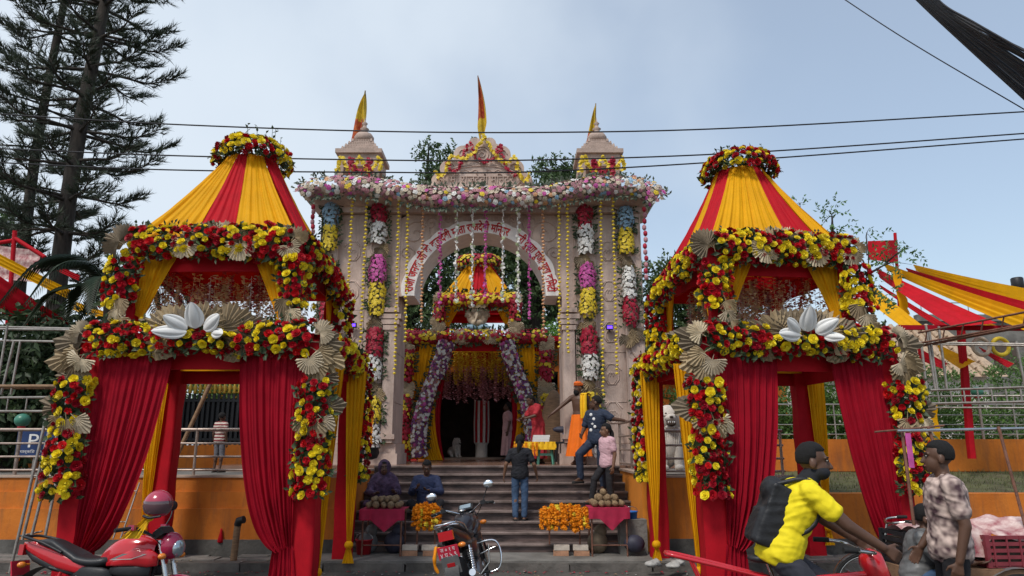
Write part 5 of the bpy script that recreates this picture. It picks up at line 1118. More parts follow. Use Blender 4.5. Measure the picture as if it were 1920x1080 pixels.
# lion statue
def lion(label, loc, s, name='lion_statue', rz=0):
    t = thing(name, label, 'statue', loc, rz=rz, scale=s); MB().box((0, .1, .03), (.62, .9, .06)).build('plinth', 'stone_white', t); m = MB()
    m.ell((0, .0, .50), (.22, .24, .34), 16, 12); m.ell((0, .28, .36), (.22, .34, .30), 14, 10); m.ell((0, -.10, .92), (.21, .20, .22), 16, 12); m.ell((0, -.02, .86), (.26, .17, .27), 16, 10)
    for sx in (-1, 1): m.cap((sx * .13, -.14, .45), (sx * .13, -.17, .12), .085, .07, 10); m.ell((sx * .13, -.22, .10), (.085, .12, .05), 10, 6); m.cap((sx * .20, .30, .35), (sx * .21, .10, .12), .13, .08, 10); m.ell((sx * .19, -.08, 1.07), (.05, .04, .06), 8, 6); m.ell((sx * .07, -.27, .96), (.05, .04, .035), 8, 6)
    m.ell((0, -.27, .91), (.10, .11, .07), 12, 8); m.ell((0, -.22, .76), (.09, .09, .04), 10, 6)
    for k in range(26): a = math.pi * (k / 25 * 1.5 - .25); m.cap((.20 * math.cos(a), -.02, .9 + .2 * math.sin(a)), (.25 * math.cos(a), .0, .84 + .26 * math.sin(a) - .1), .035, .02, 6)
    for k in range(9): x = -.16 + .04 * k; m.cap((x, -.20, .74), (x * .8, -.22, .46), .022, .014, 5)
    o = m.build('body', 'stone_white', t); m = MB(); m.ell((0, -.315, .815), (.085, .05, .045), 10, 6); m.build('mouth', 'dark_interior', t); m = MB()
    for x in (-.05, -.02, .02, .05): m.lathe([(.012, .855), (.0, .815)], 5, (x, -.355, 0))
    m.build('teeth', 'paint_white', t); m = MB(); 
    for sx in (-1, 1): m.ell((sx * .075, -.285, .985), (.022, .02, .018), 8, 5)
    m.ell((0, -.375, .925), (.035, .02, .022), 8, 5); m.build('eyes_and_nose', 'dark_interior', t); return t
p = at(1252, 868, 12.7); lion('white stone lion statue with open mouth behind the right railing', (p.x + .02, 12.7, TERR), 1.02)
lion('small pale animal statue inside the dark hall', (-1.75, 22.6, LAND), .55, 'animal_statue', R(50))
# litter at the kerb
t = thing('plastic_litter', 'crumpled white plastic bags on the street by the right pavilion', 'litter', at(1250, 1062, 10.5))
m = MB()
for k in range(7): m.ell((rnd(-.28, .25), rnd(-.1, .1), rnd(.03, .08)), (rnd(.05, .11), .07, rnd(.04, .08)), 12, 7)
m.v = [(x + .06 * noise.noise(V((x * 19, y * 19, z * 19))), y, (z + .06 * noise.noise(V((x * 24, y * 24, 3)))) * .6) for x, y, z in m.v]; m.build('bag', 'rubbish', t)
m = MB()
for k in range(620):
    x = rnd(-9, 9); y = rnd(9.4, 11.5) if k % 3 else rnd(10.55, 10.8); z = .012 if y < 10.8 else .128; a = rnd(0, 3); d = V((math.cos(a), math.sin(a), .1)) ; leaf(m, V((x, y, z)), d, V((0, 0, 1)), rnd(.03, .09), rnd(.01, .03), k % 3)
tag(m.build('fallen_petals', ['petal_crimson', 'fan_tan', 'rubbish']), 'fallen petals and scraps on the street and kerb', 'litter', kind='stuff')
# bamboo stump with red tassel on the wall, hose
p = at(437, 1060, 11.0); t = thing('pipe_stub', 'short upright pipe stub by the left pavilion right post', 'post', (p.x, 11.0, .1)); MB().tube([(0, 0, 0), (.02, 0, .52)], .05, 10).build('tube', 'bamboo', t); MB().tube([(.02, 0, .52), (.04, -.02, .58), (.12, -.04, .60)], .055, 10).build('elbow', 'plastic_black', t)
p = at(414, 1005, 11.58); t = thing('red_tassel', 'small red tassel hung on the left orange wall', 'tassel', p); m = MB(); m.lathe([(.0, .12), (.015, .10), (.02, .06), (.05, -.08), (.03, -.1)], 8); m.build('threads', 'red_cloth', t)
# ================================================================== people
mat('skin', (.17, .085, .05), .5, .12, 10, .05, 200); mat('skin_dark', (.095, .046, .028), .5, .12, 10, .05, 200)
mat('tee_black', (.012, .013, .018), .85, .3, 8); mat('hair', (.007, .006, .006), .85, .4, 30, .4, 150, stretch=(4, 4, .6)); mat('eye_white', (.30, .28, .26), .4); mat('lip', (.15, .05, .04), .5)
def skin_remesh(mb, voxel, smooth=2, wrinkle=0.0, wscale=9.0, seed=0, dec=None):
    me = mb.mesh('tmp', 'skin'); o = bpy.data.objects.new('tmp', me)
    r = o.modifiers.new('r', 'REMESH'); r.mode = 'VOXEL'; r.voxel_size = voxel; r.use_smooth_shade = True
    if smooth: s = o.modifiers.new('s', 'SMOOTH'); s.factor = .5; s.iterations = smooth
    new = evaluated(o)
    bpy.data.objects.remove(o); bpy.data.meshes.remove(me)
    if wrinkle:
        n = len(new.vertices); co = np.empty(n * 3); new.vertices.foreach_get('co', co); no = np.empty(n * 3); new.vertices.foreach_get('normal', no); co = co.reshape(-1, 3); no = no.reshape(-1, 3)
        k = np.array([(.45 - abs(noise.noise(V((c[0] * wscale * .5 + seed, c[1] * wscale * .5, c[2] * wscale * 1.7 + c[0] * 9))))) + .6 * (.4 - abs(noise.noise(V((c[0] * wscale * 1.3 - c[2] * 8, c[1] * wscale * 1.3 + seed, c[2] * wscale * .5))))) for c in co]); co += no * (wrinkle * k)[:, None]; new.vertices.foreach_set('co', co.ravel()); new.update()
    new.materials.clear(); return new
POSE = dict(pelvis=(0, 0, .93), neck=(0, .015, 1.45), head=(0, -.01, 1.60), shl=(.175, .01, 1.40), shr=(-.175, .01, 1.40), ell=(.225, .04, 1.12), elr=(-.225, .04, 1.12), wrl=(.235, -.02, .87), wrr=(-.235, -.02, .87),
            hil=(.088, 0, .91), hir=(-.088, 0, .91), knl=(.10, -.02, .50), knr=(-.10, -.02, .50), anl=(.105, .03, .09), anr=(-.105, .03, .09), tol=(.125, -.14, .03), tor=(-.125, -.14, .03))
def person(label, loc, rz, height, pose=None, skin='skin', top=None, bottom=None, sleeve=.55, shoes='rubber', hair='short', voxel=.011, face=(0, -1, 0), bulk=1.0, leg=1.0, top_len=.0, hand=None, extra=None, child=False, lean=None, curl=.5, bare=False, skirt=None):
    s = height / 1.7; J = {k: V(v) for k, v in POSE.items()}
    for k, v in (pose or {}).items(): J[k] = V(v)
    root = thing('person', label, 'person', loc, rz); root.scale = (s, s, s); b = bulk
    hs = 1.12 if child else 1.0
    F = V(face).normalized(); up = V((0, 0, 1)); X = (F * -1).cross(up).normalized(); HM = Matrix((X, -F, X.cross(-F))).transposed()
    def torso(m, inf, zlo=0.0, zhi=1.0):
        P, N = J['pelvis'], J['neck']; st = [(-.16, .105, .095), (-.06, .150, .112), (.10, .152, .112), (.34, .128, .096), (.62, .152, .112), (.84, .165, .105), (.95, .115, .085), (1.0, .062, .062)]
        hx = (J['hil'] - J['hir']).normalized(); sx = (J['shl'] - J['shr']).normalized(); ax = (N - P).normalized(); n = 20; vs = []; st = [q for q in st if zlo <= q[0] <= zhi]
        for t, a, c in st:
            x = hx.lerp(sx, max(0, min(1, t))).normalized(); y = ax.cross(x).normalized()
            for k in range(n): an = 2 * math.pi * k / n; vs.append(P.lerp(N, t) + x * (a * b + inf) * math.cos(an) + y * (c * b + inf) * math.sin(an))
        fs = [(i * n + k, i * n + (k + 1) % n, (i + 1) * n + (k + 1) % n, (i + 1) * n + k) for i in range(len(st) - 1) for k in range(n)] + [tuple(range(n))[::-1], tuple(range((len(st) - 1) * n, len(st) * n))]; m.add(vs, fs)
    # ---- skin: one continuous body
    m = MB(); torso(m, 0)
    m.cap(J['neck'] - V((0, 0, .03)), J['head'] - HM @ V((0, -.015, .06)), .058, .052, 12)
    H = J['head']
    m.ell(H + HM @ V((0, .015, .035)) * hs, (.076 * hs, .094 * hs, .092 * hs), 18, 14, M=HM); m.ell(H + HM @ V((0, -.03, -.035)) * hs, (.060 * hs, .066 * hs, .080 * hs), 16, 12, M=HM); m.ell(H + HM @ V((0, -.062, -.085)) * hs, (.030, .028, .024), 10, 8, M=HM)
    m.cap(H + HM @ V((0, -.088, .015)) * hs, H + HM @ V((0, -.112, -.028)) * hs, .011, .016, 8); m.ell(H + HM @ V((0, -.086, -.062)) * hs, (.026, .016, .013), 10, 6, M=HM); m.ell(H + HM @ V((0, -.080, .035)) * hs, (.055, .018, .012), 10, 6, M=HM)
    for sx in (-1, 1): m.ell(H + HM @ V((sx * .078, .01, -.01)) * hs, (.012, .024, .034), 8, 8, M=HM)
    for q in 'lr':
        sg = 1 if q == 'l' else -1
        m.cap(J['sh' + q], J['el' + q], .056 * b, .042 * b, 12); m.cap(J['el' + q], J['wr' + q], .042 * b, .029 * b, 12); m.cap(J['neck'].lerp(J['sh' + q], .35), J['sh' + q], .055 * b, .058 * b, 10)
        d = (J['wr' + q] - J['el' + q]).normalized(); side = V((0, -1, 0)) - d * V((0, -1, 0)).dot(d); side = side.normalized() if side.length > .2 else V((sg, 0, 0)); pn = d.cross(side) * sg
        if hand and q in hand: d, side, pn = (V(a).normalized() for a in hand[q])
        W = J['wr' + q]
        for k in range(4): m.cap(W + side * (k - 1.5) * .006, W + d * .085 + side * (k - 1.5) * .0215, .0155, .0125, 8)
        for k, ln in enumerate((.070, .082, .076, .058)):
            k0 = W + d * .088 + side * (1.5 - k) * .0225; d1 = (d + pn * curl * .7).normalized(); d2 = (d + pn * curl * 2.2).normalized(); k1 = k0 + d1 * ln * .55; m.cap(k0, k1, .0098, .0090, 7); m.cap(k1, k1 + d2 * ln * .5, .0088, .0076, 7)
        t0 = W + d * .028 + side * .026; t1 = t0 + (d * .6 + side * .75 + pn * .2).normalized() * .045; m.cap(t0, t1, .0125, .0105, 7); m.cap(t1, t1 + (d + side * .25 + pn * curl * .6).normalized() * .034, .0102, .0085, 7)
        m.cap(J['hi' + q], J['kn' + q], .080 * b, .056 * b, 14); m.cap(J['kn' + q], J['an' + q], .054 * b, .036 * b, 12); mid = J['kn' + q].lerp(J['an' + q], .3); m.ell(mid + V((0, .018, 0)), (.052 * b, .056 * b, .11), 10, 8)
        hl = J['an' + q] + (J['an' + q] - J['to' + q]).normalized() * .03; hl.z = J['to' + q].z; m.cap(J['an' + q], hl, .036, .032, 10); m.cap(hl, J['to' + q], .032, .028, 10); m.cap(J['an' + q], J['to' + q], .034, .022, 10)
    me = skin_remesh(m, voxel, 2); me.materials.append(MATS[skin]); put('body', me, root)
    # ---- face marks
    m = MB()
    for sx in (-1, 1): m.ell(H + HM @ V((sx * .031, -.084, .018)) * hs, (.0125, .008, .0065), 8, 6, M=HM)
    m.build('eyes', 'eye_white', root); m = MB()
    for sx in (-1, 1): m.ell(H + HM @ V((sx * .031, -.0915, .018)) * hs, (.007, .005, .0075), 8, 6, M=HM); m.cap(H + HM @ V((sx * .016, -.093, .040)) * hs, H + HM @ V((sx * .05, -.082, .040)) * hs, .0055, .004, 6)
    m.build('brows_and_pupils', 'hair', root)
    m = MB(); m.ell(H + HM @ V((0, -.094, -.058)) * hs, (.024, .010, .009), 8, 6, M=HM); m.build('lips', 'lip', root)
    # ---- hair
    if hair:
        m = MB(); c = H + HM @ V((0, .018, .042)) * hs; nu, nv = 28, 18; vs = []
        for i in range(nv + 1):
            th = math.pi * i / nv
            for k in range(nu):
                a = 2 * math.pi * k / nu; d = V((math.sin(th) * math.cos(a), math.sin(th) * math.sin(a), math.cos(th))); r_ = 1 + .05 * noise.noise(d * 6 + c)
                front = d.y < -.25 and d.z < .42 ; low = d.z < (-.55 if d.y > .1 else -.12) and hair != 'long'
                if front: r_ *= .80
                if low: r_ *= .82
                vs.append(c + HM @ V((d.x * .086, d.y * .105, d.z * .104)) * hs * r_)
        m.add(vs, [(i * nu + k, (i + 1) * nu + k, (i + 1) * nu + (k + 1) % nu, i * nu + (k + 1) % nu) for i in range(nv) for k in range(nu)])
        if hair in ('long', 'tail'):
            P = catmull([H + HM @ V((0, .10, .03)), H + HM @ V((0, .135, -.05)), H + HM @ V((.02, .12, -.18)), H + HM @ V((.03, .11, -.34))], 12); m.tube(P, [.03 + .018 * math.sin(math.pi * k / 12) for k in range(13)], 10)
        m.build('hair', 'hair', root)
    # ---- clothes
    if top:
        m = MB(); torso(m, .034, -.17, 1.0)
        for q in 'lr':
            e = J['sh' + q].lerp(J['el' + q], min(1, sleeve / .55 * .72)) ; m.cap(J['neck'].lerp(J['sh' + q], .4), J['sh' + q], .06 * b, .072 * b, 10); m.cap(J['sh' + q], e, .070 * b, .066 * b, 12)
            if sleeve > .8: m.cap(J['el' + q], J['el' + q].lerp(J['wr' + q], .92), .060 * b, .044 * b, 12)
        me = skin_remesh(m, voxel, 2, .015, 13, seed=loc[0]); me.materials.append(MATS[top]); put('shirt', me, root)
    if bottom:
        m = MB(); P = J['pelvis']; torso(m, .006, -.2, .2)
        for q in 'lr':
            m.cap(J['hi' + q], J['kn' + q], .092 * b, .074 * b, 14)
            if leg > .55: m.cap(J['kn' + q], J['kn' + q].lerp(J['an' + q], min(1, (leg - .5) * 2) * .96), .072 * b, .060 * b, 12)
        me = skin_remesh(m, voxel, 3, .010, 10, seed=loc[1]); me.materials.append(MATS[bottom]); put('trousers', me, root)
    if skirt:
        mt, z0, z1, w0, w1 = skirt; m = MB(); P = J['pelvis']; Kc = (J['knl'] + J['knr']) / 2
        def fn(u, v):
            a = 2 * math.pi * u; z = z0 + (z1 - z0) * v; cc = P.lerp(Kc, min(1, v * 1.1)); r_ = (w0 + (w1 - w0) * v) * (1 + (.05 + .06 * v) * math.sin(a * 9 + 2 * v)); return V((cc.x + r_ * math.cos(a), cc.y + r_ * .80 * math.sin(a), z))
        m.grid(fn, 60, 16); m.build('lower_garment', mt, root)
    if shoes:
        for q in 'lr':
            m = MB(); a, t = J['an' + q], J['to' + q]; d = (t - a); d.z = 0; d.normalize(); z = t.z - .018
            hl = V((a.x, a.y, z)) - d * .045; m.cap(hl, V((t.x, t.y, z)) + d * .01, .037, .040, 10); m.v = [(x, y, max(zz, t.z - .032)) for x, y, zz in m.v]; m.v = [(x, y, min(zz, t.z + (.012 if shoes == 'sandal' else .034))) for x, y, zz in m.v]; m.build('shoe', 'rubber' if shoes == 'sandal' else shoes, root)
    return root, J, HM

mat('tee_yellow', (.78, .62, .01), .8, .12, 6, .1, 40); mat('trouser_slate', (.035, .036, .048), .85, .25, 8); mat('trouser_black', (.014, .013, .016), .85, .25, 8); mat('jeans', (.045, .085, .16), .85, .35, 7, .2, 200)
mat('shirt_print', (.085, .04, .05), .8, .3, 15, .1, 40, col2=(.60, .46, .40), detail=1); mat('tee_black', (.012, .013, .018), .85, .3, 8); mat('tee_pink', (.58, .36, .40), .85, .08, 8); mat('shirt_navy', (.018, .028, .055), .8, .3, 8)
mat('dhoti_orange', (.88, .17, .006), .75, .1, 5, .1, 40, trans=.1); mat('scarf_yellow', (.82, .48, .01), .75, .1, 8); mat('turban', (.70, .13, .015), .8, .2, 14); mat('kurta_red', (.36, .02, .03), .8, .3, 9); mat('shawl_purple', (.045, .02, .06), .85, .6, 14, .1, col2=(.12, .07, .13)); mat('shirt_blue', (.025, .035, .085), .85, .3, 9); mat('stripe', (.45, .16, .15), .8, .1, 5); mat('shorts_grey', (.13, .13, .15), .85, .2, 9); mat('dress_pale', (.5, .3, .3), .8, .15, 8)
# stripes for the boy's shirt
t_ = MATS['stripe'].node_tree; wv = nd(t_, 'ShaderNodeTexWave', wave_type='BANDS', bands_direction='Z'); wv.inputs['Scale'].default_value = 3.4; wv.inputs['Distortion'].default_value = .4; cr = nd(t_, 'ShaderNodeValToRGB'); cr.color_ramp.elements[0].position = .48; cr.color_ramp.elements[1].position = .54; cr.color_ramp.elements[0].color = (.20, .03, .035, 1); cr.color_ramp.elements[1].color = (.55, .48, .42, 1)
tcn = [n for n in t_.nodes if n.type == 'TEX_COORD'][0]; t_.links.new(tcn.outputs['Object'], wv.inputs['Vector']); t_.links.new(wv.outputs[0], cr.inputs[0]); t_.links.new(cr.outputs[0], [n for n in t_.nodes if n.type == 'BSDF_PRINCIPLED'][0].inputs['Base Color'])

# 1 printed-shirt man, standing on the street at the right, seen from his left-behind, head turned left
p = at(1755, 1000, 5.9)
person('man in a brown-and-white printed shirt and black trousers standing by the cart', (p.x + .10, 5.9, 0), R(-104), 1.76, dict(ell=(.23, .05, 1.12), wrl=(.235, -.02, .87), elr=(-.23, .0, 1.12), wrr=(-.22, -.14, .92)), 'skin_dark', 'shirt_print', 'trouser_black', .5, hair='short', voxel=.0085, face=(-.10, -1, .02), bulk=1.0)
# 2 cyclist (rides to the right); body frame: facing -Y then turned
cyc, J, HM = person('cyclist in a yellow shirt with a black backpack riding to the right', (at(1550, 1000, 5.25).x - .33, 5.25, 0), R(86), 1.74,
    dict(pelvis=(0, .02, 1.0), neck=(0, -.20, 1.46), head=(0, -.27, 1.60), shl=(.175, -.17, 1.41), shr=(-.175, -.17, 1.41), ell=(.23, -.38, 1.20), elr=(-.23, -.38, 1.20), wrl=(.24, -.58, 1.07), wrr=(-.24, -.58, 1.07), hil=(.088, .02, .98), hir=(-.088, .02, .98),
         knl=(.11, -.36, .76), knr=(-.11, -.30, .62), anl=(.11, -.26, .36), anr=(-.11, -.04, .25), tol=(.12, -.42, .33), tor=(-.12, -.19, .22)), 'skin_dark', 'tee_yellow', 'trouser_slate', .44, hair='short', voxel=.0085, face=(-.25, -.97, -.05), curl=1.0, top_len=.001)
m = MB(); Mb = Matrix.Rotation(R(23), 3, 'X'); m.box((0, .055, 1.25), (.27, .15, .42), M=Mb); m.ell((0, .03, 1.42), (.13, .075, .09), 14, 10, M=Mb); m.box((0, .145, 1.19), (.21, .08, .22), M=Mb); me = skin_remesh(m, .012, 6, .01, 9); me.materials.append(MATS['plastic_black']); put('backpack', me, cyc)
m = MB(); m.ell(J['head'] + HM @ V((0, -.038, -.062)), (.072, .066, .052), 14, 10, M=HM); m.cap(J['neck'] + V((0, 0, .0)), J['head'] - V((0, -.02, .08)), .070, .062, 12); me = skin_remesh(m, .010, 2, .006, 14); me.materials.append(MATS['tee_black']); put('face_mask', me, cyc)
for sx in (-1, 1): m = MB(); m.tube(catmull([(sx * .10, .02, 1.46), (sx * .12, -.17, 1.49), (sx * .12, -.26, 1.36), (sx * .14, -.17, 1.18), (sx * .13, .02, 1.10)], 14), .018, 6); m.build('backpack_strap', 'plastic_black', cyc)
# 3 girl climbing the stairs, seen from behind
i = 3; yst = 11.7 + 2 * ST; p = at(975, 990, yst + .12); SZ = lambda k: KERB + SR * k
person('girl in a black top and blue jeans climbing the stairs, seen from behind', (p.x, yst + .12, SZ(3)), R(176), 1.36, dict(elr=(-.30, .03, 1.14), wrr=(-.35, -.10, .92), ell=(.29, .05, 1.14), wrl=(.33, .0, .92), anl=(.09, .06, .09), anr=(-.09, .0, .09)), 'skin', 'tee_black', 'jeans', .5, 'sandal', 'tail', .010, child=True)
# 4 bare-chested man in orange
p = at(1090, 866, 14.6)
sw, J, HM = person('bare-chested man in an orange wrap, yellow scarf and turban at the top of the stairs', (at(1086, 800, 14.6).x, 14.6, LAND), R(-28), 1.62, dict(elr=(-.34, -.10, 1.24), wrr=(-.52, -.24, 1.06), ell=(.24, .06, 1.15), wrl=(.22, -.03, .95)), 'skin_dark', None, None, shoes=None, hair='short', voxel=.010, face=(-.5, -.86, -.05), skirt=('dhoti_orange', 1.04, .18, .155, .27))
m = MB(); H = J['head']
m.ell(H + V((0, .015, .075)), (.105, .115, .055), 16, 8); m.ell(H + V((0, -.02, .10)), (.09, .09, .05), 12, 8); m.build('turban', 'turban', sw)
m = MB(); m.ell(H + HM @ V((0, -.062, -.085)), (.062, .05, .07), 12, 8); m.build('beard', 'hair', sw)
m = MB(); m.grid(lambda u, v: V((.10 + .14 * u + .01 * math.sin(9 * u), -.155 + .02 * math.sin(u * 14) - .02 * math.sin(3 * v), 1.46 - .5 * v)), 14, 12); m.grid(lambda u, v: V((.10 + .14 * u, -.155 + .27 * v, 1.46 + .035 * math.sin(math.pi * v))), 14, 8); m.grid(lambda u, v: V((.10 + .14 * u, .115 + .02 * math.sin(u * 12), 1.46 - .3 * v)), 14, 8); m.build('scarf', 'scarf_yellow', sw)
# 5 man leaning on the railing
lm, J, HM = person('man in dark patterned shirt leaning on the railing, one foot raised', (at(1118, 800, 13.2).x, 13.15, SZ(6)), R(-40), 1.66, dict(ell=(.34, .02, 1.30), wrl=(.50, .16, 1.27), elr=(-.26, -.02, 1.15), wrr=(-.20, -.2, 1.02), knr=(-.20, -.30, .66), anr=(-.20, -.26, .24), tor=(-.22, -.44, .18), knl=(.09, -.01, .48)), 'skin_dark', 'shirt_navy', 'shirt_navy', .6, hair='short', voxel=.010, face=(-.9, -.4, -.05))
m = MB()
for k, (x, z) in enumerate(((-.03, 1.38), (.03, 1.30), (.0, 1.22), (.05, 1.16), (-.04, 1.10))): m.ell((x, -.135, z), (.035, .006, .03), 8, 5)
m.build('shirt_print', 'paint_white', lm)
# 6 girl in pink
person('girl in a pink shirt and black trousers standing on the steps by the right wall', (at(1140, 900, 12.7).x, 12.75, SZ(4)), R(-62), 1.42, dict(knr=(-.14, -.24, .60), anr=(-.15, -.30, .21), tor=(-.16, -.46, .15), head=(0, -.02, 1.60)), 'skin', 'tee_pink', 'trouser_black', .5, 'sandal', 'tail', .010, face=(-.3, -.95, -.03), child=True)
# 7 woman in red behind the offering table
person('woman in a red dress bending over the offering table on the landing', (at(1010, 840, 15.9).x, 15.9, LAND), R(-60), 1.5, dict(neck=(0, -.14, 1.42), head=(0, -.24, 1.53), shl=(.165, -.10, 1.37), shr=(-.165, -.10, 1.37), ell=(.22, -.24, 1.15), wrl=(.12, -.46, 1.08), elr=(-.22, -.24, 1.13), wrr=(-.10, -.47, 1.05)), 'skin_dark', 'kurta_red', None, .6, 'sandal', 'tail', .011, face=(-.2, -.9, -.4), skirt=('kurta_red', 1.05, .12, .16, .25))
# 8 person in the doorway
person('person in a pale dress standing at the right edge of the temple doorway', (at(951, 850, 19.6).x, 19.6, LAND), R(-80), 1.5, {}, 'skin_dark', 'dress_pale', None, .5, 'sandal', 'long', .013, skirt=('dress_pale', 1.1, .15, .15, .22))
# 9 striped boy on the left terrace
person('small boy in a striped shirt and grey shorts behind the left railing', (at(408, 880, 13.0).x, 13.0, TERR), R(160), 1.02, dict(anl=(.12, .02, .09), anr=(-.12, .06, .09)), 'skin_dark', 'stripe', 'shorts_grey', .5, 'sandal', 'short', .012, leg=.5, child=True)
# 10, 11 seated vendors left
SIT = dict(pelvis=(0, .0, .20), neck=(0, -.04, .74), head=(0, -.07, .89), shl=(.175, -.03, .69), shr=(-.175, -.03, .69), hil=(.09, 0, .18), hir=(-.09, 0, .18), knl=(.26, -.30, .30), knr=(-.26, -.30, .30), anl=(.06, -.34, .08), anr=(-.06, -.30, .08), tol=(-.06, -.40, .05), tor=(.06, -.38, .05), ell=(.25, -.14, .48), elr=(-.25, -.14, .48), wrl=(.20, -.36, .50), wrr=(-.14, -.36, .48))
wv_, J, HM = person('woman wrapped in a purple shawl sitting behind the coconut table', (at(716, 930, 12.3).x, 12.45, SZ(3)), R(8), 1.62, dict(SIT), 'skin_dark', 'shawl_purple', 'shawl_purple', .95, None, 'short', .011)
m = MB(); H = J['head']; m.ell(H + V((0, .03, .02)), (.115, .115, .135), 16, 12); m.ell((0, .02, .70), (.22, .15, .14), 16, 10); m.v = [(x, max(y, H.y - .055) if z > H.z - .10 else y, z) for x, y, z in m.v]; me = skin_remesh(m, .012, 3, .012, 9); me.materials.append(MATS['shawl_purple']); put('shawl', me, wv_)
person('man in a dark blue shirt sitting behind the left marigold stand', (at(798, 930, 12.5).x, 12.6, SZ(3)), R(5), 1.62, dict(SIT, wrl=(.06, -.36, .52), wrr=(-.16, -.38, .56)), 'skin_dark', 'shirt_blue', 'trouser_black', .9, None, 'short', .011, face=(0, -.9, -.4))
# 12 person in jeans half hidden behind the printed-shirt man
person('person in blue jeans seated on the cart edge, mostly hidden behind the standing man', (at(1712, 1000, 6.6).x, 6.62, .22), R(60), 1.6, dict(SIT, pelvis=(0, 0, .46), hil=(.09, 0, .44), hir=(-.09, 0, .44), neck=(0, -.10, .84), head=(0, -.14, .96), shl=(.17, -.08, .80), shr=(-.17, -.08, .80), ell=(.2, -.24, .60), elr=(-.2, -.24, .60), wrl=(.16, -.46, .62), wrr=(-.16, -.46, .62), knl=(.12, -.40, .48), knr=(-.12, -.40, .46), anl=(.12, -.36, .06), anr=(-.12, -.36, .04), tol=(.13, -.5, .02), tor=(-.13, -.5, .0)), 'skin_dark', 'plastic_grey', 'jeans', .5, 'rubber', 'short', .011)
# ================================================================== stalls and goods
def brick_at(p, mt, lb, n=2):
    for k in range(n):
        o = MB().box((0, 0, 0), (.23, .11, .075)).build('brick', mt if k else 'brick'); o.location = V(p) + V((rnd(-.01, .01), 0, .04 + .08 * k)); o.rotation_euler = (0, 0, rnd(-.1, .1))
        tag(o, ('lower ' if k == 0 else 'upper ') + 'brick under the ' + lb, 'brick', 'bricks under the stands')
def table(label, px, py_top, Y, w, d, z0, n_coco, coco_lb, sd):
    c = at(px, py_top, Y); h = c.z - z0; t = thing('stall_table', label, 'table', (c.x, Y, z0)); random.seed(sd)
    MB().box((0, 0, h - .02), (w, d, .035)).build('top', 'wood', t)
    for sx in (-1, 1):
        for sy in (-1, 1): MB().tube([(sx * w * .44, sy * d * .42, 0), (sx * w * .44, sy * d * .42, h - .03)], .014, 6).build('leg', 'rust', t)
    for z in (.16,): 
        for sy in (-1, 1): MB().tube([(-w * .44, sy * d * .42, z), (w * .44, sy * d * .42, z)], .010, 6).build('stretcher', 'rust', t)
    cl = MB(); n = 40
    def fn(u, v):
        x = -w * .52 + w * 1.04 * u; dr = (.16 + .17 * max(0, 1 - abs(u - .56) * 3.4)) * v
        return V((x, -d * .52 - .012 * math.sin(u * 23) * v, h + .004 - dr))
    cl.grid(fn, n, 6); cl.grid(lambda u, v: V((-w * .52 + w * 1.04 * u, -d * .52 + d * 1.04 * v, h + .004)), 6, 4, smooth=False); cl.build('table_cloth', 'table_cloth', t)
    cm = MB(); cm.ell((0, 0, 0), (.052, .052, .058), 10, 8); cm.v = [(x * (1 + .12 * noise.noise(V((x * 40, y * 40, z * 40)))), y, z) for x, y, z in cm.v]; cm = cm.mesh('coconut', 'coconut')
    k = 0; lay = 0
    while k < n_coco and lay < (2 if sd == 4 else 3):
        wx, dx_ = w * (.86 - .24 * lay), d * (.8 - .24 * lay); nx = max(1, round(wx / .108)); ny = max(1, round(dx_ / .11))
        for i in range(nx):
            for j in range(ny):
                if k >= n_coco: break
                o = put('coconut', cm); o.location = V((c.x, Y, z0 + h)) + V((-wx / 2 + (i + .5) * wx / nx + rnd(-.01, .01), -dx_ / 2 + (j + .5) * dx_ / ny, .058 + .08 * lay)); o.rotation_euler = (rnd(-1, 1), rnd(-1, 1), rnd(0, 6)); o.scale = (rnd(.8, 1.08),) * 3; tag(o, coco_lb, 'coconut', 'coconuts: ' + coco_lb); k += 1
        lay += 1
    return t
table('tall table with a maroon cloth left of the stairs', 722, 953, 11.45, .66, .5, .143, 34, 'brown coconut heaped on the left maroon-clothed table', 4)
table('table with a maroon cloth and coconuts right of the stairs', 1138, 950, 11.45, .60, .5, .143, 30, 'brown coconut heaped on the right maroon-clothed table', 5)
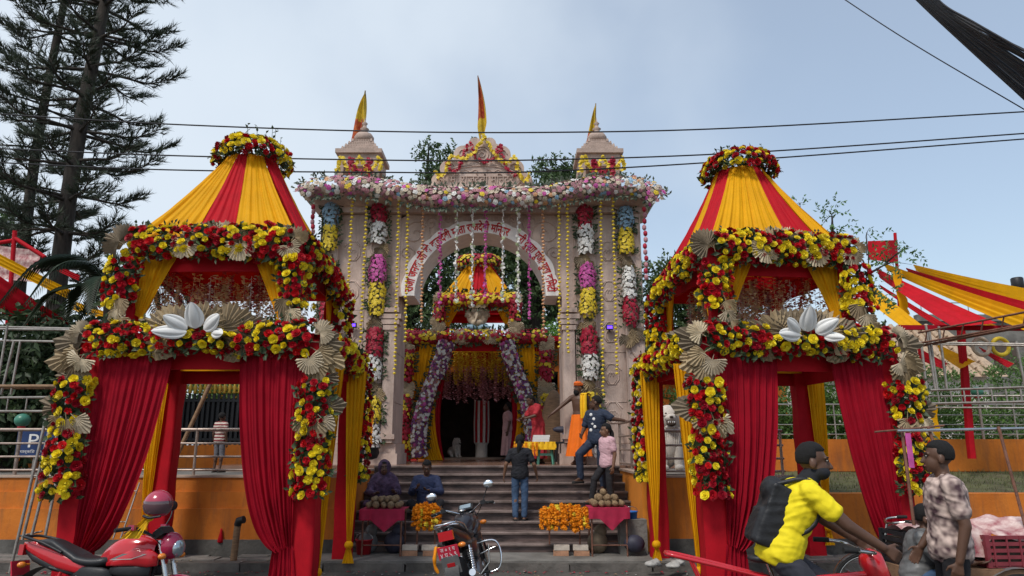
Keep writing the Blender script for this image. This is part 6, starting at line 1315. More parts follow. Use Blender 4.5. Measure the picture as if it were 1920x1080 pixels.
def marigold_stand(label, side, px, pyt, Y, w, nstr, drop, z0, seed, legs=True):
    random.seed(seed); c = at(px, pyt, Y); t = thing('marigold_stand', label, 'stand', (c.x, Y, z0)); h = c.z - z0
    for sx in (-1, 1): MB().tube([(sx * w * .32, .0, 0), (sx * w * .32, 0, h)], .013, 6).build('leg', 'rust', t)
    MB().tube([(-w * .55, 0, h), (w * .55, 0, h)], .016, 6).build('bar', 'bamboo', t)
    pm = MB()
    for k in range(26): d = rvec(); d = d.normalized(); leaf(pm, d * .008, d + rvec(.3), rvec(), .034, .013)
    pm.ell((0, 0, 0), (.024, .024, .022), 7, 5)
    src_v, src_f = pm.v, pm.f
    for i in range(nstr):
        m = MB(); x = -w / 2 + w * (i + .5) / nstr; e_ = 1 - (2 * x / w) ** 2; dr = drop * rnd(.72, 1.1) * (.72 + .35 * e_); n = int(dr * 2 / .046); ph = rnd(-.02, .02); row = i % 3
        for k in range(n):
            a = math.pi * k / (n - 1); yy = -.11 * math.cos(a) - .05 * row * 0; zz = h + .03 - dr * (abs(k / (n - 1) - .5) * 2 if 0 else 0)
            s = k / (n - 1) * 2 - 1; yy = (.12 + .03 * row) * s; zz = h + .02 + .07 * e_ + .02 * math.sin(i * 2.1) - dr * abs(s) ** 1.7; M = Matrix.Rotation(rnd(0, 6), 3, 'Z')
            m.add([M @ V(v) + V((x + ph + rnd(-.012, .012), yy, zz + rnd(-.01, .01))) for v in src_v], src_f, 0 if noise.noise(V((i * .9, k * .5, seed))) < .33 else 1)
        g = m.build('marigold_string', ['marigold', 'petal_yellow'], None); g.location = (c.x, Y, z0); tag(g, 'marigold string looped over the iron stand %s of the stairs' % side, 'garland', 'marigold strings %s of the stairs' % side)
    return t
marigold_stand('iron stand loaded with marigolds left of the stairs', 'left', 800, 958, 11.35, .42, 10, .30, .30, 6)
marigold_stand('wide iron stand loaded with marigolds right of the stairs', 'right', 1058, 960, 11.35, .72, 17, .30, .30, 7)
for px, lb in ((768, 'left leg of the left marigold stand'), (806, 'right leg of the left marigold stand'), (1052, 'left leg of the right marigold stand'), (1090, 'right leg of the right marigold stand')):
    brick_at((at(px, 1030, 11.3).x, 11.33, .143), 'brick_pale', lb)
# hanging marigold garland on the left pillar foot, bag beside it
t = thing('marigold_bunch', 'orange marigold garlands hung by the foot of the left gate pillar', 'garland', at(686, 810, 13.2)); m = MB()
for k in range(5):
    for q in range(13): bloom(m, V((-.1 + .05 * k, rnd(-.02, .02), .30 - .045 * q)), V((rnd(-.5, .5), -1, .2)), .034, 0)
tag(m.build('blossoms', 'marigold', t), kind='stuff'); MB().tube([(0, .02, -.72), (0, .02, .36)], .014, 6).build('pole', 'pipe', t)
t = thing('cauldron', 'round black pot beside the left gate pillar', 'pot', at(692, 862, 13.6)); MB().lathe([(.05, 0), (.15, .03), (.19, .12), (.17, .2), (.19, .22), (.17, .225), (.14, .2), (.0, .06)], 16).build('bowl', 'black_iron', t); m = MB(); m.tube([(.19 * math.cos(a), .19 * math.sin(a) * .2, .2 + .16 * math.sin(a)) for a in [math.pi * k / 12 for k in range(13)]], .008, 5); m.build('handle', 'black_iron', t)
# offering table on the landing: green stools with a board, cloth, white packs, marigold strings
c = at(1003, 866, 15.3); ot = thing('offering_table', 'low table on green plastic stools with a yellow cloth on the landing', 'table', (c.x, 15.3, LAND))
for x in (-.22, .22):
    m = MB(); m.box((x, 0, .40), (.28, .28, .03))
    for sx in (-1, 1):
        for sy in (-1, 1): m.bar((x + sx * .16, sy * .14, 0), (x + sx * .12, sy * .11, .4), .05, .03)
    m.box((x, -.13, .20), (.24, .015, .05)); m.build('stool', 'plastic_green', ot)
MB().box((0, 0, .44), (.85, .4, .03)).build('board', 'wood', ot); m = MB(); cloth(m, lambda u: V((-.44 + .88 * u, -.21, .46)), lambda u: V((-.44 + .88 * u, -.22, .30)), 8, .015, V((0, -1, 0)), 40, 5); m.build('cloth', 'scarf_yellow', ot)
for k in range(3): o = MB().box((0, 0, 0), (.34, .24, .045)).build('paper_pack', 'paint_white'); o.location = (c.x + .12 + .01 * k, 15.3, LAND + .48 + .047 * k); o.rotation_euler = (0, 0, rnd(-.1, .1)); tag(o, ('bottom', 'middle', 'top')[k] + ' white paper pack on the offering table', 'pack', 'packs on the offering table')
m = MB()
for i in range(7):
    for q in range(9): bloom(m, V((-.42 + .075 * i, -.25, .42 - .04 * q * (1 - .05 * i))), V((rnd(-.4, .4), -1, .2)), .03, i % 3)
t = thing('marigold_strings', 'orange and yellow marigold strings hanging from the front of the offering table', 'garland', (c.x, 15.3, LAND)); tag(m.build('blossoms', ['marigold', 'petal_yellow', 'marigold'], t), kind='stuff')
t = thing('bag_on_stool', 'blue and orange patterned bag on dark stools beside the offering table', 'bag', at(1062, 866, 15.2)); m = MB(); m.ell((0.05, 0, .52), (.13, .10, .2), 12, 10); m.build('bag', 'plastic_blue', t); m = MB(); m.ell((.06, -.09, .5), (.05, .02, .08), 8, 6); m.build('print', 'marigold', t); m = MB()
for sx in (-1, 1):
    for sy in (-1, 1): m.bar((sx * .18 - .05, sy * .13, 0), (sx * .14 - .05, sy * .1, .38), .05, .04)
m.box((-.05, 0, .39), (.36, .3, .04)); m.build('stool', 'plastic_black', t); m = MB(); m.ell((-.08, 0, .66), (.2, .1, .07), 12, 6); m.build('hood', 'black_wrap', t)
# tall bundle shape standing in for dried golden-brown foliage right of the door
m = MB(); m.lathe([(.34, 0), (.36, .5), (.30, 1.1), (.2, 1.5), (.08, 1.7), (.0, 1.72)], 18); m.v = [(x * (1 + .12 * noise.noise(V((x * 3, y * 3, z * 2)))), y, z) for x, y, z in m.v]; o = m.build('dried_leaf_bundle', 'bamboo'); o.location = (at(1040, 860, 17.6).x, 17.6, LAND); tag(o, 'tall brown bundle of dried foliage inside the right of the arch', 'bundle')
t = thing('oil_lamp', 'small lit oil lamp at the foot of the inner pavilion', 'lamp', at(749, 852, 17.8)); MB().lathe([(.05, -.1), (.03, -.05), (.07, 0), (.06, .02)], 10).build('dish', 'gold_paint', t); MB().lathe([(.0, .02), (.018, .04), (.012, .07), (0, .1)], 8).build('flame', 'lamp_warm', t)
# buckets
def bucket(label, px, py, Y, mt, z0=None, r=.13, h=.22):
    c = at(px, py, Y); t = thing('bucket', label, 'bucket', (c.x, Y, c.z if z0 is None else z0)); MB().lathe([(r * .8, 0), (r, h), (r * 1.06, h), (r * 1.06, h - .015), (r * .95, h - .02), (r * .78, .02), (0, .02)], 18).build('pail', mt, t); m = MB(); m.tube([(r * math.cos(a), -.01, h + r * .7 * math.sin(a)) for a in [math.pi * k / 10 for k in range(11)]], .004, 4); m.build('handle', 'steel', t)
bucket('blue plastic bucket on the ledge right of the stairs', 1184, 982, 11.6, 'plastic_blue', r=.10, h=.19)
bucket('red plastic bucket under the left coconut table', 682, 1030, 11.5, 'plastic_red', .143)
m = MB(); c = at(1186, 1008, 11.55); m.box((c.x, 11.57, (c.z - .02 + .12) / 2 + .12), (.36, .22, c.z - .02)); 
o = MB().box((0, 0, 0), (.42, .26, c.z * .9 + .19)).build('concrete_plinth', 'concrete'); o.location = (c.x, 11.56, .143 + (c.z * .9 + .19) / 2 - .02); tag(o, 'small concrete plinth under the blue bucket', 'plinth')
t = thing('covered_sack', 'dark sack lying at the foot of the right wall', 'sack', at(1190, 1035, 11.3)); m = MB(); m.ell((0, 0, .12), (.16, .12, .13), 12, 8); m.build('sack', 'black_wrap', t)
for k in range(3):
    t = thing('storage_bundle', ('left', 'middle', 'right')[k] + ' dark bundle stored under the coconut tables', 'bundle', ((at(690, 1000, 11.6).x, at(740, 1000, 11.6).x, at(1120, 1000, 11.6).x)[k], 11.6, .15), group='bundles under the tables'); m = MB(); m.ell((0, 0, .15), (.16, .13, .17), 12, 8); m.ell((.05, 0, .32), (.1, .09, .1), 10, 6); m.build('bundle', ('plastic_grey', 'black_wrap', 'fan_dark')[k], t)

# ================================================================== motorcycles
def wheel(root, c, r, w=.10, name='wheel', spokes=6, mt='plastic_black'):
    c = V(c); wl = MB(); wl.lathe([(r * .30, -.02), (r * .30, .02)], 12, c, M=Matrix.Rotation(R(90), 3, 'X')); hub = MB(); M = Matrix.Rotation(R(90), 3, 'X')
    ty = MB(); n = 36; prof = [(r - .075, -w * .40), (r - .03, -w * .5), (r - .008, -w * .3), (r, 0), (r - .008, w * .3), (r - .03, w * .5), (r - .075, w * .40)]; ty.lathe(prof, n, c, M=M); o = ty.build('tyre', 'rubber', root)
    rm = MB(); rm.lathe([(r - .09, -w * .3), (r - .07, -w * .36), (r - .07, w * .36), (r - .09, w * .3), (r - .09, -w * .3)], n, c, M=M)
    for k in range(spokes): a = 2 * math.pi * k / spokes; d = V((math.cos(a), 0, math.sin(a))); rm.bar(c + d * .04, c + d * (r - .08), .022, .04)
    rm.lathe([(.055, -.05), (.055, .05)], 14, c, M=M); rm.build('rim', mt, o)
    dk = MB(); dk.lathe([(.06, -.058), (.13, -.058), (.13, -.054), (.06, -.054)], 24, c, M=M); dk.build('brake_disc', 'steel', o); return o
def motorcycle(label, loc, rz, lean, style):
    t = thing('motorcycle', label, 'motorcycle', loc); t.rotation_euler = (lean, 0, rz) if False else (Matrix.Rotation(rz, 3, 'Z') @ Matrix.Rotation(lean, 3, 'X')).to_euler()
    body = 'bike_red' if style == 'red' else 'bike_black'
    wheel(t, (-.66, 0, .30), .30, .12); wheel(t, (.66, 0, .30), .30, .095, mt='plastic_black' if style == 'red' else 'steel')
    # frame and engine
    m = MB(); m.tube(catmull([(-.35, 0, .62), (.1, 0, .68), (.42, 0, .86)], 8), .025, 8); m.tube(catmull([(.42, 0, .80), (.34, 0, .5), (.18, 0, .26), (-.2, 0, .24)], 8), .022, 8)
    for sy in (-1, 1): m.tube([(-.24, sy * .07, .36), (-.66, sy * .09, .30)], .022, 8); m.tube([(-.22, sy * .08, .62), (-.62, sy * .12, .72)], .016, 6)
    m.build('frame', 'plastic_black', t)
    m = MB(); m.box((-.02, 0, .34), (.34, .24, .22)); m.lathe([(.11, -.14), (.12, -.10), (.12, .10), (.11, .14)], 18, (-.08, 0, .33), M=Matrix.Rotation(R(90), 3, 'X'))
    for k in range(7): m.box((.14 + .012 * k, 0, .44 + .028 * k), (.20, .20, .012), M=Matrix.Rotation(R(-25), 3, 'Y'))
    m.box((.17, 0, .52), (.13, .13, .22), M=Matrix.Rotation(R(-25), 3, 'Y')); m.build('engine', 'engine_alloy', t)
    m = MB(); m.tube(catmull([(.26, .0, .42), (.34, -.05, .30), (.2, -.12, .2), (-.2, -.14, .22)], 12), .022, 8); m.tube(catmull([(-.2, -.14, .22), (-.5, -.17, .30), (-.86, -.19, .42)], 8), [.03, .045, .05, .05, .05, .05, .05, .05, .04], 12); m.build('exhaust', 'chrome' if style != 'red' else 'plastic_black', t)
    # tank
    m = MB(); nx, na = 14, 18
    def tank(u, v):
        x = .42 - .60 * u; a = 2 * math.pi * v; k = math.sin(math.pi * min(1, .12 + .86 * u)) ** .55; wd = .150 * k * (1 if u < .7 else 1 - (u - .7) * 1.4); hh = .16 * k; zz = .83 + .06 * math.sin(math.pi * (1 - u) * .8) - .05 * u; c_, s_ = math.cos(a), math.sin(a)
        return V((x, wd * math.copysign(abs(c_) ** .7, c_), zz + hh * (math.copysign(abs(s_) ** .75, s_) * (1 if s_ > 0 else .75))))
    m.grid(tank, nx, na); m.build('tank', body, t)
    m = MB(); m.lathe([(.0, .03), (.045, .025), (.05, 0)], 14, (.16, 0, 1.045)); m.build('fuel_cap', 'steel', t)
    for sy in (-1, 1):
        m = MB(); m.loft([(.47, sy * .085, .80, .02, .05), (.40, sy * .115, .82, .045, .085), (.26, sy * .135, .83, .05, .085), (.10, sy * .13, .79, .04, .05), (-.02, sy * .12, .76, .02, .02)]); m.build('tank_shroud', body, t)
        m = MB(); m.loft([(.42, sy * .10, .70, .02, .05), (.30, sy * .125, .70, .035, .06), (.12, sy * .125, .70, .03, .05), (.02, sy * .12, .70, .015, .03)]); m.build('air_scoop', 'plastic_black', t)
        m = MB(); m.loft([(.05, sy * .11, .64, .02, .06), (-.06, sy * .125, .62, .04, .11), (-.20, sy * .125, .62, .04, .12), (-.32, sy * .11, .65, .03, .08), (-.40, sy * .10, .68, .015, .03)]); m.build('side_panel', 'plastic_black' if style == 'red' else body, t)
        m = MB(); m.loft([(-.20, sy * .10, .70, .02, .03), (-.34, sy * .115, .735, .035, .065), (-.55, sy * .105, .785, .035, .072), (-.76, sy * .080, .85, .032, .062), (-.92, sy * .055, .905, .028, .045), (-.985, sy * .04, .925, .02, .025)]); tp = m.build('tail_panel', body, t)
        m = MB(); m.loft([(-.36, sy * .112, .67, .018, .02), (-.60, sy * .10, .72, .022, .032), (-.84, sy * .075, .80, .020, .03), (-.95, sy * .05, .86, .012, .015)]); m.build('tail_trim', 'plastic_black', tp)
        m = MB(); m.tube(catmull([(.29, sy * .26, 1.09), (.46, sy * .17, 1.0), (.48, sy * .06, .88), (.36, sy * .05, .74)], 12), .0055, 5); m.build('cable', 'rubber', t)
        # shock
        m = MB(); a, b_ = V((-.60, sy * .15, .32)), V((-.48, sy * .13, .68)); m.tube([a, b_], .018, 8)
        for k in range(10): p = a.lerp(b_, .25 + .07 * k); m.lathe([(.036, -.010), (.040, 0), (.036, .010)], 10, p)
        m.build('shock_absorber', 'lens_red' if style == 'red' else 'chrome', t)
        m = MB(); m.tube([(.46, sy * .085, .98), (.70, sy * .085, .28)], .020, 8); m.tube([(.54, sy * .085, .76), (.70, sy * .085, .28)], .027, 8); m.build('fork_leg', 'steel', t)
        m = MB(); m.tube([(-.14, sy * .12, .30), (-.14, sy * .26, .30)], .016, 6); m.build('footpeg', 'rubber', t)
        m = MB(); m.ell((-.90, sy * .14, .74), (.035, .05, .03), 10, 6); m.tube([(-.88, sy * .06, .74), (-.9, sy * .12, .74)], .010, 5); m.build('rear_indicator', 'lens_orange', t)
        m = MB(); m.ell((.56, sy * .17, .84), (.035, .05, .03), 10, 6); m.tube([(.52, sy * .1, .84), (.56, sy * .15, .84)], .010, 5); m.build('front_indicator', 'lens_orange', t)
    # seat
    m = MB()
    def seat(u, v):
        x = .02 - .90 * u; a = 2 * math.pi * v; wd = .13 + .03 * math.sin(math.pi * min(1, u * 1.6)) - .07 * max(0, u - .6) / .4; zc = .80 - .03 * math.sin(math.pi * min(1, u * 2.2)) + .13 * max(0, min(1, (u - .42) * 3)) + .05 * max(0, u - .7); hh = .045; e = min(1, .3 + 8 * u, .25 + 6 * (1 - u)); c_, s_ = math.cos(a), math.sin(a)
        return V((x, wd * e * math.copysign(abs(c_) ** .6, c_), zc + hh * e * math.copysign(abs(s_) ** .7, s_)))
    m.grid(seat, 26, 18); m.build('seat', 'seat_vinyl', t)
    m = MB()
    for sy in (-1, 1): m.tube(catmull([(-.5, sy * .15, .86), (-.72, sy * .16, .95), (-.95, sy * .12, 1.0), (-1.0, 0, 1.0)], 10), .014, 7)
    if style != 'red':
        for k in range(2): m.tube(catmull([(-.78 - .08 * k, -.14, .965), (-.82 - .08 * k, 0, .985), (-.78 - .08 * k, .14, .965)], 6), .010, 6)
    m.build('grab_rail', 'plastic_black' if style == 'red' else 'chrome', t)
    m = MB(); m.box((-.985, 0, .875), (.05, .17, .10)); m.build('tail_light', 'lens_red', t)
    m = MB(); m.grid(lambda u, v: V((-.66 + .40 * math.cos(R(70 + 95 * u)), (v - .5) * .16, .33 + .40 * math.sin(R(70 + 95 * u)))), 12, 4); m.build('rear_mudguard', 'plastic_black', t)
    m = MB(); m.grid(lambda u, v: V((.66 + .345 * math.cos(R(25 + 125 * u)), (v - .5) * .15, .30 + .345 * math.sin(R(25 + 125 * u)) + .02 * math.sin(math.pi * v))), 16, 6); o = m.build('front_mudguard', 'bike_maroon' if style == 'red' else 'bike_black', t); md = o.modifiers.new('s', 'SOLIDIFY'); md.thickness = .008
    # handlebar, instruments, headlight
    m = MB(); m.tube(catmull([(.22, -.36, 1.08), (.30, -.26, 1.10), (.40, -.10, 1.02), (.41, 0, 1.0), (.40, .10, 1.02), (.30, .26, 1.10), (.22, .36, 1.08)], 20), .012, 8); hb = m.build('handlebar', 'chrome' if style != 'red' else 'plastic_black', t)
    for sy in (-1, 1):
        m = MB(); m.tube([(.255, sy * .31, 1.09), (.20, sy * .42, 1.075)], .019, 8); m.build('grip', 'rubber', hb); m = MB(); m.tube([(.28, sy * .28, 1.09), (.30, sy * .42, 1.05)], .007, 5); m.build('lever', 'steel', hb); m = MB(); m.box((.28, sy * .27, 1.10), (.06, .06, .05)); m.build('switch_gear', 'plastic_black' if style != 'red' else 'bike_maroon', hb)
        if style != 'red' or sy > 0:
            m = MB(); m.tube(catmull([(.28, sy * .27, 1.10), (.30, sy * .32, 1.20), (.27, sy * .38, 1.28)], 6), .007, 6); st = m.build('mirror_stalk', 'plastic_black', t); m = MB(); m.ell((.27, sy * .39, 1.31), (.022, .075, .050), 14, 8); m.build('mirror_shell', 'chrome' if style != 'red' else 'plastic_black', st); m = MB(); m.ell((.253, sy * .39, 1.31), (.008, .066, .043), 14, 6); m.build('mirror_glass', 'mirror', st)
    m = MB(); m.box((.44, 0, 1.05), (.10, .20, .07), M=Matrix.Rotation(R(-35), 3, 'Y')); m.build('instrument_pod', 'plastic_black', t); m = MB(); m.box((.425, 0, 1.085), (.075, .15, .02), M=Matrix.Rotation(R(-35), 3, 'Y')); m.build('dial', 'screen_glass', t)
    m = MB(); m.ell((.54, 0, .93), (.11, .12, .13), 16, 12); m.build('headlight_shell', 'bike_maroon' if style == 'red' else 'bike_black', t); m = MB(); m.ell((.62, 0, .91), (.045, .095, .085), 14, 10); m.build('headlight_glass', 'screen_glass', t)
    # plate
    m = MB(); m.box((-1.02, 0, .70), (.012, .24, .14), M=Matrix.Rotation(R(-14), 3, 'Y')); pl = m.build('number_plate', 'plate_red', t); m = MB(); m.box((-.99, 0, .56), (.02, .20, .20), M=Matrix.Rotation(R(-14), 3, 'Y')); fl = m.build('mud_flap', 'plastic_grey', t); m = MB(); m.box((-1.005, 0, .56), (.01, .09, .04), M=Matrix.Rotation(R(-14), 3, 'Y')); m.build('reflector', 'lens_red', fl)
    B = Matrix.Translation((-1.034, 0, .70)) @ (Matrix.Rotation(R(-90), 4, 'Z') @ Matrix.Rotation(R(90 + 14), 4, 'X'))
    flat_text('ज ० १ प', .045, B @ Matrix.Translation((0, .032, 0)), pl, 'paint_white', width=.17); flat_text('४ प ५ ९', .05, B @ Matrix.Translation((0, -.03, 0)), pl, 'paint_white', width=.19)
    m = MB(); m.tube([(-.1, .14, .26), (-.02, .34, -.0)], .013, 6); m.build('side_stand', 'plastic_black', t)
    if style != 'red':
        for sy in (-1, 1):
            m = MB(); m.tube(catmull([(.30, sy * .06, .62), (.34, sy * .30, .60), (.32, sy * .36, .45), (.28, sy * .30, .26), (.24, sy * .08, .24)], 18), .014, 7); m.tube([(.34, sy * .30, .52), (.30, sy * .10, .48)], .010, 6); m.build('leg_guard', 'chrome', t)
        m = MB(); m.tube([(-.35, -.16, .30), (-.30, -.30, .42), (-.28, -.33, .62)], .013, 6); m.build('saree_guard', 'steel', t)
        m = MB(); m.tube(catmull([(-.96, .14, .78), (-1.0, .17, .68), (-.98, .19, .58), (-.97, .17, .50)], 8), [.02, .022, .018, .024, .02, .016, .02, .022, .014], 7); m.build('ribbon', 'marigold', t)
    else:
        flat_text('Apache', .06, Matrix.Translation((-.20, -.172, .60)) @ Matrix.Rotation(R(90), 4, 'X') @ Matrix.Rotation(R(-14), 4, 'Z'), t, 'paint_white', width=.24)
        for sy in (-1, 1):
            m = MB(); m.add([V(p) for p in ((.40, sy * .166, .86), (.16, sy * .182, .86), (.02, sy * .165, .80), (.26, sy * .190, .81))], [(0, 1, 2, 3)], 0, False); m.build('sticker', 'sticker_grey', t)
    return t
# red motorcycle at the left, nose to the right, seen from its right side
rb = motorcycle('red sporty motorcycle parked at the left with a helmet on its handlebar', (at(190, 1000, 6.8).x + .11, 6.85, 0), R(-6), R(-5), 'red'); rb.scale = (.93, .93, .93)
rb2 = motorcycle('second red motorcycle nearly out of view at the lower left corner', (at(-135, 1000, 6.9).x - .35, 7.0, 0), R(-8), R(-5), 'red'); rb2.scale = (.93, .93, .93)
bb = motorcycle('black motorcycle seen from behind in front of the stairs, leaning on its stand', (at(885, 1000, 8.8).x + .06, 8.95, 0), R(83), R(-13), 'black'); bb.scale = (.95, .95, .95)
# helmet and scarf hung on the red motorcycle
p = at(297, 945, 6.75); t = thing('helmet', 'pinkish red helmet with dark visor hanging on the red motorcycle', 'helmet', p); m = MB(); m.ell((0, 0, 0), (.125, .118, .125), 20, 14); m.v = [(x, y, max(z, -.105)) for x, y, z in m.v]; m.build('shell', 'helmet_red', t)
m = MB(); m.grid(lambda u, v: V((.131 * math.cos(R(-150 + 150 * u)) * math.cos(R(-38 + 52 * v)) , .126 * math.sin(R(-150 + 150 * u)) * math.cos(R(-38 + 52 * v)), .128 * math.sin(R(-38 + 52 * v)))), 16, 8); m.build('visor', 'visor', t); m = MB(); m.tube([(-.10, -.05, -.10), (-.03, -.09, -.115), (.07, -.08, -.10)], .012, 6); m.build('chin_trim', 'plastic_black', t)
p = at(270, 995, 6.75); t = thing('hand_cloth', 'yellow cloth tied on the handlebar of the red motorcycle', 'cloth', p); m = MB(); cloth(m, lambda u: V((.02 + .06 * u, -.03, .12)), lambda u: V((-.16 + .16 * u, -.08, -.06)), 4, .02, V((0, -1, 0)), 24, 8); m.ell((.05, -.02, .12), (.04, .04, .04), 8, 6); m.build('cloth', 'scarf_yellow', t)

# ================================================================== bicycles and the cargo cart
def spoke_wheel(root, c, r, ax=(0, 1, 0), n=28, tyre=.017):
    c = V(c); A = V(ax).normalized(); u = A.cross(V((0, 0, 1))).normalized(); w_ = V((0, 0, 1)); m = MB(); m.tube([c + (u * math.cos(a) + w_ * math.sin(a)) * r for a in [2 * math.pi * k / 40 for k in range(40)]], tyre, 8, closed=True); o = m.build('tyre', 'rubber', root)
    m = MB(); m.tube([c + (u * math.cos(a) + w_ * math.sin(a)) * (r - .02) for a in [2 * math.pi * k / 40 for k in range(40)]], .010, 6, closed=True); m.build('rim', 'steel', o); m = MB(); m.tube([c - A * .05, c + A * .05], .02, 8); m.build('hub', 'steel', o)
    m = MB()
    for k in range(n): a = 2 * math.pi * k / n; m.tube([c + A * (.03 if k % 2 else -.03), c + (u * math.cos(a) + w_ * math.sin(a)) * (r - .02)], .0016, 3, caps=False)
    tag(m.build('spokes', 'steel', o), kind='stuff'); return o
def bicycle(label, loc, rz, mt):
    t = thing('bicycle', label, 'bicycle', loc, rz); spoke_wheel(t, (-.54, 0, .33), .33); spoke_wheel(t, (.54, 0, .33), .33)
    bb_, st, hd, hb = V((-.10, 0, .30)), V((-.26, 0, .78)), V((.36, 0, .84)), V((.40, 0, .70))
    m = MB(); 
    for a, b in ((bb_, st), (st, hd), (bb_, hb), (hd, hb)): m.tube([a, b], .021, 8)
    for sy in (-1, 1): m.tube([st, (-.54, sy * .06, .33)], .011, 6); m.tube([bb_, (-.54, sy * .06, .33)], .012, 6)
    m.build('frame', mt, t); m = MB()
    for sy in (-1, 1): m.tube(catmull([(.40, sy * .03, .70), (.44, sy * .05, .55), (.54, sy * .055, .33)], 6), .013, 6)
    m.build('fork', mt, t)
    m = MB(); m.tube([st, st + V((-.04, 0, .12))], .013, 8); m.build('seat_post', 'steel', t); m = MB(); m.ell((-.30, 0, .93), (.13, .075, .035), 14, 8); m.v = [(x, y * (.55 if x > -.25 else 1), z) for x, y, z in m.v]; m.build('saddle', 'seat_vinyl', t)
    m = MB(); m.tube([hd, hd + V((-.03, 0, .14))], .014, 8); m.tube(catmull([(.16, -.27, 1.02), (.30, -.24, 1.0), (.34, 0, .98), (.30, .24, 1.0), (.16, .27, 1.02)], 14), .012, 7); b = m.build('handlebar', 'steel', t)
    for sy in (-1, 1): MB().tube([(.10, sy * .275, 1.02), (.20, sy * .262, 1.017)], .017, 8).build('grip', 'rubber', b)
    for c_, nm in (((-.54, 0, .33), 'rear_mudguard'), ((.54, 0, .33), 'front_mudguard')):
        m = MB(); m.grid(lambda u, v: V((c_[0] + .37 * math.cos(R(20 + 140 * u)), (v - .5) * .06, .33 + .37 * math.sin(R(20 + 140 * u)))), 14, 2); m.build(nm, mt, t)
    m = MB(); m.box((-.60, 0, .755), (.36, .13, .012)); m.tube([(-.76, .05, .75), (-.54, .07, .34)], .006, 5); m.tube([(-.76, -.05, .75), (-.54, -.07, .34)], .006, 5); m.build('carrier', mt, t)
    m = MB(); m.lathe([(.09, -.004), (.09, .004)], 20, bb_ + V((0, -.05, 0)), M=Matrix.Rotation(R(90), 3, 'X')); m.tube([bb_ + V((0, -.06, 0)), bb_ + V((.14, -.08, .09))], .010, 6); m.tube([bb_ + V((0, .06, 0)), bb_ + V((-.14, .08, -.09))], .010, 6); m.box(bb_ + V((.15, -.13, .10)), (.09, .08, .02)); m.box(bb_ + V((-.15, .13, -.10)), (.09, .08, .02)); m.build('crank', 'steel', t); return t
cx = at(1550, 1000, 5.25).x - .33
rbk = bicycle('red bicycle ridden by the cyclist in yellow', (cx + .22, 5.25, 0), R(-4), 'bike_red'); rbk.scale = (1.06, 1.06, 1.06)
m = MB(); m.loft([(.30, 0, .92, .03, .03), (.36, 0, .88, .085, .12), (.42, 0, .82, .085, .16), (.47, 0, .76, .05, .10)]); m.build('front_shield', 'bike_red', rbk)
m = MB()
for sy in (-1, 1): m.tube(catmull([(-.26, sy * .05, .80), (-.60, sy * .07, .88), (-.92, sy * .07, .95), (-.96, 0, .95)], 12), .013, 7); m.tube([(-.80, sy * .07, .92), (-.56, sy * .06, .36)], .010, 6)
m.build('rear_rack', 'bike_red', rbk)
bicycle('grey bicycle parked behind the red bicycle', (at(1650, 1000, 7.6).x + .45, 7.6, 0), R(160), 'steel')
ct = thing('cargo_cart', 'tricycle cargo cart with large spoked wheels at the right', 'cart', (at(1860, 1000, 6.6).x, 6.6, 0))
spoke_wheel(ct, (-.10, -.42, .36), .36, n=36, tyre=.02); spoke_wheel(ct, (.30, .42, .36), .36, n=36, tyre=.02)
m = MB(); m.tube([(-.10, -.5, .36), (-.10, .0, .36), (.30, .0, .36), (.30, .5, .36)], .02, 6); m.build('axle', 'rust', ct)
MB().box((.25, 0, .74), (1.5, .86, .05)).build('platform', 'wood', ct)
for x in (-.45, .95):
    for y in (-.38, .38): MB().tube([(x, y, .40), (x, y, .72)], .02, 6).build('strut', 'rust', ct)
for (x0, x1) in ((1740, 1800), (1872, 1920), (1690, 1712)):
    a, b = (at(x0, 800, 6.5), at(x1 + 2, 985, 6.35)); MB().tube([a, b], .014, 6).build('pole', 'rust', ct, True)
MB().tube([at(1682, 808, 6.45), at(1985, 802, 6.55)], .013, 8).build('roof_bar', 'steel', ct, True); MB().tube([at(1640, 810, 6.9), at(1770, 798, 6.9)], .010, 6).build('roof_bar', 'rust', ct, True)
m = MB(); m.grid(lambda u, v: V((-.10 + .42 * math.cos(R(15 + 150 * u)), -.42 + (v - .5) * .07, .36 + .42 * math.sin(R(15 + 150 * u)))), 16, 2); m.build('mudguard', 'plastic_grey', ct)
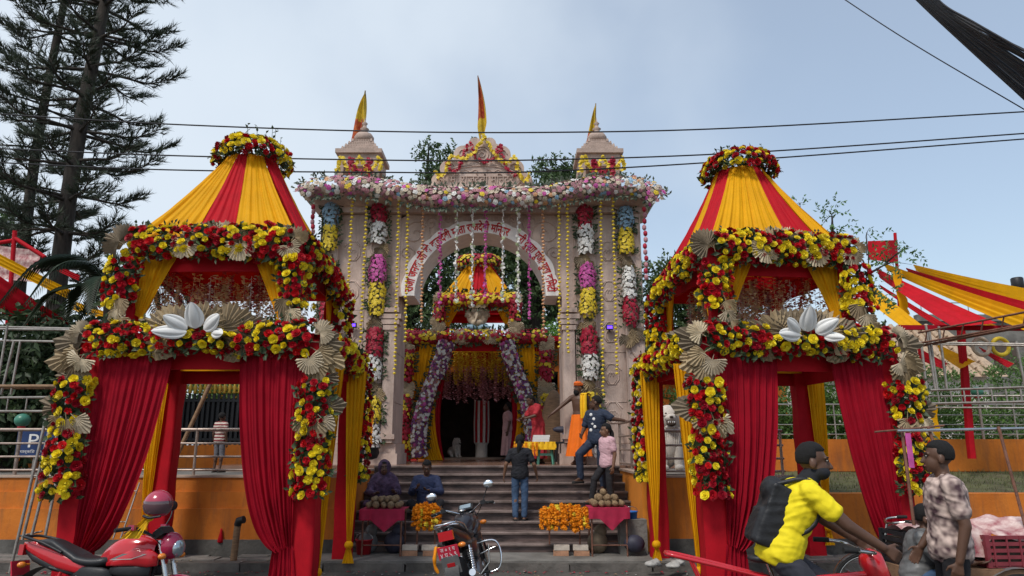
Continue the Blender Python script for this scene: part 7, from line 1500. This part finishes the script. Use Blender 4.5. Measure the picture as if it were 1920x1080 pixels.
def crate(label, c, size, mt, rz=0):
    t = thing('crate', label, 'crate', c, rz, group='crates on the cart'); w_, d, h = size
    MB().box((0, 0, .01), (w_, d, .02)).build('bottom', mt, t)
    for sy in (-1, 1):
        for k in range(5): MB().box((0, sy * d / 2, h * (.12 + .2 * k)), (w_, .012, h * .11)).build('slat', mt, t)
    for sx in (-1, 1):
        for k in range(5): MB().box((sx * w_ / 2, 0, h * (.12 + .2 * k)), (.012, d, h * .11)).build('slat', mt, t)
        for sy in (-1, 1): MB().box((sx * w_ / 2, sy * d / 2, h / 2), (.035, .035, h)).build('corner', mt, t)
    MB().box((0, 0, h * .45), (w_ - .05, d - .05, h * .7)).build('load', 'dark_interior', t)
    for k in range(4): MB().box((-w_ * .375 + k * w_ * .25, -d / 2 - .004, h / 2), (.014, .012, h * .94)).build('rib', mt, t)
    return t
p = at(1870, 990, 6.4); crate('maroon plastic crate under the red cloth on the cart', (p.x, 6.42, .77), (.46, .36, .26), 'plastic_maroon', .05)
p = at(1950, 990, 6.5); crate('second maroon plastic crate at the right edge of the cart', (p.x + .08, 6.52, .77), (.46, .36, .26), 'plastic_maroon', -.04)
p = at(1706, 1000, 6.9); crate('black plastic crate left of the printed-shirt man', (p.x, 6.9, .70), (.34, .34, .30), 'plastic_black', .1)
o = MB().box((0, 0, 0), (.4, .4, .70)).build('box_seat', 'wood'); o.location = (p.x, 6.9, .35); tag(o, 'wooden box carrying the black crate', 'box')
m = MB(); m.grid(lambda u, v: V((-.62 + 1.15 * u, -.30 + .52 * v, .02 + .05 * math.sin(u * 8 + v * 3) + .03 * noise.noise(V((u * 7, v * 5, 1))) - .22 * max(0, .12 - v) / .12 * (u < .35) - .05 * max(0, .1 - v) / .1)), 40, 20); o = m.build('cover_cloth', 'pink_white_cloth'); o.location = (at(1862, 940, 6.5).x, 6.55, 1.06); tag(o, 'red and white patterned cloth thrown over the crates on the cart', 'cloth')
m = MB(); m.grid(lambda u, v: V((-.2 + .4 * u, -.2 + .3 * v, .02 + .03 * math.sin(u * 9 + v * 4))), 16, 10); o = m.build('cover_cloth', 'pink_white_cloth'); o.location = (at(1706, 945, 6.9).x, 6.92, 1.0); tag(o, 'crumpled pink and white cloth on the black crate', 'cloth')
m = MB(); m.grid(lambda u, v: V((-.02 + .05 * u, 0, -.30 * v)), 3, 8); o = m.build('ribbon', 'petal_magenta'); o.location = at(1701, 812, 6.43); tag(o, 'pink ribbon hanging from the cart roof bar', 'ribbon')

bpy.data.scenes.remove(TS)
